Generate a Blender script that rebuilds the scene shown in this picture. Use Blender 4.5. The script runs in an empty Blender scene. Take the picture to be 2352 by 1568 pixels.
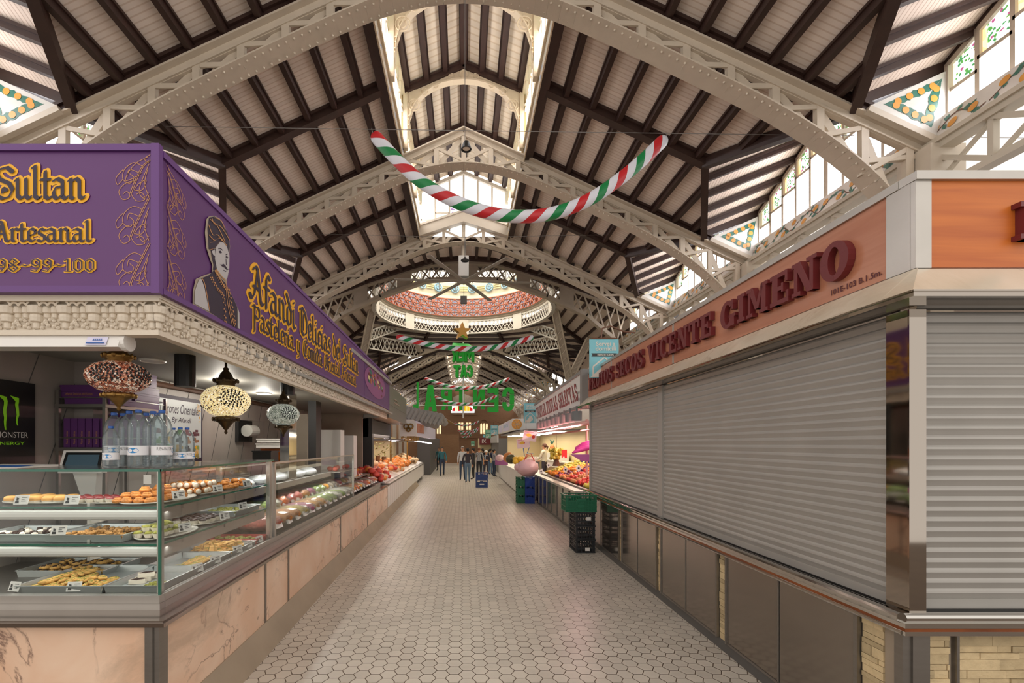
import bpy, bmesh, math, random
from mathutils import Vector, Matrix
random.seed(11)
SC = bpy.context.scene
COL = SC.collection
PI = math.pi
V = Vector
# ------------------------------------------------------------------ camera, sky, exposure
F, CX, HY, EYE = 1045.33, 1065.0, 1020.0, 1.9          # focal length in pixels, vanishing point, eye height
cam = bpy.data.cameras.new('camera'); camo = bpy.data.objects.new('camera', cam); COL.objects.link(camo)
cam.sensor_width = 36.0; cam.lens = 16.0
cam.shift_x = (1176 - CX) / 2352; cam.shift_y = (HY - 784) / 2352
cam.clip_end = 300
camo.location = (0, 0, EYE); camo.rotation_euler = (PI / 2, 0, 0)
SC.camera = camo
w = bpy.data.worlds.new('sky'); SC.world = w; w.use_nodes = True
bg = w.node_tree.nodes['Background']
bg.inputs[0].default_value = (1.0, 0.94, 0.875, 1); bg.inputs[1].default_value = 1.3
vs = SC.view_settings
vs.view_transform = 'Standard'; vs.look = 'None'; vs.exposure = 0.0; vs.gamma = 1.0; vs.use_curve_mapping = False
cy = SC.cycles
cy.max_bounces = 7; cy.diffuse_bounces = 3; cy.glossy_bounces = 3; cy.transmission_bounces = 6; cy.transparent_max_bounces = 40
cy.caustics_reflective = False; cy.caustics_refractive = False; cy.sample_clamp_indirect = 4.0
WIN = 9.0            # brightness of daylit window glass

def area(name, loc, rot, sx, sy, power, col=(1, 1, 1)):
    l = bpy.data.lights.new(name, 'AREA'); l.shape = 'RECTANGLE'; l.size = sx; l.size_y = sy; l.energy = power; l.color = col
    o = bpy.data.objects.new(name, l); COL.objects.link(o); o.location = loc; o.rotation_euler = rot
    return o
def point(name, loc, power, col=(1, 1, 1), r=.05):
    l = bpy.data.lights.new(name, 'POINT'); l.energy = power; l.color = col; l.shadow_soft_size = r
    o = bpy.data.objects.new(name, l); COL.objects.link(o); o.location = loc
    return o

# ------------------------------------------------------------------ pixels of the 2352x1568 frame to places in the hall
def at(px, py, Y): return V(((px - CX) * Y / F, Y, EYE + (HY - py) * Y / F))
def onz(px, py, Z):
    Y = (EYE - Z) * F / (py - HY)
    return V(((px - CX) * Y / F, Y, Z))
def lside(px, py, x0=1.78):                             # on the aisle face of the left stall
    Y = x0 / ((CX - px) / F - .018)
    return V((-(x0 + .018 * Y), Y, EYE + (HY - py) * Y / F))
def lx(x, Y): return -(x + .018 * (Y - 2.8))            # left stall lines drift slowly outward
def rx(x, Y): return x + .014 * (Y - 2.4)

# ------------------------------------------------------------------ materials
def lin(h):
    h = h.lstrip('#'); out = []
    for i in (0, 2, 4):
        c = int(h[i:i + 2], 16) / 255
        out.append(c / 12.92 if c <= .04045 else ((c + .055) / 1.055) ** 2.4)
    return (*out, 1.0)
MATS = {}
def nt(name):
    m = bpy.data.materials.new(name); m.use_nodes = True
    n = m.node_tree.nodes; return m, n, m.node_tree.links, n['Principled BSDF']
def M(key, col=None, rough=.5, metal=0., emit=0., ecol=None, var=0., vscale=6., bump=0., bscale=40., stretch=None, island=0., trans=0., spec=None):
    """plain material; var: noise darkening, island: per-piece tint, bump: fine relief"""
    if col is None: return MATS[key]
    if key in MATS: return MATS[key]
    m, N, L, P = nt(key); c = lin(col)
    P.inputs['Base Color'].default_value = c; P.inputs['Roughness'].default_value = rough; P.inputs['Metallic'].default_value = metal
    if spec is not None: P.inputs['Specular IOR Level'].default_value = spec
    if trans: P.inputs['Transmission Weight'].default_value = trans
    if emit:
        P.inputs['Emission Color'].default_value = lin(ecol or col); P.inputs['Emission Strength'].default_value = emit
    if var or bump:
        tc = N.new('ShaderNodeTexCoord'); mp = N.new('ShaderNodeMapping'); L.new(tc.outputs['Object'], mp.inputs[0])
        if stretch: mp.inputs['Scale'].default_value = stretch
    if var or island:
        hs = N.new('ShaderNodeHueSaturation'); hs.inputs['Color'].default_value = c
        last = None
        if var:
            no = N.new('ShaderNodeTexNoise'); no.inputs['Scale'].default_value = vscale; no.inputs['Detail'].default_value = 5
            L.new(mp.outputs[0], no.inputs['Vector'])
            mr = N.new('ShaderNodeMapRange'); mr.inputs[1].default_value = .25; mr.inputs[2].default_value = .75
            mr.inputs[3].default_value = 1 - var; mr.inputs[4].default_value = 1 + var; L.new(no.outputs[0], mr.inputs[0]); last = mr.outputs[0]
        if island:
            g = N.new('ShaderNodeNewGeometry'); mr2 = N.new('ShaderNodeMapRange'); mr2.inputs[3].default_value = 1 - island; mr2.inputs[4].default_value = 1 + island
            L.new(g.outputs['Random Per Island'], mr2.inputs[0])
            if last is not None:
                mu = N.new('ShaderNodeMath'); mu.operation = 'MULTIPLY'; L.new(last, mu.inputs[0]); L.new(mr2.outputs[0], mu.inputs[1]); last = mu.outputs[0]
            else: last = mr2.outputs[0]
        L.new(last, hs.inputs['Value']); L.new(hs.outputs[0], P.inputs['Base Color'])
    if bump:
        nb = N.new('ShaderNodeTexNoise'); nb.inputs['Scale'].default_value = bscale; nb.inputs['Detail'].default_value = 3; L.new(mp.outputs[0], nb.inputs['Vector'])
        b = N.new('ShaderNodeBump'); b.inputs['Strength'].default_value = bump; b.inputs['Distance'].default_value = .02
        L.new(nb.outputs[0], b.inputs['Height']); L.new(b.outputs[0], P.inputs['Normal'])
    MATS[key] = m; return m
def ramp(N, stops):
    r = N.new('ShaderNodeValToRGB'); e = r.color_ramp.elements
    while len(e) < len(stops): e.new(.5)
    for k, (p, c) in enumerate(stops): e[k].position = p; e[k].color = lin(c)
    return r
def planks(key, axis, col, step, dark):
    m, N, L, P = nt(key); tc = N.new('ShaderNodeTexCoord'); sx = N.new('ShaderNodeSeparateXYZ'); L.new(tc.outputs['Object'], sx.inputs[0])
    mu = N.new('ShaderNodeMath'); mu.operation = 'DIVIDE'; L.new(sx.outputs[axis], mu.inputs[0]); mu.inputs[1].default_value = step
    fr = N.new('ShaderNodeMath'); fr.operation = 'FRACT'; L.new(mu.outputs[0], fr.inputs[0])
    pp = N.new('ShaderNodeMath'); pp.operation = 'PINGPONG'; L.new(fr.outputs[0], pp.inputs[0]); pp.inputs[1].default_value = .5
    r = ramp(N, [(0, dark), (.07, dark), (.16, 'ffffff'), (1, 'ffffff')]); L.new(pp.outputs[0], r.inputs[0])
    fl = N.new('ShaderNodeMath'); fl.operation = 'FLOOR'; L.new(mu.outputs[0], fl.inputs[0])
    wn = N.new('ShaderNodeTexWhiteNoise'); wn.noise_dimensions = '1D'; L.new(fl.outputs[0], wn.inputs['W'])
    no = N.new('ShaderNodeTexNoise'); no.inputs['Scale'].default_value = 1.3; no.inputs['Detail'].default_value = 6; L.new(tc.outputs['Object'], no.inputs['Vector'])
    ad = N.new('ShaderNodeMath'); ad.operation = 'ADD'; L.new(wn.outputs[0], ad.inputs[0]); L.new(no.outputs[0], ad.inputs[1])
    mr = N.new('ShaderNodeMapRange'); mr.inputs[2].default_value = 1.8; mr.inputs[3].default_value = .92; mr.inputs[4].default_value = 1.06; L.new(ad.outputs[0], mr.inputs[0])
    hs = N.new('ShaderNodeHueSaturation'); hs.inputs['Color'].default_value = lin(col); L.new(mr.outputs[0], hs.inputs['Value'])
    mx = N.new('ShaderNodeMix'); mx.data_type = 'RGBA'; mx.blend_type = 'MULTIPLY'; mx.inputs[0].default_value = .8
    L.new(hs.outputs[0], mx.inputs[6]); L.new(r.outputs[0], mx.inputs[7]); L.new(mx.outputs[2], P.inputs['Base Color'])
    P.inputs['Roughness'].default_value = .75
    MATS[key] = m; return m
def marble(key, base, vein, patch, base2=None):
    m, N, L, P = nt(key); tc = N.new('ShaderNodeTexCoord')
    def noise(sc, loc, dist=0, rough=.5, det=8):
        mp = N.new('ShaderNodeMapping'); mp.inputs['Location'].default_value = loc; L.new(tc.outputs['Object'], mp.inputs[0])
        n = N.new('ShaderNodeTexNoise'); n.inputs['Scale'].default_value = sc; n.inputs['Detail'].default_value = det; n.inputs['Distortion'].default_value = dist; n.inputs['Roughness'].default_value = rough; L.new(mp.outputs[0], n.inputs['Vector']); return n.outputs[0]
    def mixc(f, a, b):
        mx = N.new('ShaderNodeMix'); mx.data_type = 'RGBA'; L.new(f, mx.inputs[0])
        for k, v in ((6, a), (7, b)):
            if isinstance(v, str): mx.inputs[k].default_value = lin(v)
            else: L.new(v, mx.inputs[k])
        return mx.outputs[2]
    def rp(f, stops): r = ramp(N, stops); L.new(f, r.inputs[0]); return r.outputs[0]
    body = mixc(rp(noise(2.2, (1, 2, 3), .5), [(.35, '000000'), (.65, 'ffffff')]), base, base2 or base)
    sb = N.new('ShaderNodeMath'); sb.operation = 'SUBTRACT'; sb.inputs[1].default_value = .5; L.new(noise(1.3, (5, 1, 8), .9, .55), sb.inputs[0])
    ab = N.new('ShaderNodeMath'); ab.operation = 'ABSOLUTE'; L.new(sb.outputs[0], ab.inputs[0])
    line = rp(ab.outputs[0], [(0, 'ffffff'), (.004, 'bbbbbb'), (.016, '000000'), (1, '000000')]); mask = rp(noise(.8, (2, 9, 4)), [(.44, '000000'), (.54, 'ffffff')])
    mu = N.new('ShaderNodeMath'); mu.operation = 'MULTIPLY'; L.new(line, mu.inputs[0]); L.new(mask, mu.inputs[1])
    c = mixc(mu.outputs[0], body, vein)
    c = mixc(rp(noise(.8, (3.1, 7.7, 1.3), 1.2, .68, 9), [(.53, '000000'), (.66, 'bbbbbb')]), c, patch)
    L.new(c, P.inputs['Base Color']); P.inputs['Roughness'].default_value = .22
    MATS[key] = m; return m
def wood(key, c0, c1, rot=(0, 0, 0), scale=(2, 2, 30), rough=.4):
    m, N, L, P = nt(key); tc = N.new('ShaderNodeTexCoord'); mp = N.new('ShaderNodeMapping'); mp.inputs['Scale'].default_value = scale; mp.inputs['Rotation'].default_value = rot
    L.new(tc.outputs['Object'], mp.inputs[0]); no = N.new('ShaderNodeTexNoise'); no.inputs['Scale'].default_value = 1.0; no.inputs['Detail'].default_value = 5; no.inputs['Distortion'].default_value = .6
    L.new(mp.outputs[0], no.inputs['Vector']); r = ramp(N, [(.3, c0), (.7, c1)]); L.new(no.outputs[0], r.inputs[0]); L.new(r.outputs[0], P.inputs['Base Color'])
    P.inputs['Roughness'].default_value = rough; MATS[key] = m; return m
def glass(key, tint='ffffff', refl=.5, rough=0.02, milk=0., milkcol='ffffff'):
    m, N, L, P = nt(key); N.remove(P); t = N.new('ShaderNodeBsdfTransparent'); t.inputs[0].default_value = lin(tint)
    g = N.new('ShaderNodeBsdfGlossy'); g.inputs['Roughness'].default_value = rough; fr = N.new('ShaderNodeLayerWeight'); fr.inputs[0].default_value = .25
    mu = N.new('ShaderNodeMath'); mu.operation = 'MULTIPLY'; L.new(fr.outputs['Fresnel'], mu.inputs[0]); mu.inputs[1].default_value = refl
    mx = N.new('ShaderNodeMixShader'); L.new(mu.outputs[0], mx.inputs[0]); L.new(t.outputs[0], mx.inputs[1]); L.new(g.outputs[0], mx.inputs[2])
    out = mx.outputs[0]
    if milk:
        d = N.new('ShaderNodeBsdfDiffuse'); d.inputs[0].default_value = lin(milkcol); m2 = N.new('ShaderNodeMixShader'); m2.inputs[0].default_value = milk
        L.new(out, m2.inputs[1]); L.new(d.outputs[0], m2.inputs[2]); out = m2.outputs[0]
    L.new(out, N['Material Output'].inputs[0]); MATS[key] = m; return m
def voro(key, cols, scale, rough=.3, emit=0., dist=True, edge=None):
    """mosaic of small pieces: coloured cells, dark grout"""
    m, N, L, P = nt(key); tc = N.new('ShaderNodeTexCoord'); v = N.new('ShaderNodeTexVoronoi'); v.inputs['Scale'].default_value = scale; L.new(tc.outputs['Object'], v.inputs['Vector'])
    s = N.new('ShaderNodeSeparateColor'); L.new(v.outputs['Color'], s.inputs[0]); r = ramp(N, cols); r.color_ramp.interpolation = 'CONSTANT'; L.new(s.outputs[0], r.inputs[0])
    out = r.outputs[0]
    if edge:
        v2 = N.new('ShaderNodeTexVoronoi'); v2.feature = 'DISTANCE_TO_EDGE'; v2.inputs['Scale'].default_value = scale; L.new(tc.outputs['Object'], v2.inputs['Vector'])
        r2 = ramp(N, [(0, edge), (.05, edge), (.09, 'ffffff'), (1, 'ffffff')]); L.new(v2.outputs[0], r2.inputs[0])
        mx = N.new('ShaderNodeMix'); mx.data_type = 'RGBA'; mx.blend_type = 'MULTIPLY'; mx.inputs[0].default_value = 1; L.new(out, mx.inputs[6]); L.new(r2.outputs[0], mx.inputs[7]); out = mx.outputs[2]
    L.new(out, P.inputs['Base Color']); P.inputs['Roughness'].default_value = rough
    if emit: L.new(out, P.inputs['Emission Color']); P.inputs['Emission Strength'].default_value = emit
    MATS[key] = m; return m

# ------------------------------------------------------------------ mesh kit
def hull2(pts):
    pts = sorted(set((round(p[0], 6), round(p[1], 6)) for p in pts))
    if len(pts) < 3: return pts
    def half(ps):
        h = []
        for p in ps:
            while len(h) > 1 and (h[-1][0] - h[-2][0]) * (p[1] - h[-2][1]) - (h[-1][1] - h[-2][1]) * (p[0] - h[-2][0]) <= 0: h.pop()
            h.append(p)
        return h
    a = half(pts); b = half(pts[::-1]); return a[:-1] + b[:-1]
class MB:
    def __init__(s): s.v = []; s.f = []; s.mi = []; s.sm = []; s.m = 0; s.smooth = False
    def add(s, vs, fs):
        b = len(s.v); s.v += [tuple(v) for v in vs]
        for f in fs: s.f.append([b + i for i in f]); s.mi.append(s.m); s.sm.append(s.smooth)
        return s
    def box(s, x0, x1, y0, y1, z0, z1):
        return s.add([(x0, y0, z0), (x1, y0, z0), (x1, y1, z0), (x0, y1, z0), (x0, y0, z1), (x1, y0, z1), (x1, y1, z1), (x0, y1, z1)],
                     [(0, 3, 2, 1), (4, 5, 6, 7), (0, 1, 5, 4), (1, 2, 6, 5), (2, 3, 7, 6), (3, 0, 4, 7)])
    def hexa(s, p): return s.add(p, [(0, 3, 2, 1), (4, 5, 6, 7), (0, 1, 5, 4), (1, 2, 6, 5), (2, 3, 7, 6), (3, 0, 4, 7)])
    def beam(s, p, q, w, h, up=(0, 0, 1), e=0):
        p, q = V(p), V(q); d = (q - p).normalized(); up = V(up)
        if abs(d.dot(up)) > .98: up = V((0, 1, 0))
        a = d.cross(up).normalized() * w / 2; b = a.cross(d).normalized() * h / 2; p = p - d * e; q = q + d * e
        return s.hexa([p - a - b, p + a - b, q + a - b, q - a - b, p - a + b, p + a + b, q + a + b, q - a + b])
    def ring(s, c, ax, r, n, ph=0):
        ax = V(ax).normalized(); u = ax.orthogonal().normalized(); w_ = ax.cross(u)
        return [V(c) + (u * math.cos(2 * PI * k / n + ph) + w_ * math.sin(2 * PI * k / n + ph)) * r for k in range(n)]
    def tube(s, pts, r, n=8, cap=True):
        pts = [V(p) for p in pts]; m = len(pts); rs = r if isinstance(r, (list, tuple)) else [r] * m; vs = []; t0 = (pts[1] - pts[0]).normalized(); u = t0.orthogonal().normalized()
        for i, p in enumerate(pts):
            t = (pts[min(i + 1, m - 1)] - pts[max(i - 1, 0)]).normalized(); u = (u - t * u.dot(t))
            u = u.normalized() if u.length > 1e-6 else t.orthogonal().normalized(); w_ = t.cross(u)
            vs += [p + (u * math.cos(2 * PI * k / n) + w_ * math.sin(2 * PI * k / n)) * rs[i] for k in range(n)]
        fs = [(i * n + k, i * n + (k + 1) % n, (i + 1) * n + (k + 1) % n, (i + 1) * n + k) for i in range(m - 1) for k in range(n)]
        if cap: fs += [tuple(range(n))[::-1], tuple((m - 1) * n + k for k in range(n))]
        return s.add(vs, fs)
    def lathe(s, prof, c=(0, 0, 0), n=24, sx=1, sy=1, bot=True, top=True):
        c = V(c); vs = []; m = len(prof)
        for r, z in prof: vs += [c + V((r * sx * math.cos(2 * PI * k / n), r * sy * math.sin(2 * PI * k / n), z)) for k in range(n)]
        fs = [(i * n + k, i * n + (k + 1) % n, (i + 1) * n + (k + 1) % n, (i + 1) * n + k) for i in range(m - 1) for k in range(n)]
        if bot: fs.append(tuple(range(n))[::-1])
        if top: fs.append(tuple((m - 1) * n + k for k in range(n)))
        return s.add(vs, fs)
    def ball(s, c, r, nu=12, nv=8, sc=(1, 1, 1), jit=0):
        c = V(c); vs = [c + V((0, 0, -r * sc[2]))]; fs = []
        for i in range(1, nv):
            a = PI * i / nv
            for k in range(nu):
                j = 1 + random.uniform(-jit, jit)
                vs.append(c + V((math.sin(a) * math.cos(2 * PI * k / nu) * sc[0], math.sin(a) * math.sin(2 * PI * k / nu) * sc[1], -math.cos(a) * sc[2])) * r * j)
        vs.append(c + V((0, 0, r * sc[2]))); t = len(vs) - 1
        for k in range(nu):
            fs.append((0, 1 + (k + 1) % nu, 1 + k)); fs.append((t, t - nu + k, t - nu + (k + 1) % nu))
        for i in range(nv - 2):
            for k in range(nu): a = 1 + i * nu; fs.append((a + k, a + (k + 1) % nu, a + nu + (k + 1) % nu, a + nu + k))
        return s.add(vs, fs)
    def torus(s, c, R, r, n=20, k=8, axis=(0, 0, 1), sz=1):
        ax = V(axis).normalized(); u = ax.orthogonal().normalized(); w_ = ax.cross(u); vs = []
        for i in range(n):
            d = u * math.cos(2 * PI * i / n) + w_ * math.sin(2 * PI * i / n)
            for j in range(k): vs.append(V(c) + d * (R + r * math.cos(2 * PI * j / k)) + ax * r * sz * math.sin(2 * PI * j / k))
        return s.add(vs, [(i * k + j, ((i + 1) % n) * k + j, ((i + 1) % n) * k + (j + 1) % k, i * k + (j + 1) % k) for i in range(n) for j in range(k)])
    def poly(s, pts): return s.add(pts, [tuple(range(len(pts)))])
    def prism(s, pts, d):
        """outline pushed along d"""
        n = len(pts); d = V(d); a = [V(p) for p in pts]; b = [p + d for p in a]
        return s.add(a + b, [tuple(range(n)), tuple(range(n, 2 * n))[::-1]] + [(k, n + k, n + (k + 1) % n, (k + 1) % n) for k in range(n)])
    def strip(s, A, B, closed=False):
        n = len(A); return s.add(list(A) + list(B), [(k, (k + 1) % n, n + (k + 1) % n, n + k) for k in range(n if closed else n - 1)])
    def flat(s, vs2, fs, o, ux, uy, depth=0):
        o, ux, uy = V(o), V(ux), V(uy); n = ux.cross(uy).normalized(); P = [o + ux * a + uy * b for a, b in vs2]; s.add([p + n * depth for p in P] if depth else P, fs)
        if depth:
            cnt = {}
            for f in fs:
                for i in range(len(f)):
                    e = (f[i], f[(i + 1) % len(f)]); cnt[e] = cnt.get(e, 0) + 1
            b = len(P); sides = [(e[0], e[1], e[1] + b, e[0] + b) for e in cnt if (e[1], e[0]) not in cnt]
            s.add(P + [p + n * depth for p in P], sides)
        return s
    def text(s, body, o, ux, uy, w=None, h=1., depth=0, bold=0., shear=0., center=False):
        """lettering: lower left corner o, unit directions ux and uy, height h, fitted to width w"""
        vs2, fs, W, Hh = glyphs(body, bold, shear); k = h / Hh; kw = (w / W) if w else k
        o = V(o) - (V(ux) * W * kw / 2 if center else V((0, 0, 0)))
        return s.flat(vs2, fs, o, V(ux) * kw, V(uy) * k, depth)
    def build(s, name, mats, parent=None):
        me = bpy.data.meshes.new(name); me.from_pydata(s.v, [], s.f)
        for m in (mats if isinstance(mats, (list, tuple)) else [mats]): me.materials.append(M(m) if isinstance(m, str) else m)
        me.polygons.foreach_set('material_index', s.mi); me.polygons.foreach_set('use_smooth', s.sm); me.update()
        return link(name, me, parent)
ORG = {}
def link(name, data, parent=None):
    o = bpy.data.objects.new(name, data); COL.objects.link(o)
    if parent is not None:
        o.parent = parent; o.location = -ORG.get(parent.name, V((0, 0, 0)))
    ORG[o.name] = V((0, 0, 0)); return o
_G = {}
def glyphs(body, bold, shear):
    k = (body, bold, shear)
    if k in _G: return _G[k]
    c = bpy.data.curves.new('g', 'FONT'); c.body = body; c.size = 1; c.offset = bold; c.shear = shear; c.fill_mode = 'FRONT'; c.resolution_u = 3; c.align_x = 'LEFT'
    o = bpy.data.objects.new('g', c); COL.objects.link(o); dg = bpy.context.evaluated_depsgraph_get(); dg.update()
    me = bpy.data.meshes.new_from_object(o.evaluated_get(dg)); vs = [(v.co.x, v.co.y) for v in me.vertices]; fs = [tuple(p.vertices) for p in me.polygons]
    bpy.data.objects.remove(o); bpy.data.curves.remove(c); bpy.data.meshes.remove(me)
    if not vs: vs = [(0, 0), (1, 0), (1, 1)]; fs = [(0, 1, 2)]
    x0 = min(v[0] for v in vs); x1 = max(v[0] for v in vs); y0 = min(v[1] for v in vs); y1 = max(v[1] for v in vs)
    _G[k] = ([(a - x0, b - y0) for a, b in vs], fs, max(x1 - x0, .01), max(y1 - y0, .01)); return _G[k]
def tag(o, label=None, cat=None, group=None, kind=None):
    if label: o['label'] = label
    if cat: o['category'] = cat
    if group: o['group'] = group
    if kind: o['kind'] = kind
    return o
def thing(name, label, cat, loc=(0, 0, 0), group=None):
    o = bpy.data.objects.new(name, None); COL.objects.link(o); o.location = loc; ORG[o.name] = V(loc); o.empty_display_size = .1
    return tag(o, label, cat, group)
def lthing(name, label, cat, loc=(0, 0, 0), group=None):
    """a thing whose parts are built around its own origin"""
    o = thing(name, label, cat, loc, group); ORG[o.name] = V((0, 0, 0)); return o
def struct(o): o['kind'] = 'structure'; return o
def kids(o): return [c for c in COL.objects if c.parent == o]
KID = {}
def dup(root, loc=None, rz=None, label=None, group=None, sc=None, rot=None):
    """a copy of a thing with copies of its parts and sub-parts"""
    if root.name not in KID: KID[root.name] = [(c, list(c.children)) for c in root.children]
    r = root.copy(); COL.objects.link(r)
    if loc is not None: r.location = loc
    if rz is not None: r.rotation_euler = (0, 0, rz)
    if rot is not None: r.rotation_euler = rot
    if sc is not None: r.scale = (sc, sc, sc) if not isinstance(sc, (tuple, list)) else sc
    if label: r['label'] = label
    if group: r['group'] = group
    for c, gs in KID[root.name]:
        d = c.copy(); COL.objects.link(d); d.parent = r
        for g in gs: e = g.copy(); COL.objects.link(e); e.parent = d
    return r

# ------------------------------------------------------------------ palette
M('cream', 'cfc3b2', .45, var=.05, vscale=3); M('cream_warm', 'd6c3a6', .5); M('trusspaint', 'cdbfac', .42, var=.05, vscale=4)
M('whitepaint', 'd9d4cb', .45); M('brown', '3a2620', .5, var=.18, vscale=5); planks('plank_y', 1, 'f3e4d6', .1, 'e6dcd2'); planks('plank_x', 0, 'e3d0c0', .085, 'd0c2b6'); planks('plank_l', 1, 'e2d2bb', .2, 'eae0d0')
M('white', 'e6e2dc', .4); M('black', '141313', .4); M('darkgrey', '2e2d2d', .5); M('grey', '85827f', .5); M('midgrey', '5d5b59', .5)
M('steel', 'bfbab3', .3, .7, var=.04); M('chrome', 'c9c6c1', .07, 1.); M('mirror', 'a39b92', .05, 1.); M('brushed', '8f8a84', .38, .85, var=.06, vscale=3, stretch=(1, 1, 14)); M('shutter', 'a9a59f', .42, .25, var=.07, vscale=2.5)
M('ledge', '9a9088', .16, 1.); M('panelsteel', '9b938a', .12, .9, var=.08, vscale=2)
M('purple', '5d2f6b', .42, var=.04, vscale=3); M('purple_trim', '63387a', .4); M('gold', 'f0ae1e', .5); M('goldline', 'c48a52', .5); M('letter_dark', '2a1c32', .5)
M('plaster', 'ddd0bd', .6, bump=.15, bscale=60); marble('peach', 'e6bd9f', '8d7163', 'a8907a', 'efd0b6'); marble('stonegrey', 'c9bba6', 'a08e78', 'b5a58e', 'd2c5b2')
wood('orangewood', 'b45a1e', 'd0742c', scale=(1.2, 1.2, 16)); wood('palewood', 'ae6f52', 'bd8165', scale=(1.2, 1.2, 16), rough=.3); wood('inlay', '6d3510', '8f4a1a', scale=(4, 4, 4))
M('maroon', '6b2326', .45); M('maroon_dark', '5a1d20', .4); M('sand', 'a59684', .6, var=.05)
glass('glass', 'fbfdfc', .3); glass('glass_edge', '7fb0a0', .5); glass('pet', 'f5f9fa', .8, .06, .07, 'd5e2e6'); glass('cover', 'f7faf8', .7, .1, .03); glass('film', 'fafafa', .7, .15, .06)
M('glassgreen', '2f6b58', .15); M('brass', '8a6a3a', .35, .9, var=.15, vscale=30); M('darkbrass', '4a3d2c', .35, .9)
M('pane', 'ffffff', .4, emit=WIN * 1.05, ecol='fbfaff'); M('pane_lantern', 'ffffff', .4, emit=WIN * .65, ecol='fbfaff'); M('pane_warm', 'fff3dc', .4, emit=WIN * .5); M('lampwhite', 'fffaf0', .4, emit=9.); M('led', 'fff4fb', .4, emit=14., ecol='fdeaf6')
M('lampwarm', 'ffe9c4', .4, emit=6.)
M('green_leaf', '2f6f60', .35, var=.25, vscale=9); M('orange_tile', 'dd9a3c', .35); M('brownvine', '6a4430', .5); M('tilewhite', 'dedad4', .2)
voro('stained', [(0, 'e9f2ea'), (.5, '4f8a44'), (.62, 'e8eef0'), (.74, '9b4a74'), (.8, 'f0e6c4'), (.9, '3f7f4c')], 26, emit=1.6)
voro('stained_edge', [(0, 'f3dfb0'), (.5, 'f0cf92'), (.8, 'f7ecc9')], 7, emit=1.4)
# ================================================================== THE HALL
EAVX, EAVZ, SL = 8.21, 7.06, .4645
def zr(x): return EAVZ + (EAVX - abs(x)) * SL           # top of the truss chords
def zb(x): return zr(x) + .22                           # boards
LX, LZ0, LZ1, LZ2 = 1.73, 10.32, 11.95, 12.7            # lantern: half width, foot, eave, ridge
# ---- floor
M('grout', '6a594a', .7, var=.2, vscale=3); M('tile', 'd2c8bb', .33, island=.07, var=.08, vscale=2.2)
mb = MB(); mb.box(-16, 16, -4, 76, -.1, -.0015)
fl = struct(mb.build('floor', 'grout'))
s = .0724; g = s - .003; mb = MB()
for i in range(int(-2.9 / (1.5 * s)), int(3.3 / (1.5 * s)) + 1):
    x = i * 1.5 * s + .03
    for j in range(int(2.4 / (s * 1.732)), int(36 / (s * 1.732))):
        y = (j + .5 * (i % 2)) * s * 1.732; gg = g - (.0012 if y < 4.5 else 0)
        h = random.uniform(-.0004, .0004)
        mb.poly([(x + gg * math.cos(k * PI / 3), y + gg * math.sin(k * PI / 3), h) for k in range(6)])
mb.build('hexagon_tiles', 'tile', fl)
mb = MB(); mb.box(-2.9, 3.3, 36, 70, -.001, .0); mb.build('paving', 'tile', fl)
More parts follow.
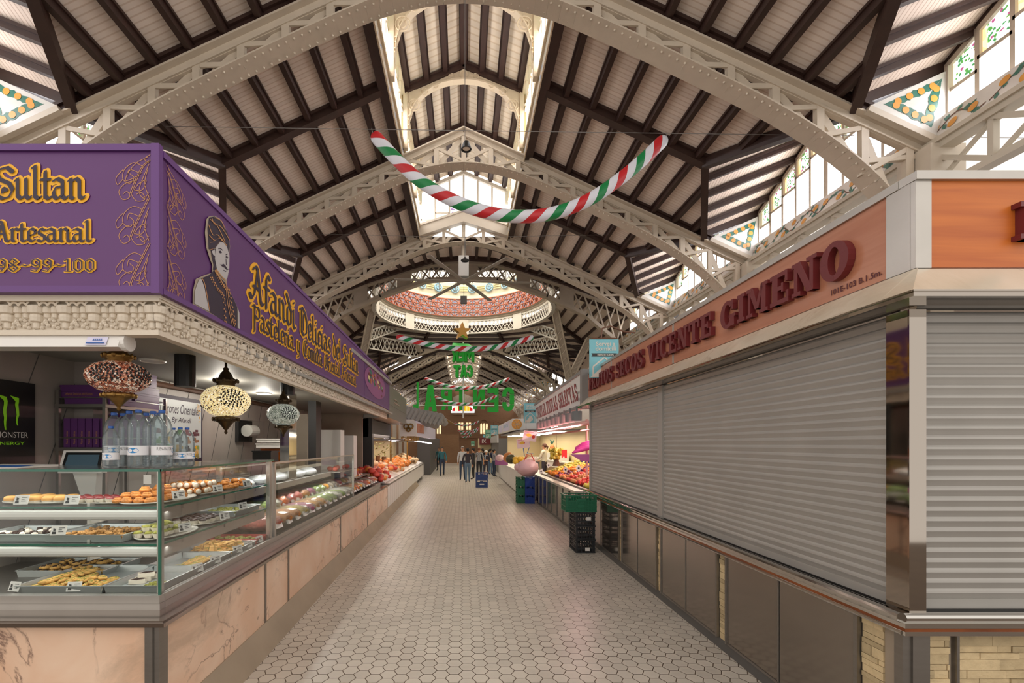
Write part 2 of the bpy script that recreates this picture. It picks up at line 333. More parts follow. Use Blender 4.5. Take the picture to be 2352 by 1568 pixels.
# ---- trusses
LC = [(0, 9.86), (1.07, 9.66), (1.64, 9.48), (2.5, 9.1), (3.4, 8.68), (4.17, 8.3), (5.16, 7.83), (6.16, 7.24), (6.8, 6.75), (7.29, 6.29), (7.7, 5.7), (7.95, 5.0), (8.05, 4.2)]
def lc(x):
    x = abs(x)
    for (a, b), (c, d) in zip(LC, LC[1:]):
        if a <= x <= c: return b + (d - b) * (x - a) / (c - a)
    return LC[-1][1]
def truss_parts(root):
    mb = MB()
    for sg in (-1, 1):
        p, q = V((0, 0, zr(0) - .1)), V((sg * 8.3, 0, zr(8.3) - .1))
        mb.beam(p, q, .07, .17); mb.beam(p + V((0, 0, .1)), q + V((0, 0, .1)), .3, .035); mb.beam(p - V((0, 0, .07)), q - V((0, 0, .07)), .14, .025)
    mb.build('upper_chord', 'trusspaint', root)
    mb = MB(); pts = [(-x, z) for x, z in LC[:0:-1]] + LC
    fine = []
    for (a, b), (c, d) in zip(pts, pts[1:]):
        for k in range(3): fine.append((a + (c - a) * k / 3, b + (d - b) * k / 3))
    fine.append(pts[-1])
    for k in range(3):                                     # soften the corners of the arch
        fine = [fine[0]] + [((a[0] + 2 * b[0] + c[0]) / 4, (a[1] + 2 * b[1] + c[1]) / 4) for a, b, c in zip(fine, fine[1:], fine[2:])] + [fine[-1]]
    for (y0, y1, z0, z1) in ((-.2, .2, .04, .065), (-.03, .03, .065, .14)):
        for (a, b), (c, d) in zip(fine, fine[1:]):
            nx, nz = -(d - b), (c - a); l = math.hypot(nx, nz); nx /= l; nz /= l
            mb.hexa([(a + nx * z0, y0, b + nz * z0), (c + nx * z0, y0, d + nz * z0), (c + nx * z0, y1, d + nz * z0), (a + nx * z0, y1, b + nz * z0),
                     (a + nx * z1, y0, b + nz * z1), (c + nx * z1, y0, d + nz * z1), (c + nx * z1, y1, d + nz * z1), (a + nx * z1, y1, b + nz * z1)])
    acc = 0; last = fine[0]
    for p in fine[1:]:
        d = math.hypot(p[0] - last[0], p[1] - last[1]); k = 0
        while acc + .15 <= d + 1e-9:
            acc += .15; t = acc / d; x = last[0] + (p[0] - last[0]) * t; z = last[1] + (p[1] - last[1]) * t; k += 1
            sh = .07 if len(mb.v) % 2 else 0
            for yy in (-.11, .11):
                mb.ball((x + (.06 if yy > 0 else 0), yy, z + .036), .021, 6, 4)
        acc -= d; last = p
    mb.build('lower_chord', 'trusspaint', root)
    nodes = [i * .78 for i in range(0, 11)]
    for sg in (-1, 1):
        for k, x in enumerate(nodes):
            zt, zl = zr(x) - .17, lc(x) + .12
            if zt - zl > .1 and x < 7.9:
                if x or sg > 0: mb = MB(); mb.box(sg * x - .065, sg * x + .065, -.05, .05, zl - .05, zt + .05); mb.build('web_post', 'trusspaint', root)
                if k + 1 < len(nodes):
                    x2 = nodes[k + 1]; mb = MB(); mb.beam((sg * x, .03, zt), (sg * x2, .03, lc(x2) + .12), .13, .03, (0, 1, 0)); mb.build('web_diagonal', 'trusspaint', root); mb = MB(); mb.beam((sg * x, -.03, zl), (sg * x2, -.03, zr(x2) - .17), .08, .03, (0, 1, 0)); mb.build('web_brace', 'trusspaint', root)
    for sg in (-1, 1):
        mb = MB(); mb.beam((sg * 6.9, 0, 6.85), (sg * 8.1, 0, 6.95), .08, .08); mb.build('end_tie', 'trusspaint', root)
        mb = MB(); mb.beam((sg * 7.7, 0, 5.8), (sg * 8.2, 0, 6.8), .08, .1); mb.build('end_brace', 'trusspaint', root)
TL = {8: 'cream riveted lattice truss nearest overhead, its ends running behind the shop signs', 13: 'cream riveted arch truss just behind the big candy-striped garland',
      18: 'cream arch truss carrying the pediment with the fan pole in front of the dome', 3: 'cream lattice truss of the first bay above the viewer'}
tr0 = thing('roof_truss', TL[8], 'truss', (0, 0, 0), 'arch trusses of the nave roof'); truss_parts(tr0)
for Y in (13, 18): dup(tr0, (0, Y, 0), label=TL[Y])
for k, Y in enumerate((44, 49, 54, 59, 64)):
    dup(tr0, (0, Y, 0), label=['first', 'second', 'third', 'fourth', 'fifth'][k] + ' cream arch truss of the nave beyond the dome')
dup(tr0, (0, 39.4, 0), label='cream arch truss on the far rim of the dome, under the gold star')
tr0.location = (0, 8, 0)
# ---- roof bays
NB = [0]
def bay_side(sg):
    n = NB[0] = NB[0] + 1
    X = lambda x: sg * x
    mb = MB(); D = 5.0
    mb.m = 0
    def up(p): return V((X(p[0]), p[1], p[2]))
    for (a, b, c, d) in (((LX, 0), (6.85, 0), (5.57, 2.5), (LX, 2.5)), ((LX, 5), (6.85, 5), (5.57, 2.5), (LX, 2.5))):
        mb.poly([up((x, y, zb(x))) for x, y in (a, b, c, d)])
    mb.m = 1
    for y in (0, 5): mb.poly([up((8.5, y, 8.49 + .1)), up((8.5, 2.5, 9.53 + .1)), up((5.57, 2.5, zb(5.57))), up((6.85, y, zb(6.85)))])
    root = struct(mb.build('ceiling_%d' % n, ['plank_y', 'plank_x']))
    for k, x in enumerate([2.35, 2.95, 3.55, 4.15, 4.75, 5.35, 5.95, 6.5]):
        for part in ((0, 5),) if x < 5.57 else ((0, 2.5 * (6.85 - x) / 1.28), (5 - 2.5 * (6.85 - x) / 1.28, 5)):
            mb = MB(); mb.beam((X(x), part[0], zb(x) - .09), (X(x), part[1], zb(x) - .09), .11, .18); mb.beam((X(x), part[0], zb(x) - .03), (X(x), part[1], zb(x) - .03), .17, .05); mb.build('purlin', 'brown', root)
    mb = MB(); mb.box(min(X(LX), X(LX + .22)), max(X(LX), X(LX + .22)), 0, 5, zb(LX) - .3, zb(LX) + .02); mb.build('edge_beam', 'brown', root)
    for (y, x1) in ((.0, 8.1), (2.5, 5.57)):
        mb = MB(); p, q = V((X(LX + .1), y, zb(LX + .1) - .1)), V((X(x1), y, zb(x1) - .1)); mb.beam(p, q, .2, .22); mb.beam(p + V((0, 0, .06)), q + V((0, 0, .06)), .3, .06); mb.build('rafter', 'brown', root)
    for y in (0.02, 4.98):
        mb = MB(); p, q = V((X(6.85), y, zb(6.85) - .12)), V((X(5.57), 2.5, zb(5.57) - .12)); mb.beam(p, q, .16, .24); mb.build('valley_beam', 'brown', root)
        mb = MB(); mb.beam((X(6.8), y, 7.86), (X(8.42), y, 8.47), .14, .2); mb.build('dormer_eave_beam', 'brown', root)
        mb = MB(); mb.beam((X(8.42), y, 8.45), (X(8.42), 2.5, 9.52), .12, .16); mb.build('rake_beam', 'brown', root)
    for t in (.2, .4, .6, .8, 1.0):
        for sy in ((0, 1) if t < 1 else (0,)):
            y = 2.5 * t if sy == 0 else 5 - 2.5 * t; xi = 6.85 - 1.28 * t
            mb = MB(); zo = 8.56 + 1.05 * t
            mb.beam((X(8.45), y, zo - .06), (X(xi), y, zb(xi) - .09), .1, .15); mb.beam((X(8.45), y, zo - .02), (X(xi), y, zb(xi) - .05), .16, .05); mb.build('dormer_purlin', 'brown', root)
    return root
M('lattice_paint', 'c9bfae', .45)
def dormer(sg):
    """side gable: window, orange-tree frieze, lattice girder"""
    X = lambda x: sg * x; a, b = sorted((X(8.35), X(8.43)))
    n = NB[0]
    zt = lambda y: 8.43 + 1.05 * (y / 2.5 if y < 2.5 else (5 - y) / 2.5)
    fr = MB(); ys = [.12 + i * (4.76 / 10) for i in range(11)]
    for k, y in enumerate(ys):
        ww = .035 if k % 5 else .06
        fr.box(a, b, y - ww, y + ww, 7.4, zt(y))
    for y0, y1 in zip(ys, ys[1:]):
        zz = min(zt(y0), zt(y1)) - .5; fr.box(a, b, y0, y1, zz - .03, zz + .03)
    fr.beam((X(8.4), 0, zt(0) - .04), (X(8.4), 2.5, zt(2.5) - .04), .1, .1); fr.beam((X(8.4), 5, zt(5) - .04), (X(8.4), 2.5, zt(2.5) - .04), .1, .1)
    root = struct(fr.build('window_%d' % n, 'cream'))
    pn = MB(); st = MB(); e = X(8.41)
    for y0, y1 in zip(ys, ys[1:]):
        zz = min(zt(y0), zt(y1)) - .5; pn.poly([(e, y0, 7.4), (e, y1, 7.4), (e, y1, zz), (e, y0, zz)])
        st.m = 0; st.poly([(e, y0, zz), (e, y1, zz), (e, y1, zt(y1)), (e, y0, zt(y0))]); e2 = X(8.402)
        st.m = 1; lo, hi = (y0, y1) if zt(y0) < zt(y1) else (y1, y0); d = (hi - lo) * .22
        st.poly([(e2, lo, zz), (e2, lo + d, zz), (e2, lo + d, zt(lo + d)), (e2, lo, zt(lo))])
    pn.build('pane', 'pane', root); st.build('stained_pane', ['stained', 'stained_edge'], root)
    f = MB(); c0, c1 = sorted((X(8.14), X(8.2)))
    f.hexa([(X(8.1), 0, 7.1), (X(8.2), 0, 7.1), (X(8.2), 5, 7.1), (X(8.1), 5, 7.1), (X(8.26), 0, 7.56), (X(8.36), 0, 7.56), (X(8.36), 5, 7.56), (X(8.26), 5, 7.56)])
    tr = struct(f.build('trim_%d' % n, 'tilewhite'))
    def fp(y, z): return V((X(8.1 + (z - 7.1) * .16 / .46 - .006), y, z))
    vine, leaf, orange = MB(), MB(), MB(); R = random.Random(5)
    def disc(mbx, y, z, r, n=12, sy=1): mbx.poly([fp(y + r * sy * math.cos(2 * PI * k / n), z + r * math.sin(2 * PI * k / n)) - V((sg * .004, 0, 0)) for k in range(n)])
    for u in range(5):
        y0 = .1 + u; pts = [(y0 + t * .095, 7.33 + .12 * math.sin(t * .75 + u)) for t in range(11)]
        for p, q in zip(pts, pts[1:]): vine.poly([fp(p[0], p[1] - .015), fp(q[0], q[1] - .015), fp(q[0], q[1] + .015), fp(p[0], p[1] + .015)])
        for t in range(9):
            p = pts[t + 1]; ang = R.uniform(0, 6.28); l = R.uniform(.13, .2); d = V((math.cos(ang), math.sin(ang) * .7)); nn = V((-d.y, d.x)) * .055
            zz = lambda z: max(7.13, min(7.53, z))
            leaf.poly([fp(p[0], p[1]) - V((sg * .002, 0, 0)), fp(p[0] + d.x * l * .5 + nn.x, zz(p[1] + d.y * l * .5 + nn.y)) - V((sg * .002, 0, 0)), fp(p[0] + d.x * l, zz(p[1] + d.y * l)) - V((sg * .002, 0, 0)), fp(p[0] + d.x * l * .5 - nn.x, zz(p[1] + d.y * l * .5 - nn.y)) - V((sg * .002, 0, 0))])
        for t in range(3): disc(orange, y0 + .2 + .3 * t, 7.24 + .19 * R.random(), .075)
    vine.build('vine_motif', 'brownvine', tr); leaf.build('leaf_motif', 'green_leaf', tr); orange.build('orange_motif', 'orange_tile', tr)
    m = MB(); a2, b2 = sorted((X(8.0), X(8.35))); m.box(a2, b2, 0, 5, 7.02, 7.1); m.box(*sorted((X(8.05), X(8.3))), 0, 5, 6.92, 7.02); m.box(*sorted((X(8.05), X(8.25))), 0, 5, 6.2, 6.3)
    for k in range(5):
        m.beam((X(8.12), k, 6.3), (X(8.12), k + 1, 6.95), .06, .08); m.beam((X(8.18), k + 1, 6.3), (X(8.18), k, 6.95), .05, .06); m.box(*sorted((X(8.1), X(8.2))), k - .04, k + .04, 6.3, 6.95)
    g_ = struct(m.build('beam_%d' % n, 'lattice_paint'))
    return [root, tr, g_]
def cheek(sg, front=True):
    """tiled triangle between the truss and the dormer eave"""
    X = lambda x: sg * x; y = -.16
    T = [(6.98, 7.72), (8.38, 8.36), (8.34, 7.5), (8.12, 7.2)]
    m = MB(); m.prism([(X(x), y, z) for x, z in T], (0, .06, 0)); n = NB[0]
    root = struct(m.build('wall_gable_%d' % n, 'tilewhite'))
    A, B, C = V((7.25, 7.76)), V((8.24, 8.19)), V((8.05, 7.36)); G = (A + B + C) / 3
    A2, B2, C2 = [G + (p - G) * .5 for p in (A, B, C)]; R = random.Random(3); lf, orr = MB(), MB()
    def P(p, d): return V((X(p[0]), y - d, p[1]))
    for (o0, o1, i0, i1) in ((A, B, A2, B2), (B, C, B2, C2), (C, A, C2, A2)):
        N = 14
        O = [o0 + (o1 - o0) * t / N + (o0 + (o1 - o0) * t / N - G).normalized() * (R.uniform(-.02, .03)) for t in range(N + 1)]; I = [i0 + (i1 - i0) * t / N + V((R.uniform(-.02, .02), R.uniform(-.02, .02))) for t in range(N + 1)]
        lf.strip([P(p, .004) for p in O], [P(p, .004) for p in I])
        for t in (.12, .38, .64, .9):
            c = (o0 + (o1 - o0) * t) * .55 + (i0 + (i1 - i0) * t) * .45; orr.poly([P(c + V((math.cos(2 * PI * k / 12), math.sin(2 * PI * k / 12))) * .062, .009) for k in range(12)])
    lf.build('leaf_wreath', 'green_leaf', root); orr.build('orange_motif', 'orange_tile', root)
    e = MB(); e.beam((X(6.95), y, zr(6.95) + .02), (X(8.2), y, zr(8.2) + .02), .1, .1); e.beam((X(8.36), y, 7.3), (X(8.36), y, 8.4), .1, .06); e.build('moulding', 'cream', root)
    return [root]
def column(sg):
    X = lambda x: sg * x; m = MB(); m.box(*sorted((X(8.0), X(8.4))), -.2, .2, 0, 6.3); m.box(*sorted((X(7.9), X(8.5))), -.3, .3, 6.2, 7.0); m.box(*sorted((X(7.85), X(8.55))), -.35, .35, 0, .6)
    return [struct(m.build('column_%d' % NB[0], 'cream'))]
def copies(objs, dy):
    for o in objs:
        NB[0] += 1; r = dup(o, V(o.location) + V((0, dy, 0))); base = o.name.rsplit('_', 1)[0]; r.name = base + '_%d' % (NB[0])
bays = {}
for sg in (-1, 1):
    objs = [bay_side(sg)] + dormer(sg) + cheek(sg) + column(sg)
    for Y in (3, 8, 44, 49, 54, 59, 64): copies(objs, Y)
    copies([objs[0]], 39.2)
    for o in objs: o.location = (0, 13, 0)
    copies(objs[1:5], 5)
# ---- lantern
def lantern_bay():
    NB[0] += 1
    m = MB()
    for sg in (-1, 1): m.poly([(0, 0, LZ2 + .12), (0, 5, LZ2 + .12), (sg * 1.95, 5, LZ2 + .12 - 1.95 * .43), (sg * 1.95, 0, LZ2 + .12 - 1.95 * .43)])
    root = struct(m.build('ceiling_lantern_%d' % NB[0], 'plank_l'))
    for x in (-1.6, -1.05, -.52, 0, .52, 1.05, 1.6):
        m = MB(); z = LZ2 + .12 - abs(x) * .43; ww = .13 if x else .18; m.box(x - ww / 2, x + ww / 2, 0, 5, z - .16, z); m.box(x - ww / 2 - .04, x + ww / 2 + .04, 0, 5, z - .05, z); m.build('purlin', 'brown', root)
    for y in (0, 2.5):
        for sg in (-1, 1):
            m = MB(); m.beam((0, y, LZ2), (sg * 1.72, y, LZ2 - 1.72 * .43), .22, .2); m.beam((0, y, LZ2 + .05), (sg * 1.72, y, LZ2 + .05 - 1.72 * .43), .3, .05); m.build('rafter', 'brown', root)
    for y in (0, 2.5):                                    # pierced cream arch
        m = MB(); n = 16; inn, out = [], []
        for k in range(n + 1):
            t = PI * k / n; inn.append((-math.cos(t) * 1.58, 10.75 + 1.53 * abs(math.sin(t)) ** .8))
        for x, z in inn: out.append((x * 1.08 if abs(x) > 1.4 else x, max(z + .06, LZ2 - .12 - abs(x) * .43)))
        for (x0, z0), (x1, z1), (u0, w0), (u1, w1) in zip(inn, inn[1:], out, out[1:]):
            m.hexa([(x0, y - .04, z0), (x1, y - .04, z1), (x1, y + .04, z1), (x0, y + .04, z0), (u0, y - .04, w0), (u1, y - .04, w1), (u1, y + .04, w1), (u0, y + .04, w0)])
            m.hexa([(x0, y - .1, z0 - .03), (x1, y - .1, z1 - .03), (x1, y + .1, z1 - .03), (x0, y + .1, z0 - .03), (x0, y - .1, z0 + .02), (x1, y - .1, z1 + .02), (x1, y + .1, z1 + .02), (x0, y + .1, z0 + .02)])
        for sg in (-1, 1):
            m.box(sg * 1.66 - .06, sg * 1.66 + .06, y - .08, y + .08, LZ0, 11.9)
            for (cx, cz, r) in ((1.4, 11.55, .17), (1.4, 11.55, .09), (1.12, 11.93, .1), (.8, 12.1, .07), (1.55, 11.2, .06), (.35, 12.38, .07), (1.6, 10.95, .05)): m.torus((sg * cx, y - .05, cz), r, .018, 14, 5, (0, 1, 0))
        m.torus((0, y - .05, 12.42), .11, .025, 16, 5, (0, 1, 0)); m.build('pierced_arch', 'cream_warm', root)
    for sg in (-1, 1):
        NB[0]; x = sg * LX
        m = MB(); m.box(*sorted((x, x + sg * .12)), 0, 5, zb(LX) - .06, LZ0 + .14); m.box(*sorted((x - sg * .05, x + sg * .12)), 0, 5, LZ0 + .02, LZ0 + .1); m.box(*sorted((x - sg * .06, x + sg * .12)), 0, 5, LZ1 - .1, LZ1); m.box(*sorted((x - sg * .03, x)), 0, 5, 9.94, 10.0)
        for k in range(11): m.box(*sorted((x - sg * .02, x + sg * .06)), k * .5 - .035, k * .5 + .035, LZ0, LZ1); m.ball((x - sg * .02, k * .5, LZ0 + .9), .05, 6, 4)
        m.box(*sorted((x, x + sg * .06)), 0, 5, 11.35, 11.42)
        w_ = m.build('clerestory', 'cream_warm', root)
        m = MB(); m.poly([(x + sg * .05, 0, LZ0 + .1), (x + sg * .05, 5, LZ0 + .1), (x + sg * .05, 5, 11.38), (x + sg * .05, 0, 11.38)]); m.build('pane', 'pane_lantern', w_)
        m = MB(); m.poly([(x + sg * .05, 0, 11.38), (x + sg * .05, 5, 11.38), (x + sg * .05, 5, LZ1), (x + sg * .05, 0, LZ1)]); m.build('stained_pane', 'stained', w_)
        m = MB(); m.poly([(x - sg * .004, 0, 10.03), (x - sg * .004, 5, 10.03), (x - sg * .004, 5, 10.27), (x - sg * .004, 0, 10.27)]); m.build('tile_band', 'tileband', w_)
    return root
voro('tileband', [(0, 'd8d3c8'), (.45, '8fa3c4'), (.6, 'dcd6c6'), (.75, 'c9a58c'), (.85, 'd9d4ca')], 11, .3)
lb = lantern_bay()
for Y in (8, 13, 44, 49, 54, 59, 64): NB[0] += 1; r = dup(lb, (0, Y, 0)); r.name = 'ceiling_lantern_%d' % NB[0]
lb.location = (0, 3, 0)
# lantern end wall with window, and the pediment under it
m = MB(); y0 = 17.93
for k in range(7):
    x = -1.68 + k * .56; m.box(x - .035, x + .035, y0, y0 + .08, 10.3, LZ2 - .1 - abs(x) * .43)
for sg in (-1, 1): m.beam((0, y0, LZ2 - .1), (sg * 1.75, y0, LZ2 - .1 - 1.75 * .43), .1, .12)
for k in range(6):
    x = -1.68 + k * .56; zt = 11.0 if k in (2, 3) else 10.72 if k in (1, 4) else 10.45; m.box(x, x + .56, y0, y0 + .06, zt + .26, zt + .32)
wn = struct(m.build('window_lantern', 'cream'))
m = MB(); m.poly([(-1.7, y0 + .05, 10.1), (1.7, y0 + .05, 10.1), (1.7, y0 + .05, 11.9), (0, y0 + .05, 12.65), (-1.7, y0 + .05, 11.9)]); M('pane_soft', 'eef1f2', .4, emit=1.15, ecol='eaf1f5'); m.build('pane', 'pane_soft', wn)
voro('flowerpane', [(0, 'd8e9da'), (.4, '6fae86'), (.55, 'dfe9ea'), (.8, '8f6f9e'), (.9, '74b7c9')], 14, emit=.9)
m = MB()
for k in range(6):
    x = -1.68 + k * .56; zt = 11.0 if k in (2, 3) else 10.72 if k in (1, 4) else 10.45; m.poly([(x + .06, y0 + .03, zt - .25), (x + .5, y0 + .03, zt - .25), (x + .5, y0 + .03, zt + .22), (x + .06, y0 + .03, zt + .22)])
m.build('flower_pane', 'flowerpane', wn)
m = MB()
for sg in (-1, 1):
    m.prism([(0, 17.72, 10.98), (sg * 1.85, 17.72, 10.38), (sg * 1.85, 17.72, 9.98), (0, 17.72, 10.58)], (0, .3, 0)); m.prism([(0, 17.66, 11.02), (sg * 1.9, 17.66, 10.41), (sg * 1.9, 17.66, 10.33), (0, 17.66, 10.94)], (0, .3, 0))
struct(m.build('trim_pediment', 'cream'))
# ---- roof between the last near truss and the dome: gable turning into the polygon of the girder
GU = [(0, 11.3), (1.5, 11.25), (4.8, 10.25), (8.3, 8.9), (9.2, 8.5)]
def it(T, x):
    for (a, b), (c, d) in zip(T, T[1:]):
        if a <= x <= c: return b + (d - b) * (x - a) / (c - a)
    return T[-1][1]
m = MB(); xs = [-9.2 + k * .4 for k in range(47)]
m.strip([(x, 17.85, zb(x)) for x in xs], [(x, 23, it(GU, abs(x))) for x in xs])
cr = struct(m.build('ceiling_gap', 'plank_y'))
for k in range(29):
    x = -8.68 + k * .62; q = MB(); q.beam((x, 18.1, zb(x) - .08), (x, 23, it(GU, abs(x)) - .08), .13, .17); q.build('purlin', 'brown', cr)
for sg in (-1, 1):
    for y, f in ((20.5, .5), (22.75, .95)):
        q = MB(); P = [V((sg * x, y, (zb(x) * (1 - f) + it(GU, x) * f) - .1)) for x in (0, 1.5, 4.8, 8.3)]
        for p0, p1 in zip(P, P[1:]): q.beam(p0, p1, .24, .2)
        q.build('rafter', 'brown', cr)
# ---- crossing: two polygonal girders, ring, drum
def girder(y, label):
    root = lthing('dome_girder', label, 'girder', (0, y, 0), 'polygonal girders of the dome')
    U = [(0, 11.05), (1.5, 11.0), (4.8, 10.0), (8.3, 8.65)]; Lw = [(0, 10.25), (1.7, 10.2), (4.2, 9.35), (6.2, 8.4), (7.6, 7.2), (8.1, 6.0)]
    a, b, c = MB(), MB(), MB()
    for sg in (-1, 1):
        for T, mbx in ((U, a), (Lw, b)):
            for p, q in zip(T, T[1:]): mbx.beam((sg * p[0], 0, p[1]), (sg * q[0], 0, q[1]), .34, .16, e=.03)
        for k in range(16):
            x = .55 * k; x2 = x + .55
            if it(U, x) - it(Lw, x) > .15: c.beam((sg * x, 0, it(U, x)), (sg * x2, 0, it(Lw, min(x2, 8.1))), .05, .07); c.beam((sg * x, .06, it(Lw, x)), (sg * x2, .06, it(U, x2)), .05, .07)
        for x in (0.36, 3.0, 5.2): c.prism([(sg * (x - .35), -.08, it(Lw, x - .35)), (sg * (x + .35), -.08, it(Lw, x + .35)), (sg * (x + .35), -.08, it(U, x + .35)), (sg * (x - .35), -.08, it(U, x - .35))], (0, .03, 0))
    a.build('upper_chord', 'girderpaint', root); b.build('lower_chord', 'girderpaint', root); c.build('web', 'girderpaint', root); return root
M('girderpaint', 'b3a592', .5, var=.06, vscale=4)
girder(23, 'grey-beige polygonal girder on the near side of the dome'); girder(38.9, 'grey-beige polygonal girder on the far side of the dome')
RC, RR = V((0, 31, 0)), 5.9
def circ(r, z, n=64, ph=0): return [RC + V((r * math.sin(2 * PI * k / n + ph), r * math.cos(2 * PI * k / n + ph), z)) for k in range(n)]
root = thing('dome', 'tiled dome ring with lattice girder, star-patterned tile band and bright glass drum', 'dome', (0, 31, 0))
m = MB()
for z in (10.86, 11.84): m.strip(circ(RR, z), circ(RR, z + .1), True); m.strip(circ(RR + .25, z), circ(RR, z), True); m.strip(circ(RR + .25, z + .1), circ(RR, z + .1), True)
c = circ(RR, 0, 112)
for k in range(112):
    a, b = c[k], c[(k + 2) % 112]; m.beam(a + V((0, 0, 10.92)), b + V((0, 0, 11.88)), .03, .05); m.beam(b + V((0, 0, 10.92)), a + V((0, 0, 11.88)), .03, .05)
for k in range(8):
    t = 2 * PI * k / 8; p = RC + V((RR * math.sin(t), RR * math.cos(t), 0)); u = V((math.cos(t), -math.sin(t), 0)) * .4; d = V((math.sin(t), math.cos(t), 0)) * .06
    m.hexa([p - u - d + V((0, 0, 10.8)), p + u - d + V((0, 0, 10.8)), p + u + d + V((0, 0, 10.8)), p - u + d + V((0, 0, 10.8)), p - u - d + V((0, 0, 11.98)), p + u - d + V((0, 0, 11.98)), p + u + d + V((0, 0, 11.98)), p - u + d + V((0, 0, 11.98))])
m.build('lattice_ring', 'whitepaint', root)
m = MB()
for (r0, z0, r1, z1) in ((RR + .1, 11.94, RR - .05, 12.05), (RR - .05, 12.05, RR - .05, 12.14), (RR - .05, 12.14, RR - .2, 12.2)): m.strip(circ(r0, z0), circ(r1, z1), True)
m.build('cornice', 'cream', root)
M('starblue', '7f92c6', .25, island=.25); M('terracotta', 'b06248', .4); M('startile', 'cfd0dc', .25)
m = MB(); m.strip(circ(RR - .2, 12.2, 96), circ(RR - .45, 13.5, 96), True); tb = m.build('tile_band', 'startile', root)
m = MB(); q = MB(); NS = 48
def bandp(k, t, off=0): a = 2 * PI * k / NS; r = RR - .2 - .25 * t - off; return RC + V((r * math.sin(a), r * math.cos(a), 12.2 + 1.3 * t))
for k in range(NS):
    for t0 in (0, .5):
        t1 = t0 + .5; cc = bandp(k + .5, t0 + .25, .03)
        for A, B in ((bandp(k, t0, .03), bandp(k + 1, t1, .03)), (bandp(k + 1, t0, .03), bandp(k, t1, .03)), (bandp(k, t0, .03), bandp(k + 1, t0, .03)), (bandp(k, t0, .03), bandp(k, t1, .03)), (bandp(k + .5, t0, .03), bandp(k + .5, t1, .03)), (bandp(k, t0 + .25, .03), bandp(k + 1, t0 + .25, .03))): m.beam(A, B, .055, .055)
        for (x, y) in ((.25, .06), (.75, .06), (.25, .44), (.75, .44), (.08, .13), (.92, .13), (.08, .37), (.92, .37)):
            c0 = bandp(k + x, t0 + y, .012); e = bandp(k + x + .1, t0 + y, .012) - c0; q.poly([c0 - e, c0 + e, c0 + V((0, 0, .13 if y < .25 else -.13))])
for k in range(NS): m.beam(bandp(k, 1, .03), bandp(k + 1, 1, .03), .07, .07)
m.build('terracotta_rib', 'terracotta', root); q.build('blue_tile', 'starblue', root)
m = MB(); m.strip(circ(RR - .5, 13.5), circ(RR - .5, 13.75), True); m.strip(circ(RR - .5, 13.75), circ(RR - .75, 14.7), True); m.strip(circ(RR - .75, 14.7), circ(RR - .5, 14.8), True); M('drumcream', 'e2dbc4', .5, var=.05); m.build('drum', 'drumcream', root)
m = MB(); q = MB(); M('medblue', '86b0c9', .3); M('ochre', 'd2c48a', .4)
for k in range(24):
    a = 2 * PI * (k + .5) / 24; cc = RC + V(((RR - .7) * math.sin(a), (RR - .7) * math.cos(a), 14.25)); ax = V((math.sin(a), math.cos(a), 0))
    m.torus(cc, .3, .05, 16, 5, ax); m.torus(cc, .12, .05, 12, 5, ax)
    for j in range(8): m.beam(cc, cc + (ax.orthogonal().normalized() * math.cos(j * PI / 4) + ax.cross(ax.orthogonal().normalized()) * math.sin(j * PI / 4)) * .26, .03, .03)
    for dz in (-.15, 0, .15):
        a2 = a + .075; a3 = a + .19; q.beam(RC + V(((RR - .7) * math.sin(a2), (RR - .7) * math.cos(a2), 14.25 + dz)), RC + V(((RR - .7) * math.sin(a3), (RR - .7) * math.cos(a3), 14.25 + dz)), .04, .07)
m.build('medallion', 'medblue', root); q.build('painted_stripe', 'ochre', root)
m = MB(); R2 = RR - .55
for k in range(48):
    a = 2 * PI * k / 48; p = RC + V((R2 * math.sin(a), R2 * math.cos(a), 0)); m.box(p.x - .05, p.x + .05, p.y - .05, p.y + .05, 14.8, 18)
for z in (15.6, 16.5): 
    for a_, b_ in zip(circ(R2, z, 32), circ(R2, z, 32)[1:] + circ(R2, z, 32)[:1]): m.beam(a_, b_, .06, .06)
for k in range(0, 24): a = 2 * PI * (k + .5) / 24; p = RC + V(((RR - .9) * math.sin(a), (RR - .9) * math.cos(a), 0)); m.beam(p + V((0, 0, 14.0)), p + V((0, 0, 15.0)), .05, .05)
m.build('glazing_bar', 'midgrey', root)
M('domeglass', 'ffffff', .4, emit=3.2, ecol='fff6e2')
m = MB(); m.strip(circ(R2 + .06, 14.8), circ(R2 + .06, 18), True); m.strip(circ(R2, 18), circ(3.5, 20), True); m.strip(circ(3.5, 20), circ(.5, 20.8), True); m.build('drum_glass', 'domeglass', root)
# dome apron roof: boards and purlins falling from the ring to the eaves
m = MB(); inn = [RC + V((x, y, 11.6)) for x, y in ((-2.6, -6.1), (2.6, -6.1), (6.1, -2.6), (6.1, 2.6), (2.6, 6.1), (-2.6, 6.1), (-6.1, 2.6), (-6.1, -2.6))]
out = [RC + V((x, y, z)) for x, y, z in ((-4.2, -8.1, 11.75), (4.2, -8.1, 11.75), (11.5, -5, 8.6), (11.5, 5, 8.6), (4.2, 8.6, 9.6), (-4.2, 8.6, 9.6), (-11.5, 5, 8.6), (-11.5, -5, 8.6))]
low = [V((-9.5, 39.8, 7.4)), V((9.5, 39.8, 7.4)), V((12.5, 39.8, 7.0)), V((-12.5, 39.8, 7.0))]
m.strip(inn, out, True)
ap = struct(m.build('ceiling_crossing', 'plank_y'))
for i in range(8):
    j = (i + 1) % 8
    for t in (.02, .15, .28, .41, .54, .67, .8, .93):
        q = MB(); q.beam(inn[i].lerp(out[i], t) - V((0, 0, .1)), inn[j].lerp(out[j], t) - V((0, 0, .1)), .13, .18); q.build('purlin', 'brown', ap)
    q = MB(); q.beam(inn[i] - V((0, 0, .14)), out[i] - V((0, 0, .14)), .2, .24); q.build('hip_beam', 'brown', ap)
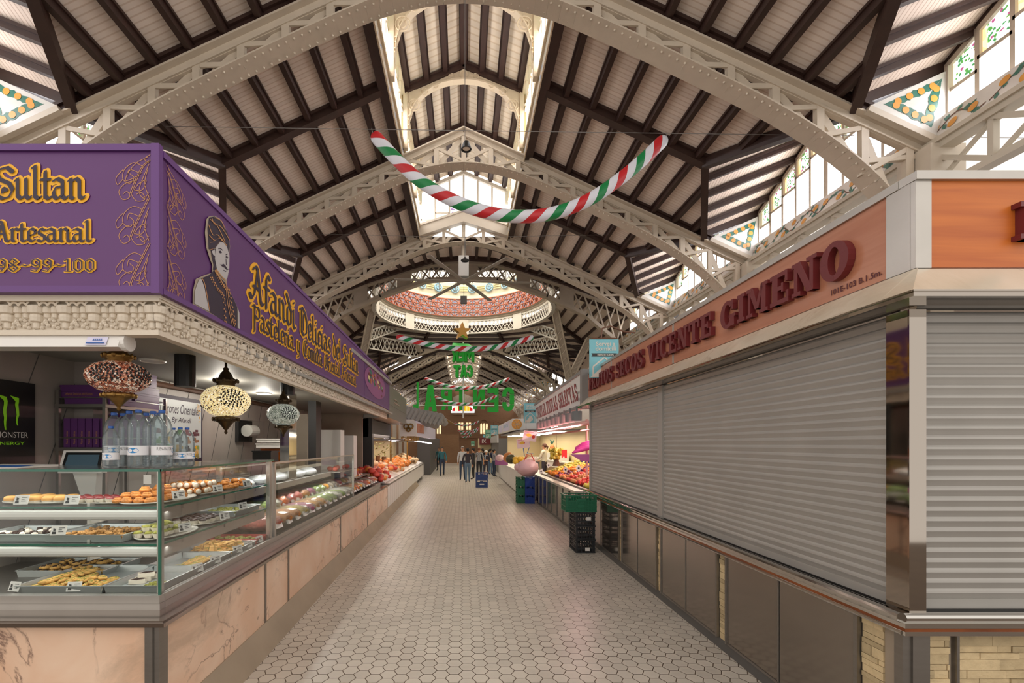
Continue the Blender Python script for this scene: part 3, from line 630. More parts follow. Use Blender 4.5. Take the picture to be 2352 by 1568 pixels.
m = MB()                                                   # roof planes seen between the struts, facing down the aisle
for sg in (-1, 1):
    A = [at(CX + sg * 205, 692, 34), at(CX + sg * 330, 735, 33), at(CX + sg * 245, 872, 40), at(CX + sg * 92, 800, 40), at(CX + sg * 128, 745, 38.5)]
    m.m = 0; m.poly(A if sg > 0 else A[::-1])
    B = [at(CX + sg * 318, 712, 32), at(CX + sg * 400, 720, 31), at(CX + sg * 262, 872, 38.5), at(CX + sg * 236, 868, 38.5)]
    m.poly(B if sg > 0 else B[::-1])
cs = struct(m.build('ceiling_transept', 'plank_y'))
for sg in (-1, 1):
    for k in range(11):
        t = k / 10; p, q2 = at(CX + sg * 207, 695, 33.8).lerp(at(CX + sg * 236, 870, 38.3), t), at(CX + sg * 328, 738, 32.8).lerp(at(CX + sg * 255, 870, 38.3), t)
        q = MB(); q.beam(p, q2, .16, .2); q.build('purlin', 'brown', cs)
        p2 = at(CX + sg * 128, 748, 38.2).lerp(at(CX + sg * 92, 800, 39.7), t); q = MB(); q.beam(p2, p.lerp(q2, .1), .15, .18); q.build('purlin', 'brown', cs)
    for t in (.3, .7):
        q = MB(); q.beam(at(CX + sg * 207, 700, 33.6).lerp(at(CX + sg * 128, 748, 38.0), t), at(CX + sg * 240, 862, 38.0).lerp(at(CX + sg * 95, 800, 39.5), t), .2, .2); q.build('rafter', 'brown', cs)
# struts from the columns to the ring
def lattice(p, q, w_, h, n, mb):
    p, q = V(p), V(q); d = (q - p); up = V((0, 0, 1)); mb.beam(p + up * h / 2, q + up * h / 2, w_, .09); mb.beam(p - up * h / 2, q - up * h / 2, w_, .09)
    for k in range(n):
        a, b = p + d * k / n, p + d * (k + 1) / n; mb.beam(a + up * h / 2, b - up * h / 2, .03, .05); mb.beam(a - up * h / 2, b + up * h / 2, .03, .05)
for sg, nm in ((-1, 'purple shop side'), (1, 'white fruit sign side')):
    t_ = thing('dome_strut', 'cream V-shaped pair of lattice struts carrying the dome ring, ' + nm, 'strut', tuple(at(CX + sg * 243, 872, 35)), 'struts of the dome')
    for (px, py, Y) in ((205, 690, 31.5), (312, 733, 33)):
        m = MB(); b = at(CX + sg * 243, 872, 35); e = at(CX + sg * px, py, Y); sd = V((.24, 0, 0)); m.beam(b - sd, e - sd, .1, .12); m.beam(b + sd, e + sd, .1, .12); n = 12
        for k in range(n): p, q = b.lerp(e, k / n), b.lerp(e, (k + 1) / n); m.beam(p - sd, q + sd, .06, .04, (0, 1, 0))
        m.poly([b - sd + V((0, .08, 0)), b + sd + V((0, .08, 0)), e + sd + V((0, .08, 0)), e - sd + V((0, .08, 0))]); m.build('leg', 'cream', t_)
    m = MB(); lattice(at(CX + sg * 215, 770, 33.5), at(CX + sg * 140, 744, 36.5), .1, .7, 10, m); m.build('upper_lattice', 'whitepaint', t_)
    m = MB(); lattice(at(CX + sg * 217, 784, 33.8), at(CX + sg * 105, 806, 38.5), .1, 1.0, 12, m); m.build('lower_lattice', 'whitepaint', t_)
    m = MB(); m.beam(at(CX + sg * 125, 745, 37), at(CX + sg * 100, 808, 38.5), .4, .12); m.build('post', 'cream', t_)
# ---- end wall of the hall
m = MB(); WY = 69.2
wood('brick', '8f6b4f', '9c7858', scale=(3, 3, 18), rough=.8)
m.box(-12, 12, WY, WY + .4, 0, 12.6); ew = struct(m.build('wall_back', 'brick'))
def wpt(px, py, d=.06): p = at(px, py, WY - d); return p
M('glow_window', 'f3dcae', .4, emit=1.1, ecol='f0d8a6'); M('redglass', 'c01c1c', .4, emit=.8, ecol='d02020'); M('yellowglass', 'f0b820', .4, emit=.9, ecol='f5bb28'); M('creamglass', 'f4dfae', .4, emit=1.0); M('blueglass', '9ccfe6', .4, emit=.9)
root = struct(MB().box(*[c for c in (at(1036, 0, WY).x, at(1090, 0, WY).x)], WY - .12, WY - .02, at(0, 947, WY).z, at(0, 945.5, WY).z).build('window_fan', 'cream'))
m = MB(); m.m = 0; cols = [0, 2, 0, 2, 1, 0, 1, 0]
cols = [0, 2, 0, 1, 1, 1, 0]
for k in range(7):
    x0 = 1039 + k * 6.7; x1 = x0 + 6.2; mid = 1062.5
    top = lambda x: 945 - 15 * math.sqrt(max(0.02, 1 - ((x - mid) / 25) ** 2))
    m.m = cols[k]; m.poly([wpt(x0, 944), wpt(x1, 944), wpt(x1, top(x1)), wpt((x0 + x1) / 2, top((x0 + x1) / 2)), wpt(x0, top(x0))])
m.m = 3
for k in range(8): x0 = 1037 + k * 6.4; m.poly([wpt(x0, 947.5), wpt(x0 + 5.6, 947.5), wpt(x0 + 5.6, 944.5), wpt(x0, 944.5)])
m.build('coloured_pane', ['redglass', 'yellowglass', 'creamglass', 'pane_soft'], root)
m = MB(); m.poly([wpt(1036, 932, .03), wpt(1090, 932, .03), wpt(1090, 948, .03), wpt(1036, 948, .03)]); m.build('white_surround', 'pane_soft', root)
n = 1
for (x0, x1, y0, y1, pts) in ((1053.5, 1058, 970, 987, 0), (1059.5, 1064, 970, 987, 0), (1071, 1075.5, 970, 987, 0), (1077, 1081.5, 970, 987, 0), (1103, 1107.5, 971, 996, 1), (1109.5, 1114, 971, 996, 1), (1116, 1120.5, 971, 996, 1)):
    m = MB(); mid = (x0 + x1) / 2; P = [wpt(x0, y1), wpt(x1, y1), wpt(x1, y0 + 4), wpt(mid, y0), wpt(x0, y0 + 4)] if pts else [wpt(x0, y1), wpt(x1, y1), wpt(x1, y0), wpt(x0, y0)]
    m.poly(P); struct(m.build('window_end_%d' % n, 'glow_window')); n += 1
m = MB(); n = 10
for k in range(n):
    a0, a1 = PI * k / n, PI * (k + 1) / n
    for R_, dd in ((11.5, 1),): m.beam(wpt(1111.5 - R_ * math.cos(a0), 975 - R_ * 1.1 * math.sin(a0)), wpt(1111.5 - R_ * math.cos(a1), 975 - R_ * 1.1 * math.sin(a1)), .12, .2)
m.beam(wpt(1040, 951), wpt(1095, 951), .2, .25); m.beam(wpt(985, 1004), wpt(1150, 1004), .15, .2)
struct(m.build('trim_end', 'brick'))
m = MB(); m.poly([wpt(1036, 880, .05), wpt(1090, 880, .05), wpt(1085, 868, .05), wpt(1063, 862, .05), wpt(1041, 868, .05)]); struct(m.build('window_top', 'pane_soft'))
m = MB()
for (x0, x1) in ((1040, 1086),): m.poly([wpt(x0, 924, .04), wpt(x1, 924, .04), wpt(x1, 912, .04), wpt(1063, 903, .04), wpt(x0, 912, .04)])
struct(m.build('trim_tympanum', 'stonegrey'))
for sg, nm in ((-1, 'left'), (1, 'right')):
    m = MB(); m.box(*sorted((sg * 14.5, sg * 14.8)), 19, 70, 0, 9.3); m.box(*sorted((sg * 10.2, sg * 14.8)), 40, 40.2, 5.5, 9.3); struct(m.build('wall_' + nm, 'sand'))
# ================================================================== LETTER STROKES
BL = {
 'i': ([[(0, .85), (.12, .97), (.12, .12), (.25, .0), (.36, .1)], [(.08, 1.32), (.18, 1.4)]], .42),
 'l': ([[(0, 1.5), (.12, 1.6), (.12, .12), (.25, 0), (.36, .1)]], .42),
 't': ([[(.14, 1.35), (.14, .12), (.27, 0), (.4, .1)], [(-.04, .95), (.36, .95)]], .46),
 'u': ([[(0, .88), (.1, .98), (.1, .15), (.24, 0), (.48, .18)], [(.46, .98), (.48, .9), (.48, .12), (.6, 0), (.7, .1)]], .76),
 'n': ([[(0, .88), (.1, .98), (.1, .05), (.2, 0)], [(.1, .82), (.34, 1.0), (.48, .85), (.48, .12), (.6, 0), (.7, .1)]], .76),
 'm': ([[(0, .88), (.1, .98), (.1, .05), (.2, 0)], [(.1, .82), (.34, 1.0), (.46, .85), (.46, .05), (.54, 0)], [(.46, .82), (.7, 1.0), (.82, .85), (.82, .12), (.94, 0), (1.04, .1)]], 1.1),
 'a': ([[(.05, .88), (.22, 1.0), (.45, .85), (.45, .12), (.57, 0), (.67, .1)], [(.45, .62), (.16, .55), (.06, .35), (.08, .12), (.2, 0), (.45, .18)]], .73),
 'r': ([[(0, .88), (.1, .98), (.1, .1), (.22, 0)], [(.1, .82), (.3, 1.0), (.45, .86)]], .5),
 'e': ([[(.48, .16), (.27, 0), (.09, .16), (.09, .8), (.27, 1.0), (.45, .85), (.44, .62), (.1, .42)]], .56),
 's': ([[(.44, .86), (.24, 1.0), (.1, .82), (.12, .64), (.42, .4), (.44, .18), (.24, 0), (.03, .12)]], .54),
 'c': ([[(.44, .85), (.26, 1.0), (.09, .82), (.09, .16), (.24, 0), (.46, .16)]], .54),
 'd': ([[(.1, .82), (.1, .16), (.27, 0), (.48, .16), (.48, .8), (.3, 1.1), (.0, 1.55)], [(.1, .82), (.28, 1.0), (.46, .85)]], .62),
 'f': ([[(.16, 0), (.16, 1.35), (.3, 1.6), (.46, 1.46)], [(-.03, .95), (.42, .95)]], .5),
 'y': ([[(0, .88), (.1, .98), (.1, .2), (.25, .05), (.48, .2)], [(.48, .98), (.48, .1), (.32, -.32), (.05, -.42)]], .62),
 'o': ([[(.1, .82), (.1, .16), (.27, 0), (.48, .16), (.48, .84), (.28, 1.0), (.1, .82)]], .6),
 'S': ([[(.78, 1.32), (.52, 1.55), (.2, 1.45), (.08, 1.18), (.22, .95), (.62, .76), (.78, .45), (.62, .1), (.36, 0), (.12, .1), (.02, .34)], [(.34, .3), (.36, .52), (.52, .4)]], .9),
 'A': ([[(-.04, .18), (.1, .0), (.3, .3), (.54, 1.45), (.42, 1.55), (.2, 1.32)], [(.54, 1.45), (.76, .12), (.88, 0), (1.0, .12)], [(.2, .6), (.68, .6)]], 1.04),
 'D': ([[(.16, 1.42), (.16, .16), (.42, 0), (.78, .26), (.84, .9), (.62, 1.36), (.26, 1.56), (-.05, 1.34)], [(.4, 1.2), (.4, .32)]], .98),
 'C': ([[(.78, 1.3), (.52, 1.52), (.2, 1.3), (.1, .7), (.2, .2), (.46, 0), (.78, .2)], [(.44, 1.25), (.44, .32)]], .88),
 'O': ([[(.42, 1.5), (.12, 1.2), (.1, .3), (.42, 0), (.78, .3), (.8, 1.15), (.42, 1.5)], [(.44, 1.2), (.44, .32)]], .94),
 'P': ([[(.22, 1.4), (.22, -.25), (.1, -.35)], [(-.06, 1.32), (.12, 1.5), (.32, 1.38), (.58, 1.5), (.76, 1.28), (.74, .85), (.56, .66), (.24, .8)]], .84),
 '1': ([[(0, 1.25), (.2, 1.45), (.2, .1)], [(.02, .05), (.4, .05)]], .5),
 '0': ([[(.35, 1.45), (.1, 1.15), (.1, .35), (.35, .03), (.6, .35), (.6, 1.15), (.35, 1.45)]], .74),
 '9': ([[(.6, .95), (.35, .65), (.1, .9), (.12, 1.25), (.36, 1.45), (.6, 1.2), (.58, .5), (.35, .05), (.08, .15)]], .74),
 '8': ([[(.35, .78), (.1, 1.1), (.35, 1.45), (.6, 1.12), (.35, .78), (.06, .4), (.35, .03), (.64, .4), (.35, .78)]], .74),
 '~': ([[(.02, .68), (.2, .8), (.4, .66), (.6, .78)]], .7), ' ': ([], .5)}
def blackletter(dark, gold, word, o, ux, uy, width, xh, rim=.13, nib=.1, off=.004):
    adv = sum(BL[c][1] for c in word); kx = width / adv; o, ux, uy = V(o), V(ux), V(uy); n = ux.cross(uy).normalized()
    x = 0; nb = (nib * .8, nib * .75); ct = 0; xh0 = xh
    for c in word:
        for line in BL[c][0]:
            for p, q in zip(line, line[1:]):
                core = hull2([(a[0] + sx * nb[0], a[1] + sx * nb[1]) for a in (p, q) for sx in (-1, 1)] + [(a[0] + sx * .03, a[1] - sx * .03) for a in (p, q) for sx in (-1, 1)])
                ct += 1; e_ = (ct % 24) * .00012; dark.poly([o + ux * (x + a) * kx + uy * b * xh + n * (off + .0045 + e_) for a, b in core])
                if gold is not None:
                    big = hull2([(a + rim * math.cos(t * PI / 4), b + rim * math.sin(t * PI / 4)) for a, b in core for t in range(8)])
                    gold.poly([o + ux * (x + a) * kx + uy * b * xh + n * (off * .5 + e_) for a, b in big])
        x += BL[c][1]
def ribbon(mb, pts, w_, o, ux, uy, off=.003):
    n = V(ux).cross(V(uy)).normalized(); P = [V(o) + V(ux) * a + V(uy) * b + n * off for a, b in pts]; A, B = [], []
    for i, p in enumerate(P):
        t = (P[min(i + 1, len(P) - 1)] - P[max(i - 1, 0)]); s_ = n.cross(t); s_ = s_.normalized() * w_ / 2 if s_.length > 1e-9 else V((0, 0, 0)); A.append(p - s_); B.append(p + s_)
    mb.strip(A, B)
def curve(P, n=6):
    """smooth line through points"""
    out = []
    for i in range(len(P) - 1):
        p0, p1, p2, p3 = P[max(i - 1, 0)], P[i], P[i + 1], P[min(i + 2, len(P) - 1)]
        for k in range(n):
            t = k / n; out.append(tuple(.5 * (2 * b + (c - a) * t + (2 * a - 5 * b + 4 * c - d) * t * t + (3 * b - a - 3 * c + d) * t ** 3) for a, b, c, d in zip(p0, p1, p2, p3)))
    return out + [P[-1]]
def scrolls(mb, o, ux, uy, h, sg=1):
    """half of an acanthus scroll; its stem side at x=0, leaves to negative x"""
    def rb(pts, w_=.0035): ribbon(mb, [(a * h * sg, b * h) for a, b in curve(pts)], w_ , o, ux, uy)
    for z in (.02, .36, .68):
        k = .36 if z < .6 else .3
        for d in (0, -.012): rb([(0 + d, z + .32 * k / .36), (-.05 + d, z + .22), (-.1 + d, z + .12), (-.14 + d, z + .02)])
        rb([(-.05, z + .22), (-.12, z + .25), (-.19, z + .2), (-.2, z + .13), (-.15, z + .1), (-.12, z + .14), (-.15, z + .17)]); rb([(-.07, z + .17), (-.15, z + .2), (-.17, z + .15)])
        rb([(-.1, z + .12), (-.18, z + .1), (-.23, z + .04), (-.2, z - .02), (-.15, z + .0), (-.17, z + .04), (-.2, z + .02)])
        rb([(-.02, z + .2), (-.04, z + .1), (-.01, z + .0)]); rb([(-.01, z + .24), (-.08, z + .06), (-.05, z - .01), (-.01, z + .03)])
        rb([(-.12, z + .05), (-.08, z + .1), (-.03, z + .12), (-.06, z + .05), (-.12, z + .05)]); rb([(-.2, z + .2), (-.25, z + .14), (-.24, z + .09), (-.2, z + .13)])
        rb([(-.14, z + .02), (-.1, z - .03), (-.04, z - .02), (-.06, z + .03), (-.1, z + .02)])
    rb([(-.02, .97), (-.1, .93), (-.16, .86), (-.18, .8), (-.12, .82), (-.06, .86)]); rb([(0, .99), (-.04, .96), (-.02, .93), (0, .95)])

# ================================================================== LEFT PASTRY STALL
Y0, YE = 2.8, 12.2
def hexl(mb, x0, x1, ya, yb, z0, z1, x0t=None, x1t=None):
    """box along the left stall: x0 outer (aisle side), x1 inner"""
    x0t = x0 if x0t is None else x0t; x1t = x1 if x1t is None else x1t
    return mb.hexa([(lx(x1, ya), ya, z0), (lx(x0, ya), ya, z0), (lx(x0, yb), yb, z0), (lx(x1, yb), yb, z0), (lx(x1t, ya), ya, z1), (lx(x0t, ya), ya, z1), (lx(x0t, yb), yb, z1), (lx(x1t, yb), yb, z1)])
root = thing('market_counter', 'peach marble counter with steel ledge under the glass pastry case', 'counter', (-2.6, 3.4, 0), 'stall counters on the left of the aisle')
js = [2.86, 4.35, 4.95, 7.2, 9.4, 12.2]
for a, b in zip(js, js[1:]):
    m = MB(); hexl(m, 1.87, 1.95, a + .015, b - .015, .02, .785); m.build('marble_panel', 'peach', root)
m = MB(); m.box(-4.4, -1.955, Y0, Y0 + .08, .02, .785); m.build('front_marble_panel', 'peach', root)
m = MB()
for y in js[1:-1]: hexl(m, 1.862, 1.95, y - .016, y + .016, .1, .785)
m.build('joint_strip', 'brushed', root)
m = MB(); m.box(-1.955, -1.865, Y0 - .012, Y0 + .07, 0, .79); m.box(-1.93, -1.9, Y0 - .022, Y0, 0, .79); m.build('corner_post', 'brushed', root)
m = MB(); m.box(-4.4, -1.83, Y0 - .03, Y0 + .17, .785, .825); hexl(m, 1.83, 2.05, Y0 + .17, YE, .785, .825); hexl(m, 1.815, 1.829, Y0 - .031, YE, .79, .815); m.box(-4.4, -1.815, Y0 - .045, Y0 - .031, .79, .815); m.build('steel_ledge', 'ledge', root)
m = MB(); a, b = 3.0, 21.0
m.hexa([(lx(1.96, a), a, 0), (lx(1.74, a), a, 0), (lx(1.74, b), b, 0), (lx(1.96, b), b, 0), (lx(1.96, a), a, .2), (lx(1.86, a), a, .2), (lx(1.86, b), b, .2), (lx(1.96, b), b, .2)]); M('kerb', 'a5947f', .6, var=.12, vscale=2); m.build('sloped_skirting', 'kerb', root)
# glass case
CZ, TZ = .925, 1.725
root = thing('display_case', 'L-shaped glass pastry case with three tiers and the water bottles on top', 'display case', (-2.4, 3.3, .82), 'glass display cases')
m = MB(); yb = 4.78
m.box(-4.3, -1.97, 2.95, 3.0, .825, .868); m.box(-4.3, -1.965, 2.94, 2.99, .872, .92); hexl(m, 1.965, 2.0, 3.001, 11.6, .825, .868); hexl(m, 1.96, 2.0, 2.991, 11.6, .872, .92); m.build('base_frame', 'steel', root)
m = MB(); m.box(-4.3, -2.0, 3.0, 3.9, .86, .9); hexl(m, 2.0, 2.85, 3.901, yb, .86, .9); m.build('deck', 'brushed', root)
m = MB(); m.box(-4.3, -1.975, 2.965, 2.973, .92, TZ); m.build('front_glass', 'glass', root)
m = MB(); hexl(m, 1.975, 1.983, 2.965, 4.76, .92, TZ); m.build('side_glass', 'glass', root)
m = MB(); m.box(-4.3, -1.96, 2.955, 3.55, TZ, TZ + .012); hexl(m, 1.965, 2.55, 3.55, yb, TZ, TZ + .012); m.build('top_glass', 'cover', root)
m = MB(); m.box(-4.3, -1.955, 2.95, 2.958, TZ - .002, TZ + .013); hexl(m, 1.957, 1.966, 2.95, yb, TZ - .002, TZ + .013); hexl(m, 1.972, 1.986, 2.962, 2.976, .92, TZ); m.build('green_glass_edge', 'glassgreen', root)
m = MB(); hexl(m, 1.99, 2.02, 3.0, 3.03, .9, TZ); hexl(m, 1.98, 2.02, yb - .05, yb, .9, TZ + .01); hexl(m, 2.5, 2.54, yb - .05, yb, .9, TZ); m.box(-2.09, -2.04, 2.97, 3.0, 1.64, 1.7); m.build('post', 'steel', root)
S1, S2 = 1.485, 1.24
for z, d in ((S1, .5), (S2, .62)):
    m = MB(); m.box(-4.3, -2.02, 3.02, 3.02 + d, z - .01, z); hexl(m, 2.02, 2.02 + d, 3.02 + d, yb - .06, z - .01, z); sh = m.build('glass_shelf', 'cover', root)
    m = MB(); m.box(-4.3, -2.01, 3.008, 3.016, z - .012, z + .001); hexl(m, 2.006, 2.016, 3.01, yb - .06, z - .012, z + .001); m.build('green_glass_edge', 'glassgreen', sh)
    m = MB(); m.tube([(-4.3, 3.03, z - .055), (-2.02, 3.03, z - .055)], .033, 12); m.build('front_rail', 'white', sh)
    m = MB(); hexl(m, 2.03, 2.05, 3.05, yb - .06, z - .1, z - .02); hexl(m, 2.5, 2.52, 3.05, yb - .06, z - .12, z + .02); m.build('side_rail', 'steel', sh)
    for y in (3.3, 3.9, 4.5): m = MB(); hexl(m, 2.03, 2.5, y - .012, y + .012, z - .05, z - .012); m.build('bracket', 'darkgrey', sh)
m = MB(); m.box(-4.3, -2.85, 3.88, 3.92, .9, 1.18); hexl(m, 2.83, 2.86, 3.9, yb, .9, 1.18); m.build('back_panel', 'brushed', root)
# lower long case behind
root = thing('display_case', 'long glass counter case of bagged sweets behind the pastry case', 'display case', (-2.4, 8, .82), 'glass display cases')
m = MB(); hexl(m, 2.0, 2.9, 4.85, 11.6, .86, .9, 2.0, 2.9); m.build('deck', 'brushed', root)
m = MB(); hexl(m, 1.975, 1.983, 4.84, 8.6, .92, 1.7); m.build('front_glass', 'glass', root)
m = MB(); hexl(m, 1.97, 1.99, 4.84, 8.6, 1.69, 1.71); hexl(m, 1.97, 2.0, 4.83, 4.87, .92, 1.7); hexl(m, 1.97, 2.0, 8.58, 8.62, .92, 1.7); hexl(m, 2.85, 2.88, 4.84, 8.6, 1.6, 1.62); m.build('top_rail', 'steel', root)
m = MB(); hexl(m, 2.42, 2.85, 4.9, 8.6, 1.34, 1.36); hexl(m, 2.4, 2.43, 4.9, 8.6, 1.3, 1.38); m.build('upper_shelf', 'steel', root)
m = MB(); hexl(m, 2.88, 2.9, 4.85, 11.6, .9, 1.35); m.build('back_panel', 'brushed', root)
# canopy with sign
NX = V((-.018, 1, 0)).normalized(); ZU = V((0, 0, 1)); XU = V((1, 0, 0))
SF = 2.74                                              # front face of the sign
root = thing('shop_canopy', 'purple corner shop canopy with gold blackletter writing over a carved white cornice', 'canopy', (-2.6, 4, 2.6))
m = MB(); m.box(-5, -1.835, SF, SF + .08, 2.81, 3.68); m.build('front_panel', 'purple', root)
m = MB(); hexl(m, 1.83, 1.9, SF + .081, YE, 2.81, 3.66); sp = m.build('side_panel', 'purple', root)
m = MB(); m.box(-5, -1.871, SF - .015, SF + .02, 3.66, 3.7); m.box(-5, -1.871, SF - .015, SF - .001, 2.811, 2.85); m.box(-1.87, -1.822, SF - .02, SF + .02, 2.805, 3.7)
hexl(m, 1.82, 1.86, SF + .021, YE, 3.64, 3.68); hexl(m, 1.82, 1.86, SF + .021, YE, 2.811, 2.845); hexl(m, 1.82, 1.86, YE - .04, YE, 2.81, 3.68)
for y in (6.2, 8.9): hexl(m, 1.827, 1.86, y - .003, y + .003, 2.85, 3.64)
m.build('edge_trim', 'purple_trim', root)
m = MB(); m.box(-3.8, -1.9, 2.84, YE, 2.7, 2.74); m.box(-3.8, -1.92, SF + .1, YE, 3.5, 3.56); M('soffit', '9a978f', .6); m.build('soffit', 'soffit', root)
def words(*args):
    dk, gd = MB(), MB(); blackletter(dk, gd, *args); dk.build('dark_lettering', 'letter_dark', root); gd.build('gold_outline', 'gold', root)
def sidept(y, z): return V((lx(1.83, y), y, z))
words('Sultan', at(-8, 458, SF), XU, ZU, .545, .122)
words('Artesanal', at(-14, 556, SF), XU, ZU, .6, .078)
words('9~98~99~100', at(-58, 625, SF), XU, ZU, .735, .053, .09, .06)
words('Afandi Delicias del Sultan', sidept(3.93, 3.17), NX, ZU, 4.38, .2)
words('Pasteleria y Comida Oriental Artesanal', sidept(3.98, 2.935), NX, ZU, 4.15, .128)
m = MB(); scrolls(m, (-1.885, SF, 2.83), XU, ZU, .82); scrolls(m, sidept(2.8, 2.83), NX, ZU, .8, -1)
m.build('gold_scrollwork', 'goldline', root)
# portrait board of the turbaned man (printed panel)
def cp(x, y, d): p = lside(380 + x / 5.6, 480 + y / 5.6); return p + V((d, 0, 0))
def shape(mb, pts, d): mb.poly([cp(x, y, d) for x, y in pts])
m = MB(); shape(m, [(540, 95), (610, 85), (680, 120), (735, 210), (770, 280), (805, 400), (815, 480), (805, 600), (800, 760), (775, 900), (775, 980), (850, 1130), (905, 1250), (935, 1330), (940, 1550), (330, 1220), (335, 1050), (370, 900), (480, 850), (575, 820), (585, 720), (540, 600), (510, 500), (490, 300), (510, 130)], .01); m.build('portrait_cutout', 'sand', root)
m = MB()
for pts in ([(540, 110), (610, 95), (670, 130), (725, 200), (745, 250), (775, 290), (800, 390), (808, 480), (800, 590), (770, 480), (720, 420), (680, 420), (640, 470), (600, 520), (560, 525), (535, 510), (530, 400), (520, 250)],
            [(440, 890), (540, 850), (600, 790), (610, 800), (680, 880), (760, 960), (775, 990), (850, 1140), (905, 1260), (905, 1540), (540, 1320), (500, 1100), (470, 980)], [(560, 525), (625, 515), (612, 640), (640, 800), (590, 780), (600, 720), (575, 620)]): shape(m, pts, .012)
m.build('portrait_dark', 'letter_dark', root)
m = MB(); M('portraitgrey', 'b9b4b4', .5)
for pts in ([(625, 490), (680, 425), (730, 430), (770, 490), (800, 600), (797, 760), (775, 880), (755, 908), (700, 860), (640, 780), (612, 640), (618, 540)], [(405, 905), (440, 900), (480, 1020), (540, 1318), (345, 1213), (352, 1050)], [(910, 1275), (930, 1335), (935, 1540), (910, 1525)], [(570, 540), (612, 520), (614, 600), (590, 590)]): shape(m, pts, .014)
m.build('portrait_light', 'portraitgrey', root)
m = MB()
for pts in ([(680, 708), (700, 715), (720, 703), (742, 722), (770, 765), (790, 772), (765, 786), (728, 748), (700, 735)], [(660, 540), (680, 533), (700, 555), (690, 572), (668, 562)], [(748, 610), (765, 600), (782, 625), (770, 636), (752, 628)], [(652, 502), (680, 500), (715, 528), (710, 535), (678, 510), (655, 512)], [(745, 585), (770, 572), (778, 580), (755, 592)], [(750, 640), (756, 640), (762, 718), (752, 720)], [(720, 780), (760, 800), (750, 806), (722, 792)]): shape(m, pts, .016)
m.build('portrait_feature', 'letter_dark', root)
m = MB()
def cl(pts, w_=.006):
    P = [cp(x, y, .017) for x, y in curve(pts, 4)]; A = [p + V((0, 0, w_ / 2)) + V((0, w_ / 2, 0)) for p in P]; B = [p - V((0, 0, w_ / 2)) - V((0, w_ / 2, 0)) for p in P]; m.strip(A, B)
for pts in ([(545, 130), (640, 220), (740, 420)], [(525, 200), (580, 330), (640, 330), (720, 415)], [(600, 110), (690, 150), (735, 250)], [(530, 330), (600, 400), (660, 370), (700, 400)], [(545, 430), (590, 420), (640, 380)], [(540, 520), (600, 500), (690, 400), (760, 470)], [(570, 120), (600, 190), (690, 230), (800, 400)], [(610, 790), (680, 900), (750, 1040)], [(640, 790), (700, 870), (752, 920)], [(750, 930), (770, 1200), (835, 1500)], [(768, 1000), (800, 1250), (860, 1510)], [(440, 890), (480, 980), (540, 1315)]): cl(pts)
for base in ([(560, 860), (640, 1010), (720, 1120), (745, 1440)], [(620, 770), (660, 880), (735, 990)], [(785, 1010), (830, 1250), (870, 1480)]):
    C = curve(base, 9)
    for k, (x, y) in enumerate(C): cl([(x, y), (x + (14 if k % 2 else -14), y + 16), (x + (4 if k % 2 else -4), y + 22)], .009)
m.build('portrait_gold_line', 'goldline', root)
m = MB(); c_ = sidept(10.2, 3.25); m.poly([c_ + NX * 1.32 * math.cos(k * PI / 20) + ZU * .31 * math.sin(k * PI / 20) + V((.006, 0, 0)) for k in range(40)]); M('mauve', '8a4a80', .45); m.build('oval_picture', 'mauve', root)
R = random.Random(4); m = MB()
for (u, w_, cnt, sp) in ((-.5, .08, 26, .4), (.35, .07, 10, .18), (.75, -.08, 6, .12)):
    for k in range(cnt):
        p = c_ + NX * (u + R.uniform(-sp, sp)) + ZU * (w_ + R.uniform(-.14, .12)) + V((.008 + k * .0003, 0, 0)); r = R.uniform(.02, .045); m.m = R.choice([0, 0, 1, 2, 3]); m.poly([p + NX * 3 * r * math.cos(j * PI / 4) + ZU * r * math.sin(j * PI / 4) for j in range(8)])
m.build('food_print', ['terracotta', 'green_leaf', 'ochre', 'maroon'], root)
# carved cornice
m = MB()
def module(o, u, n):
    """one bay of stacked niches: u along, n outward"""
    def lp(prof, s_, k=8):
        vs, fs = [], []
        for r, z in prof:
            for j in range(k): t = PI * j / (k - 1); vs.append(o + u * (s_ - r * math.cos(t)) + n * (r * math.sin(t)) + ZU * z)
        for i in range(len(prof) - 1):
            for j in range(k - 1): a = i * k + j; fs.append((a, a + 1, a + k + 1, a + k))
        m.add(vs, fs)
    lp([(.012, .012), (.02, .02), (.022, .05), (.018, .054), (.034, .06), (.038, .085), (.036, .1), (.031, .103), (.045, .11), (.05, .14), (.046, .155)], 0)
    for s_ in (.065, .115): lp([(.006, .075), (.018, .085), (.02, .105), (.017, .108), (.026, .114), (.026, .14), (.022, .152)], s_)
    for s_, r in ((.0, .04), (.065, .024), (.115, .024)):
        pts = [o + u * (s_ - r * math.cos(PI * j / 8)) + n * .03 + ZU * (.15 + r * math.sin(PI * j / 8) * .9) for j in range(9)]; m.tube(pts, .007, 5)
    R2 = random.Random(2)
    for j in range(7): m.ball(o + u * (.09 + .05 * math.cos(PI * j / 6)) + n * .012 + ZU * (.02 + .05 * math.sin(PI * j / 6)), .011, 5, 4)
    for j in range(4): m.ball(o + u * (.09 + R2.uniform(-.03, .03)) + n * .014 + ZU * (.025 + R2.uniform(0, .03)), .012, 5, 4)
st = .18
n_ = int((YE - Y0) / st)
for k in range(n_): y = Y0 + .03 + k * st; module(V((lx(1.9, y), y, 2.6)), NX, V((1, .018, 0)).normalized())
for k in range(16): module(V((-1.93 - k * st, Y0 + .03, 2.6)), XU * -1, V((0, -1, 0)))
hexl(m, 1.895, 1.95, Y0 + .091, YE, 2.59, 2.82); hexl(m, 1.86, 1.893, Y0 + .092, YE, 2.775, 2.815); hexl(m, 1.85, 1.859, Y0 - .021, YE, 2.79, 2.812); hexl(m, 1.885, 1.95, Y0 + .0905, YE, 2.575, 2.606)
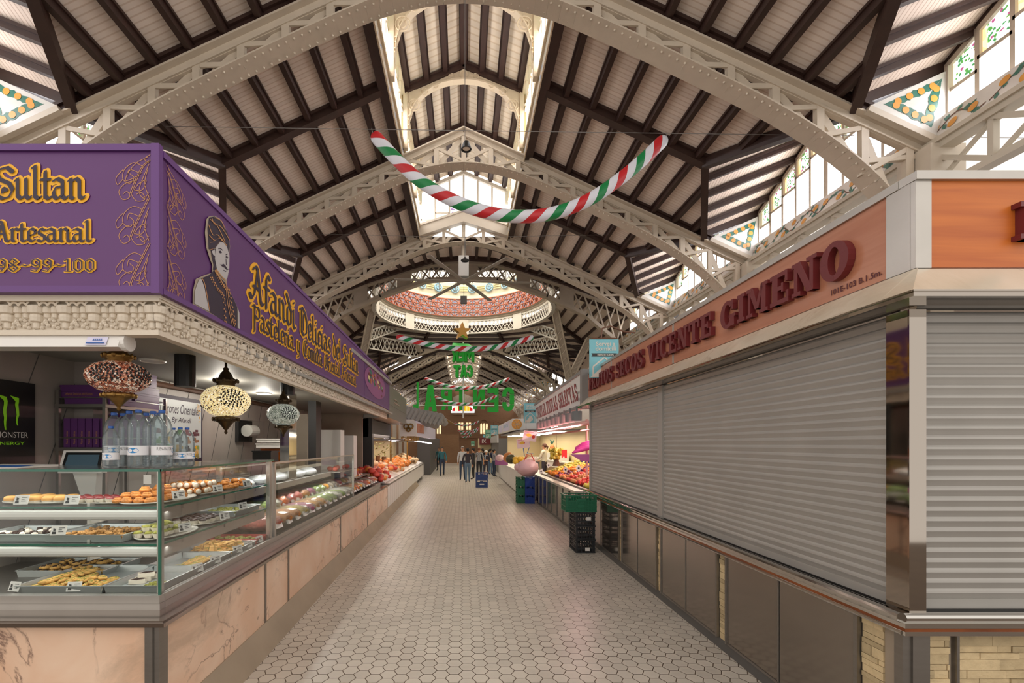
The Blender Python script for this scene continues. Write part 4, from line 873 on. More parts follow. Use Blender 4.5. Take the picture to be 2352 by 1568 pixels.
m.box(-5, -1.895, Y0 + .03, Y0 + .09, 2.59, 2.82); m.box(-5, -1.86, Y0 - .02, Y0 + .09, 2.775, 2.815); m.box(-5, -1.885, Y0 + .01, Y0 + .09, 2.575, 2.606)
m.build('carved_cornice', 'plaster', root)
# back wall, end wall
M('walltile', 'a39a92', .4, var=.08, vscale=1.5, stretch=(1, 3, .6))
m = MB(); m.box(-3.85, -3.78, 2.9, 12.2, 0, 2.72); m.box(-3.78, -3.6, 4.42, 4.62, 0, 2.7); sw = struct(m.build('wall_pastry_stall', 'walltile'))
m = MB()
for k in range(22): y = 2.9 + k * .45; m.beam((-3.778, y, .8), (-3.778, y + .7, 2.7), .004, .006, (1, 0, 0))
m.build('tile_joint', 'midgrey', sw)
m = MB(); m.box(-3.78, -2.7, 12.1, 12.2, 0, 2.7); struct(m.build('wall_pastry_end', 'sand'))
m = MB(); m.tube([(-3.74, 5.0, 2.64), (-3.74, 9.5, 2.64)], .035, 8); M('pipebrown', '5a3d2c', .4); tag(m.build('ceiling_pipe', 'pipebrown'), 'brown pipe running along the top of the pastry stall wall', 'pipe')
# awning cassette
root = thing('awning_cassette', 'white rolled awning cassette under the front cornice with a small blue sticker', 'awning', (-3.0, 2.86, 2.55))
m = MB(); m.hexa([(-5, 2.8, 2.5), (-2.13, 2.8, 2.5), (-2.13, 2.93, 2.5), (-5, 2.93, 2.5), (-5, 2.83, 2.58), (-2.13, 2.83, 2.58), (-2.13, 2.93, 2.58), (-5, 2.93, 2.58)]); m.build('cassette', 'white', root)
m = MB(); m.tube([(-2.14, 2.87, 2.54), (-2.105, 2.87, 2.54)], .055, 14); m.build('end_cap', 'white', root)
m = MB(); m.poly([(-2.33, 2.797, 2.51), (-2.2, 2.797, 2.51), (-2.2, 2.82, 2.565), (-2.33, 2.82, 2.565)]); M('lilac', 'd8d4ea', .4); m.build('sticker', 'lilac', root)
m = MB(); M('blue', '2f5fa8', .4)
for k in range(5): x = -2.29 + k * .012; m.poly([(x, 2.805, 2.54), (x + .011, 2.805, 2.54), (x + .009, 2.81, 2.556)])
m.box(-2.32, -2.21, 2.793, 2.796, 2.52, 2.528); m.build('sticker_print', 'blue', root)
# mosaic pendant lamps
voro('mosaic_red', [(0, 'c98a6c'), (.3, '7a3b2a'), (.45, 'd9b49c'), (.65, '96543f'), (.85, 'e0cdbd')], 68, .15, .28, edge='3a2a22')
voro('mosaic_cream', [(0, 'f0dca8'), (.4, 'e6cd92'), (.7, 'f6e9c6'), (.93, '4a4030')], 92, .15, .95, edge='6a5a40')
voro('mosaic_pale', [(0, 'c9cfc4'), (.4, 'b4bdb0'), (.7, 'dde2d8'), (.93, '8d968a')], 70, .12, .25, edge='8a9088')
def mosaic_lamp(label, c, r, h, mat, metal, big, glow, col, ceil):
    t = lthing('mosaic_lamp', label, 'lamp', c, 'mosaic pendant lamps'); k = r / .18
    m = MB(); m.smooth = True; m.lathe([(.3 * r, -h), (.62 * r, -.86 * h), (.88 * r, -.5 * h), (r, -.05 * h), (.97 * r, .3 * h), (.75 * r, .72 * h), (.45 * r, .95 * h), (.3 * r, h)], n=32); sh = m.build('mosaic_globe', mat, t)
    m = MB()
    for a0 in ((.25, 1.35) if big else (.75,)):
        for ring_, n in ((.05, 6), (.1, 12), (.15, 14), (.2, 16)):
            for j in range(n):
                b = 2 * PI * j / n + ring_ * 8; a = -PI / 2 + a0 + ring_ * 2.4 * math.cos(b); z = .1 * h + ring_ * 2.6 * h * math.sin(b); rr = r * math.sqrt(max(.05, 1 - (z / (1.04 * h)) ** 2)) * 1.0
                p = V((rr * math.cos(a), rr * math.sin(a), z)) * 1.02; m.ball(p, .0065 * k, 5, 4, (1, 1, 1.3))
    for j in range(40):
        a = -PI + 2 * PI * j / 40; z = -h * (.62 - .35 * abs(math.sin(a * 1.5))); rr = r * math.sqrt(max(.05, 1 - (z / (1.04 * h)) ** 2)); m.ball((rr * 1.0 * math.cos(a), rr * math.sin(a), z), .005 * k, 5, 4)
    m.build('dark_bead', 'black', sh)
    m = MB(); m.smooth = True; q = r
    m.lathe([(.3 * q, h * .92), (.38 * q, h * 1.0), (.36 * q, h * 1.12), (.48 * q, h * 1.25), (.44 * q, h * 1.42), (.3 * q, h * 1.5), (.22 * q, h * 1.8), (.1 * q, h * 2.0), (.12 * q, h * 2.12), (.06 * q, h * 2.2), (.05 * q, h * 2.5)], n=24); cp_ = m.build('brass_cap', metal, t)
    m = MB(); m.smooth = True; m.lathe([(.02 * q, -h * 2.15), (.07 * q, -h * 2.05), (.05 * q, -h * 1.9), (.1 * q, -h * 1.8), (.22 * q, -h * 1.55), (.3 * q, -h * 1.4), (.5 * q, -h * 1.25), (.48 * q, -h * 1.08), (.3 * q, -h * .96)], n=24); fb = m.build('brass_finial', metal, t)
    m = MB()
    for j in range(10):
        a = 2 * PI * j / 10
        for zz, rr in ((h * 1.32, .47 * q), (-h * 1.18, .5 * q)): m.ball((rr * math.cos(a), rr * math.sin(a), zz), .07 * q, 6, 5, (1, 1, 1.3))
    m.build('pierced_boss', metal, cp_)
    m = MB(); z = h * 2.45; top = ceil - c[2]; k_ = 0
    while z < top: m.torus((0, 0, z + .016), .012, .0035, 8, 5, (1, 0, 0) if k_ % 2 else (0, 1, 0)); z += .024; k_ += 1
    m.build('chain', 'black', t)
    point('mosaic_bulb', c, glow, col, .06)
mosaic_lamp('large brass pendant lamp with red and brown mosaic globe above the water bottles', tuple(at(273, 866, 3.05)), .185, .105, 'mosaic_red', 'brass', True, 2, (1, .5, .2), 2.52)
mosaic_lamp('lit cream mosaic pendant lamp with dark brass finials, between the sweets poster and the cornice', tuple(at(519, 921, 4.15)), .21, .14, 'mosaic_cream', 'darkbrass', False, 10, (1, .82, .55), 2.7)
mosaic_lamp('pale silver mosaic pendant lamp below a black ceiling spotlight', tuple(at(651, 952, 5.4)), .185, .125, 'mosaic_pale', 'darkbrass', False, 2, (1, .95, .85), 2.52)
for (px, py, Y, z0, z1, lab) in ((425, 826, 4.1, 2.42, 2.7, 'black cylinder spotlight under the soffit beside the carved cornice corner'), (660, 905, 5.55, 2.5, 2.72, 'black cylinder spotlight holding the pale mosaic lamp')):
    m = MB(); p = at(px, py, Y); m.lathe([(.085, z0), (.085, z1)], (p.x, p.y, 0), 20); m.lathe([(.07, z0 - .002), (.07, z0 + .01)], (p.x, p.y, 0), 20); tag(m.build('spotlight', 'black'), lab, 'spotlight', 'cylinder spotlights')
for (px, py, mt, lab) in ((350, 826, 'white', 'unlit round recessed ceiling light nearest the front of the pastry stall'), (513, 872, 'lampwhite', 'lit recessed ceiling light beside the cream mosaic lamp'), (606, 902, 'lampwhite', 'lit recessed ceiling light left of the pale mosaic lamp')):
    Y = .8 * F / (HY - py); x = (px - CX) * Y / F; t = lthing('recessed_light', lab, 'ceiling light', (x, Y, 2.69), 'recessed lights of the pastry stall')
    m = MB(); m.torus((0, 0, 0), .1, .012, 24, 6); m.build('rim', 'white', t); m = MB(); m.lathe([(.095, -.004), (.095, .004)], n=24); m.build('diffuser', mt, t)
    if mt != 'white': point('downlight', (x, Y, 2.55), 14, (1, .93, .82), .08)
# energy drink poster
PX = -3.765
def wp(px, py, d=0):                                     # on the back wall of the pastry stall
    Y = -PX * F / (CX - px); return V((PX + d, Y, EYE + (HY - py) * Y / F))
root = thing('energy_poster', 'black poster with green claw mark on the stall back wall', 'poster', (PX, 3.6, 1.74))
m = MB(); m.box(-3.78, PX, 3.1, 4.0, 1.735, 2.43); m.build('board', 'black', root)
m = MB(); M('lime', '86c81c', .4, emit=.12)
for yc in (3.645, 3.735, 3.835):
    L_, R_ = [], []; RR2 = random.Random(int(yc * 100))
    for k in range(9):
        z = 2.29 - k * .034 * (1.0 if yc < 3.8 else .85); wd = .03 * (1 - (k / 9) ** 2 * .8); jx = RR2.uniform(-.006, .006); bend = -.045 if k == 0 else 0
        L_.append(V((PX + .003, yc - wd / 2 + jx + bend, z + (.015 if k == 0 else 0)))); R_.append(V((PX + .003, yc + wd / 2 + jx, z)))
    m.strip(L_, R_)
m.build('claw_mark', 'lime', root)
m = MB(); m.text('MONSTER', (PX + .003, 3.66, 1.955), (0, 1, 0), ZU, .27, .048); m.build('white_lettering', 'white', root)
m = MB(); m.text('ENERGY', (PX + .003, 3.66, 1.895), (0, 1, 0), ZU, .24, .026, bold=.01); m.build('green_lettering', 'lime', root)
# sweets poster
root = thing('sweets_poster', 'white poster of nougat sweets in a dark frame on the stall wall', 'poster', (PX, 5.9, 1.66))
ya, yb2, za, zb_ = 5.36, 6.56, 1.66, 2.53
m = MB(); m.box(-3.78, PX, ya, yb2, za, zb_); m.build('frame', 'letter_dark', root)
m = MB(); m.box(PX, PX + .004, ya + .04, yb2 - .04, za + .05, zb_ - .05); m.box(PX + .004, PX + .005, ya + .04, yb2 - .04, za + .05, za + .14); M('posterwhite', 'cfd3d3', .4); m.build('sheet', 'posterwhite', root)
m = MB(); m.text('Turrones Orientales', (PX + .006, ya + .26, 2.3), (0, 1, 0), ZU, .86, .13, bold=.004, shear=.3); m.text('By Afandi', (PX + .006, ya + .5, 2.17), (0, 1, 0), ZU, .42, .085, bold=.004, shear=.3); m.build('script_lettering', 'letter_dark', root)
m = MB(); cc = V((PX + .006, ya + .17, 2.35))
for r_, mi, d in ((.1, 0, 0), (.09, 1, .001)): m.m = mi; m.poly([cc + V((d, .85 * r_ * math.cos(k * PI / 12), r_ * 1.15 * math.sin(k * PI / 12))) for k in range(24)])
m.m = 2; m.poly([cc + V((.002, a, b)) for a, b in ((-.06, -.09), (.06, -.09), (.05, -.03), (.015, -.01), (-.015, -.01), (-.05, -.03))]); m.poly([cc + V((.002, a, b)) for a, b in ((-.03, .03), (.03, .03), (.03, .07), (0, .085), (-.03, .07))])
m.m = 3; m.poly([cc + V((.003, a, b)) for a, b in ((-.022, .035), (.022, .035), (.018, -.005), (0, -.02), (-.018, -.005))]); m.build('oval_portrait', ['goldline', 'lilac', 'letter_dark', 'white'], root)
R = random.Random(9); sw_cols = ['6b2b2a', 'd8d2be', '4f7a3c', '7d2c30', '5a2430', '6d8a3a', 'd9a83a', '3a2a24', 'a07048', '9a6a4a', '7f5a3c', '5a8a4a', 'c9a05a', '40302a', '8fa050', '553a2c', '7f4030', 'b08a5a', '2f2624', '9a8a50']
for r_ in range(4):
    for c in range(5):
        m = MB(); y = ya + .28 + c * .19; z = 2.06 - r_ * .105; kk = r_ * 5 + c; M('sw%d' % kk, sw_cols[kk], .5)
        for j in range(5): a, b = R.uniform(-.05, .05), R.uniform(-.03, .03); m.box(PX + .004, PX + .006 + j * .0004, y + a - .03, y + a + .03, z + b - .018, z + b + .018)
        m.build('printed_sweet', 'sw%d' % kk, root)
m = MB()
for k in range(60): y = ya + .05 + R.choice([R.uniform(0, .1), R.uniform(1.0, 1.09)]); z = zb_ - .06 - abs(R.gauss(0, .14)); m.poly([(PX + .0065, y, z), (PX + .0065, y + .018, z + .004), (PX + .0065, y + .01, z - .014)])
m.build('gold_confetti', 'gold', root)
m = MB(); m.poly([V((PX + .007, ya + 1.03 + .055 * math.cos(k * PI / 10), 1.8 + .08 * math.sin(k * PI / 10))) for k in range(20)]); m.build('gold_seal', 'gold', root)
m = MB(); m.text('NUEVO', (PX + .009, ya + .99, 1.8), (0, 1, 0), ZU, .085, .026); m.text('NEW', (PX + .009, ya + 1.0, 1.765), (0, 1, 0), ZU, .06, .026); m.build('seal_lettering', 'white', root)
# wire shelf rack with purple boxes
root = thing('shelf_rack', 'grey metal two-tier shelf rack full of purple sweet boxes', 'shelf rack', (-3.5, 4.5, 1.8))
XA, XB, YA_, YB_ = -3.74, -3.31, 4.2, 5.05
for (x, y) in ((XA, YA_), (XB, YA_), (XA, YB_), (XB, YB_)): m = MB(); m.box(x - .014, x + .014, y - .014, y + .014, .9, 2.4); m.build('post', 'brushed', root)
for z in (1.87, 2.27): m = MB(); m.box(XA - .02, XB + .02, YA_ - .02, YB_ + .02, z - .03, z); m.build('shelf', 'brushed', root)
for z in (1.96, 2.33):
    m = MB(); m.tube([(XA, YA_, z), (XB, YA_, z)], .005, 6); m.tube([(XB, YA_, z), (XB, YB_, z)], .005, 6); m.build('rail', 'brushed', root)
def box_thing(x0, x1, y0, y1, z0, z1, lab, grp, pr=True, up=False):
    t = thing('sweet_box', lab, 'box', ((x0 + x1) / 2, (y0 + y1) / 2, z0), grp)
    m = MB(); m.box(x0, x1, y0, y1, z0, z1 - .3 * (z1 - z0) if not up else z1); m.build('carton', 'purple', t)
    if not up: m = MB(); m.box(x0 - .003, x1 + .003, y0 - .003, y1 + .003, z1 - .3 * (z1 - z0), z1); m.build('lid', 'purple', t)
    if pr:
        m = MB()
        if up: m.text('Afandi Delicias', ((x0 + x1) / 2 + .012, y0 - .002, z0 + .03), (0, 0, 1), (-1, 0, 0), .12, .02)
        else: m.text('Afandi Delicias del Sultan', (x0 + .05, y0 - .005, (z0 + z1) / 2 - .005), XU, ZU, (x1 - x0) * .6, .022); m.text('Pasteleria y Comida Oriental', (x0 + .08, y0 - .005, (z0 + z1) / 2 - .03), XU, ZU, (x1 - x0) * .5, .012)
        m.build('gold_print', 'goldline', t)
    return t
for k in range(6): box_thing(XA + .03 + k * .068, XA + .09 + k * .068, YA_ + .02, YA_ + .3, 1.872, 2.14, 'slim purple sweet box standing upright in the row on the lower rack shelf', 'upright purple boxes', True, True)
box_thing(XB - .02, XB + .0, YA_ + .34, YA_ + .62, 1.872, 2.14, 'large purple box with printed sweets facing the aisle on the lower rack shelf', 'purple sweet boxes', False, True)
box_thing(XA + .2, XB, YA_ + .35, YA_ + .6, 2.145, 2.2, 'flat purple box lying on the large box inside the rack', 'purple sweet boxes', False)
for k, (dx, z, h) in enumerate(((.04, 2.272, .06), (.0, 2.333, .055), (.0, 2.39, .06))): box_thing(XA + dx, XB - .01 + dx, YA_ + .02, YA_ + .35, z, z + h, ['lowest', 'middle printed', 'topmost'][k] + ' flat purple box at the front of the rack top', 'purple sweet boxes', k == 1)
for k in range(3): box_thing(XB - .32, XB, YA_ + .38, YA_ + .75, 2.272 + k * .075, 2.345 + k * .075, ['bottom', 'second', 'third'][k] + ' box of the tall purple stack at the rear of the rack top', 'purple sweet boxes', False)
for k in range(2): box_thing(XB - .34 + .02 * k, XB - .01, YA_ + .38, YA_ + .72, 2.5 + k * .07, 2.568 + k * .07, ['fourth', 'uppermost'][k] + ' box of the tall purple stack at the rear of the rack top', 'purple sweet boxes', False)
# till screen, dispenser, cabinets
t = thing('till_screen', 'white touch-screen till with dark display behind the pastry case', 'till', tuple(at(190, 1100, 3.75)))
c_ = at(190, 1058, 3.75); m = MB(); m.hexa([c_ + V(p) for p in ((-.19, -.02, -.1), (.17, -.02, -.1), (.17, .04, -.1), (-.19, .04, -.1), (-.21, .06, .085), (.14, .06, .085), (.14, .12, .085), (-.21, .12, .085))]); m.build('housing', 'white', t)
m = MB(); m.poly([c_ + V(p) for p in ((-.165, -.024, -.085), (.155, -.024, -.085), (.13, .05, .07), (-.18, .05, .07))]); sc_ = m.build('display', 'black', t)
m = MB(); M('screenblue', '35464f', .3, emit=.25, ecol='4a606c'); m.poly([c_ + V(p) for p in ((-.14, -.023, -.075), (.13, -.023, -.075), (.105, .043, .055), (-.155, .043, .055))]); m.build('lit_screen', 'screenblue', sc_)
m = MB(); m.hexa([c_ + V(p) for p in ((-.03, .04, -.35), (.06, .04, -.35), (.06, .12, -.35), (-.03, .12, -.35), (-.1, .02, -.1), (.1, .02, -.1), (.1, .08, -.1), (-.1, .08, -.1))]); m.box(c_.x - .12, c_.x + .14, c_.y - .08, c_.y + .2, 1.18, 1.21); m.build('stand', 'white', t)
t = thing('paper_dispenser', 'clear grey dispenser with white paper roll on the stall wall', 'dispenser', tuple(wp(560, 1010)))
p = wp(558, 992); m = MB(); m.box(PX - .01, PX + .04, p.y - .24, p.y + .26, p.z - .17, p.z + .2); m.build('back_plate', 'darkgrey', t); m = MB(); m.tube([(PX + .13, p.y - .14, p.z + .02), (PX + .13, p.y + .14, p.z + .02)], .1, 16); m.build('paper_roll', 'white', t)
m = MB(); m.box(PX + .04, PX + .26, p.y - .23, p.y + .25, p.z - .16, p.z + .19); m.build('clear_cover', 'glass', t)
for (px0, px1, Y, z0, z1, mt, lab) in ((643, 664, 6.6, 1.3, 2.66, 'chrome', 'narrow chrome post behind the pale mosaic lamp'), (708, 726, 8.4, 1.3, 2.7, 'darkgrey', 'dark steel post in front of the white cabinets'), (668, 706, 9.0, 1.0, 2.5, 'stonegrey', 'pale stone slab pillar with grey veins behind the bagged sweets'), (729, 782, 9.5, 1.0, 2.2, 'white', 'tall white fridge cabinet at the rear of the pastry stall'), (783, 812, 10.3, 1.0, 2.1, 'white', 'narrower white fridge cabinet beside the tall one')):
    m = MB(); a, b = at(px0, 0, Y).x, at(px1, 0, Y).x; m.box(a, b, Y, Y + .3, z0, z1)
    if mt == 'white': m.box(b - .03, b - .015, Y - .03, Y, z0 + .3, z0 + .6)
    tag(m.build('stall_cabinet' if mt in ('white',) else 'stall_pillar', mt), lab, 'cabinet' if mt == 'white' else 'pillar')
for (px0, px1, y0, y1, Y, mt, lab) in ((590, 642, 1007, 1016, 7.6, 'white', 'upper white box lid stacked behind the paper dispenser'), (588, 644, 1018, 1028, 7.6, 'white', 'lower white box lid stacked behind the paper dispenser'), (600, 643, 1030, 1062, 7.7, 'orangewood', 'brown carton below the white box lids'), (580, 622, 1035, 1060, 7.3, 'black', 'black coffee machine beside the brown carton')):
    a, b = at(px0, y1, Y), at(px1, y0, Y); m = MB(); m.box(a.x, b.x, Y, Y + .3, a.z, b.z); m.box(a.x - .01, b.x + .01, Y - .01, Y + .31, b.z - .02, b.z); tag(m.build('storage_box', mt), lab, 'box')
m = MB()
a, b = at(85, 1100, 3.74), at(140, 1085, 3.74); p = at(116, 1112, 3.77); m.box(p.x - .05, p.x + .05, 3.765, 3.78, p.z - .05, p.z + .05)
# water bottles
M('bluecap', '2358a8', .35); M('labelwhite', 'e8e6e8', .4); M('labelblue', '2b86c4', .4)
def bottle(h, r, lab, big):
    t = thing('water_bottle', lab, 'bottle', (0, 0, 0), 'water bottles'); m = MB(); m.smooth = True
    pr = [(r * .8, 0), (r, .012)]; z = .012
    for k in range(14):
        z = .015 + k * h * .046; pr += [(r, z), (r * .965, z + h * .012), (r, z + h * .024)]
    zt = h * .68; pr += [(r, zt), (r * .95, h * .75), (r * .75, h * .84), (r * .45, h * .91), (r * .27, h * .94), (r * .27, h * .955)]
    m.lathe(pr, n=24, top=False); m.build('body', 'pet', t)
    m = MB(); m.lathe([(r * .3, h * .945), (r * .32, h * .95), (r * .32, h * .995), (r * .28, h)], n=20); m.build('cap', 'bluecap', t)
    m = MB(); z0, z1 = (h * .22, h * .38) if big else (h * .2, h * .37); m.smooth = True; m.lathe([(r * 1.005, z0), (r * 1.005, z1)], n=32, bot=False, top=False); lb_ = m.build('paper_label', 'labelwhite', t)
    m = MB(); vs2, fs, W_, H_ = glyphs('FUEN-MAYOR', 0, 0); k = r * 1.5 / W_
    m.m = 0; m.add([(r * 1.012 * math.sin(a * k / r - 1.9), -r * 1.012 * math.cos(a * k / r - 1.9), z0 + (z1 - z0) * .5 + b * (z1 - z0) * .35 / H_) for a, b in vs2], fs)
    m.m = 1; m.add([(0 + r * 1.012 * math.sin(.1 + .55 * math.cos(j * PI / 12)), -r * 1.012 * math.cos(.1 + .55 * math.cos(j * PI / 12)), (z0 + z1) / 2 + (z1 - z0) * .28 * math.sin(j * PI / 12)) for j in range(24)] + [(r * 1.012 * math.sin(.1), -r * 1.012 * math.cos(.1), (z0 + z1) / 2)], [(24, j, (j + 1) % 24) for j in range(24)])
    m.build('label_print', ['midgrey', 'labelblue'], lb_); return t
B = bottle(.4, .064, 'large clear water bottle, front row, right under the brass finial', True); S_ = bottle(.285, .048, 'small water bottle at the left front of the bottle cluster', False)
pos = [(318, 3.13, B, 'large clear water bottle in the front row with the blue oval label facing out'), (297, 3.24, B, 'large clear water bottle at the left of the tall front pair, beneath the brass finial'), (352, 3.27, B, 'large clear water bottle half hidden between the two front bottles'), (372, 3.17, B, 'large clear water bottle at the right end of the tall bottles'),
       (262, 3.42, B, 'large water bottle standing behind the small left bottle'), (336, 3.45, B, 'large water bottle in the rear row, only its cap and shoulder clear'), (283, 3.5, B, 'large water bottle in the rear row next to the left one'), (361, 3.47, B, 'large water bottle in the rear row at the right'),
       (255, 3.08, S_, 'small water bottle at the left front of the bottle cluster'), (398, 3.38, S_, 'small water bottle nearest the tall bottles on the right'), (414, 3.3, S_, 'middle of the three small water bottles on the right'), (430, 3.34, S_, 'small water bottle at the far right of the cluster')]
used = set()
for k, (px, Y, T, lab) in enumerate(pos):
    loc = ((px - CX) * Y / F, Y, TZ + .013); rz = [0, .9, 2.4, 2.0, .5, 1, 3, .2, .1, 2.6, .7, 1.6][k]
    if T.name not in used: used.add(T.name); dup(T, loc, rz, lab) if False else None; T.location = loc; T.rotation_euler = (0, 0, rz); T['label'] = lab
    else: dup(T, loc, rz, lab)
m = MB(); p = at(40, 1072, 3.2); m.hexa([(p.x - .25, 3.0, TZ + .014), (p.x + .14, 3.05, TZ + .014), (p.x + .2, 3.3, TZ + .014), (p.x - .25, 3.35, TZ + .014), (p.x - .25, 3.0, TZ + .018), (p.x + .14, 3.05, TZ + .018), (p.x + .2, 3.3, TZ + .03), (p.x - .25, 3.35, TZ + .03)]); m.m = 1; m.poly([(p.x - .2, 3.04, TZ + .0195), (p.x + .1, 3.08, TZ + .0195), (p.x + .12, 3.2, TZ + .028), (p.x - .2, 3.22, TZ + .029)]); tag(m.build('leaflet', ['white', 'blue']), 'blue and white leaflet lying on the glass case top at the left', 'leaflet')

# light strips of the glass case
for z in (1.69, 1.44, 1.2):
    area('case_strip', (-3.1, 3.12, z), (0, 0, 0), 2.2, .03, 4.5, (1, .98, .94)); area('case_strip', (-2.2, 4.0, z), (0, 0, 0), .03, 1.4, 3.0, (1, .98, .94))
area('case_strip', (-2.45, 6.7, 1.66), (0, 0, 0), .05, 3.6, 26, (1, .97, .92))
# ================================================================== RIGHT CORNER SHOP (shutters down)
def hexr(mb, x0, x1, ya, yb, z0, z1, x0t=None, x1t=None):
    """box along the right stall: x0 aisle side, x1 inner"""
    x0t = x0 if x0t is None else x0t; x1t = x1 if x1t is None else x1t
    return mb.hexa([(rx(x0, ya), ya, z0), (rx(x1, ya), ya, z0), (rx(x1, yb), yb, z0), (rx(x0, yb), yb, z0), (rx(x0t, ya), ya, z1), (rx(x1t, ya), ya, z1), (rx(x1t, yb), yb, z1), (rx(x0t, yb), yb, z1)])
RF, RE = 2.42, 9.1                                      # front face depth, far end
NR = V((-.014, -1, 0)).normalized()                    # lettering on the aisle face reads towards the viewer
root = thing('shuttered_shop', 'closed corner shop with grey roller shutters, stone and steel base and wood sign band', 'market stall', (3.2, 4, 0))
M('stone0', 'cdb78f', .8, island=.22, var=.12, vscale=14, bump=.5, bscale=25)
def cladding(mb, o, u, n, w_, z0, z1, seed):
    R = random.Random(seed); z = z0
    while z < z1 - .005:
        h = min(R.choice([.03, .035, .045, .06]), z1 - z); x = 0
        while x < w_ - .003:
            l = min(R.uniform(.06, .24), w_ - x); d = R.uniform(.004, .016); a = V(o) + V(u) * x; b = a + V(u) * (l - .003); hh = h - .003
            P = [a, b, b + V(n) * d, a + V(n) * d]; mb.hexa([p + ZU * z for p in P] + [p + ZU * (z + hh) for p in P]); x += l
        z += h
ST = [(2.56, 2.7), (4.12, 4.24), (5.52, 5.62), (6.95, 7.05)]
for o_, w_, sd in (((2.47, RF + .05, 0), .16, 1), ((2.66, RF + .05, 0), 1.6, 2)): m = MB(); cladding(m, o_, (1, 0, 0), (0, -1, 0), w_, .02, .9, sd); m.build('stone_cladding', 'stone0', root)
for k, (a, b) in enumerate(ST): m = MB(); cladding(m, (rx(2.37, b), b, 0), (0, -1, 0), (-1, 0, 0), b - a, .1, .9, 5 + k); m.build('stone_cladding', 'stone0', root)
m = MB(); m.box(2.46, 4.4, RF + .05, RF + .12, 0, .92); hexr(m, 2.37, 2.45, RF + .05, RE, 0, .92); m.build('core_wall', 'sand', root)
edges = [2.72, 4.1, 4.26, 5.5, 5.64, 6.93, 7.07, 9.05]
for a, b in zip(edges[::2], edges[1::2]):
    mid = (a + b) / 2
    for p, q in ((a, mid), (mid, b)):
        m = MB(); hexr(m, 2.345, 2.36, p + .012, q - .012, .12, .88); m.build('steel_door', 'panelsteel', root)
m = MB()
for y in edges: hexr(m, 2.335, 2.37, y - .014, y + .014, .1, .9)
for a, b in zip(edges[::2], edges[1::2]): hexr(m, 2.34, 2.37, (a + b) / 2 - .008, (a + b) / 2 + .008, .1, .9); hexr(m, 2.34, 2.37, a, b, .88, .9); hexr(m, 2.34, 2.37, a, b, .1, .12)
m.box(2.645, 2.66, RF + .02, RF + .05, 0, .9); m.build('door_frame', 'brushed', root)
m = MB(); hexr(m, 2.36, 2.4, RF + .06, RE, 0, .1); m.build('dark_plinth', 'midgrey', root)
m = MB(); hexr(m, 2.392, 2.43, 2.5, 8.85, 1.0, 1.009); m.box(2.46, 4.5, RF + .04, RF + .1, 1.0, 1.009); m.build('black_gasket', 'black', root)  # black strip stands in for the shade in the gap below the shutters
m = MB(); hexr(m, 2.335, 2.46, RF, RF + .05, 0, .9); m.box(2.38, 2.47, RF - .01, RF, 0, .9); m.build('base_corner_post', 'brushed', root)
m = MB()
m.tube([(rx(2.31, RF - .02), RF - .02, .985), (rx(2.31, RE), RE, .985)], .028, 12); m.tube([(2.312, RF - .02, .985), (4.5, RF - .02, .985)], .028, 12)
hexr(m, 2.3, 2.44, RF + .0, RE, .94, .965); m.box(2.3, 4.5, RF - .05, RF + .1, .9405, .9655); hexr(m, 2.3, 2.4, RF, RE, .9, .922); m.box(2.3, 4.5, RF - .05, RF + .06, .9005, .9225)
m.tube([(rx(2.305, RF), RF - .03, .91), (rx(2.305, RE), RE, .91)], .013, 8); m.tube([(2.305, RF - .03, .91), (4.5, RF - .03, .91)], .013, 8); hexr(m, 2.36, 2.44, RF + .02, RE, .965, 1.0); m.box(2.34, 4.5, RF + .0, RF + .1, .965, 1.0); m.build('counter_rail', 'chrome', root)
m = MB(); hexr(m, 2.303, 2.39, RF, RE, .9225, .94); m.box(2.303, 4.5, RF - .047, RF + .06, .9225, .94); m.build('wood_inlay', 'inlay', root)
# shutters
def slats(mb, P, Q, z0, z1, n, outw):
    """curved laths between P and Q (plan points)"""
    P, Q = V(P), V(Q); o = V(outw).normalized(); p = (z1 - z0) / n
    prof = [(0, 0), (.35, .006), (.6, .011), (.82, .009), (.95, .003), (1, 0)]
    for k in range(n):
        z = z0 + k * p; A = [P + o * d + ZU * (z + t * p) for t, d in prof]; B = [Q + o * d + ZU * (z + t * p) for t, d in prof]
        b = len(mb.v); mb.strip(A, B)
def shutter(P, Q, lab, outw):
    m = MB(); slats(m, P, Q, 1.06, 2.62, 28, outw); sh = m.build('roller_shutter', 'shutter', root)
    m = MB(); P_, Q_ = V(P), V(Q); o = V(outw).normalized() * .012; m.hexa([P_ + ZU * 1.008, Q_ + ZU * 1.008, Q_ + o + ZU * 1.008, P_ + o + ZU * 1.008, P_ + ZU * 1.062, Q_ + ZU * 1.062, Q_ + o + ZU * 1.062, P_ + o + ZU * 1.062]); m.build('bottom_bar', 'shutter', sh)
    return sh
shutter((2.46, RF + .06, 0), (4.5, RF + .06, 0), '', (0, -1, 0))
shutter((rx(2.4, 5.55), 5.55, 0), (rx(2.4, 2.5), 2.5, 0), '', (-1, 0, 0)); shutter((rx(2.4, 8.85), 8.85, 0), (rx(2.4, 5.68), 5.68, 0), '', (-1, 0, 0))
m = MB(); hexr(m, 2.375, 2.44, 5.545, 5.685, 1.0, 2.62); hexr(m, 2.37, 2.44, 8.84, 8.92, 1.0, 2.62); m.build('shutter_guide', 'shutter', root)
m = MB(); hexr(m, 2.36, 2.4, RF + .0, 2.545, 1.0, 2.615); m.box(2.36, 2.45, RF - .01, RF + .0, 1.0, 2.615); m.build('mirror_corner_post', 'mirror', root)
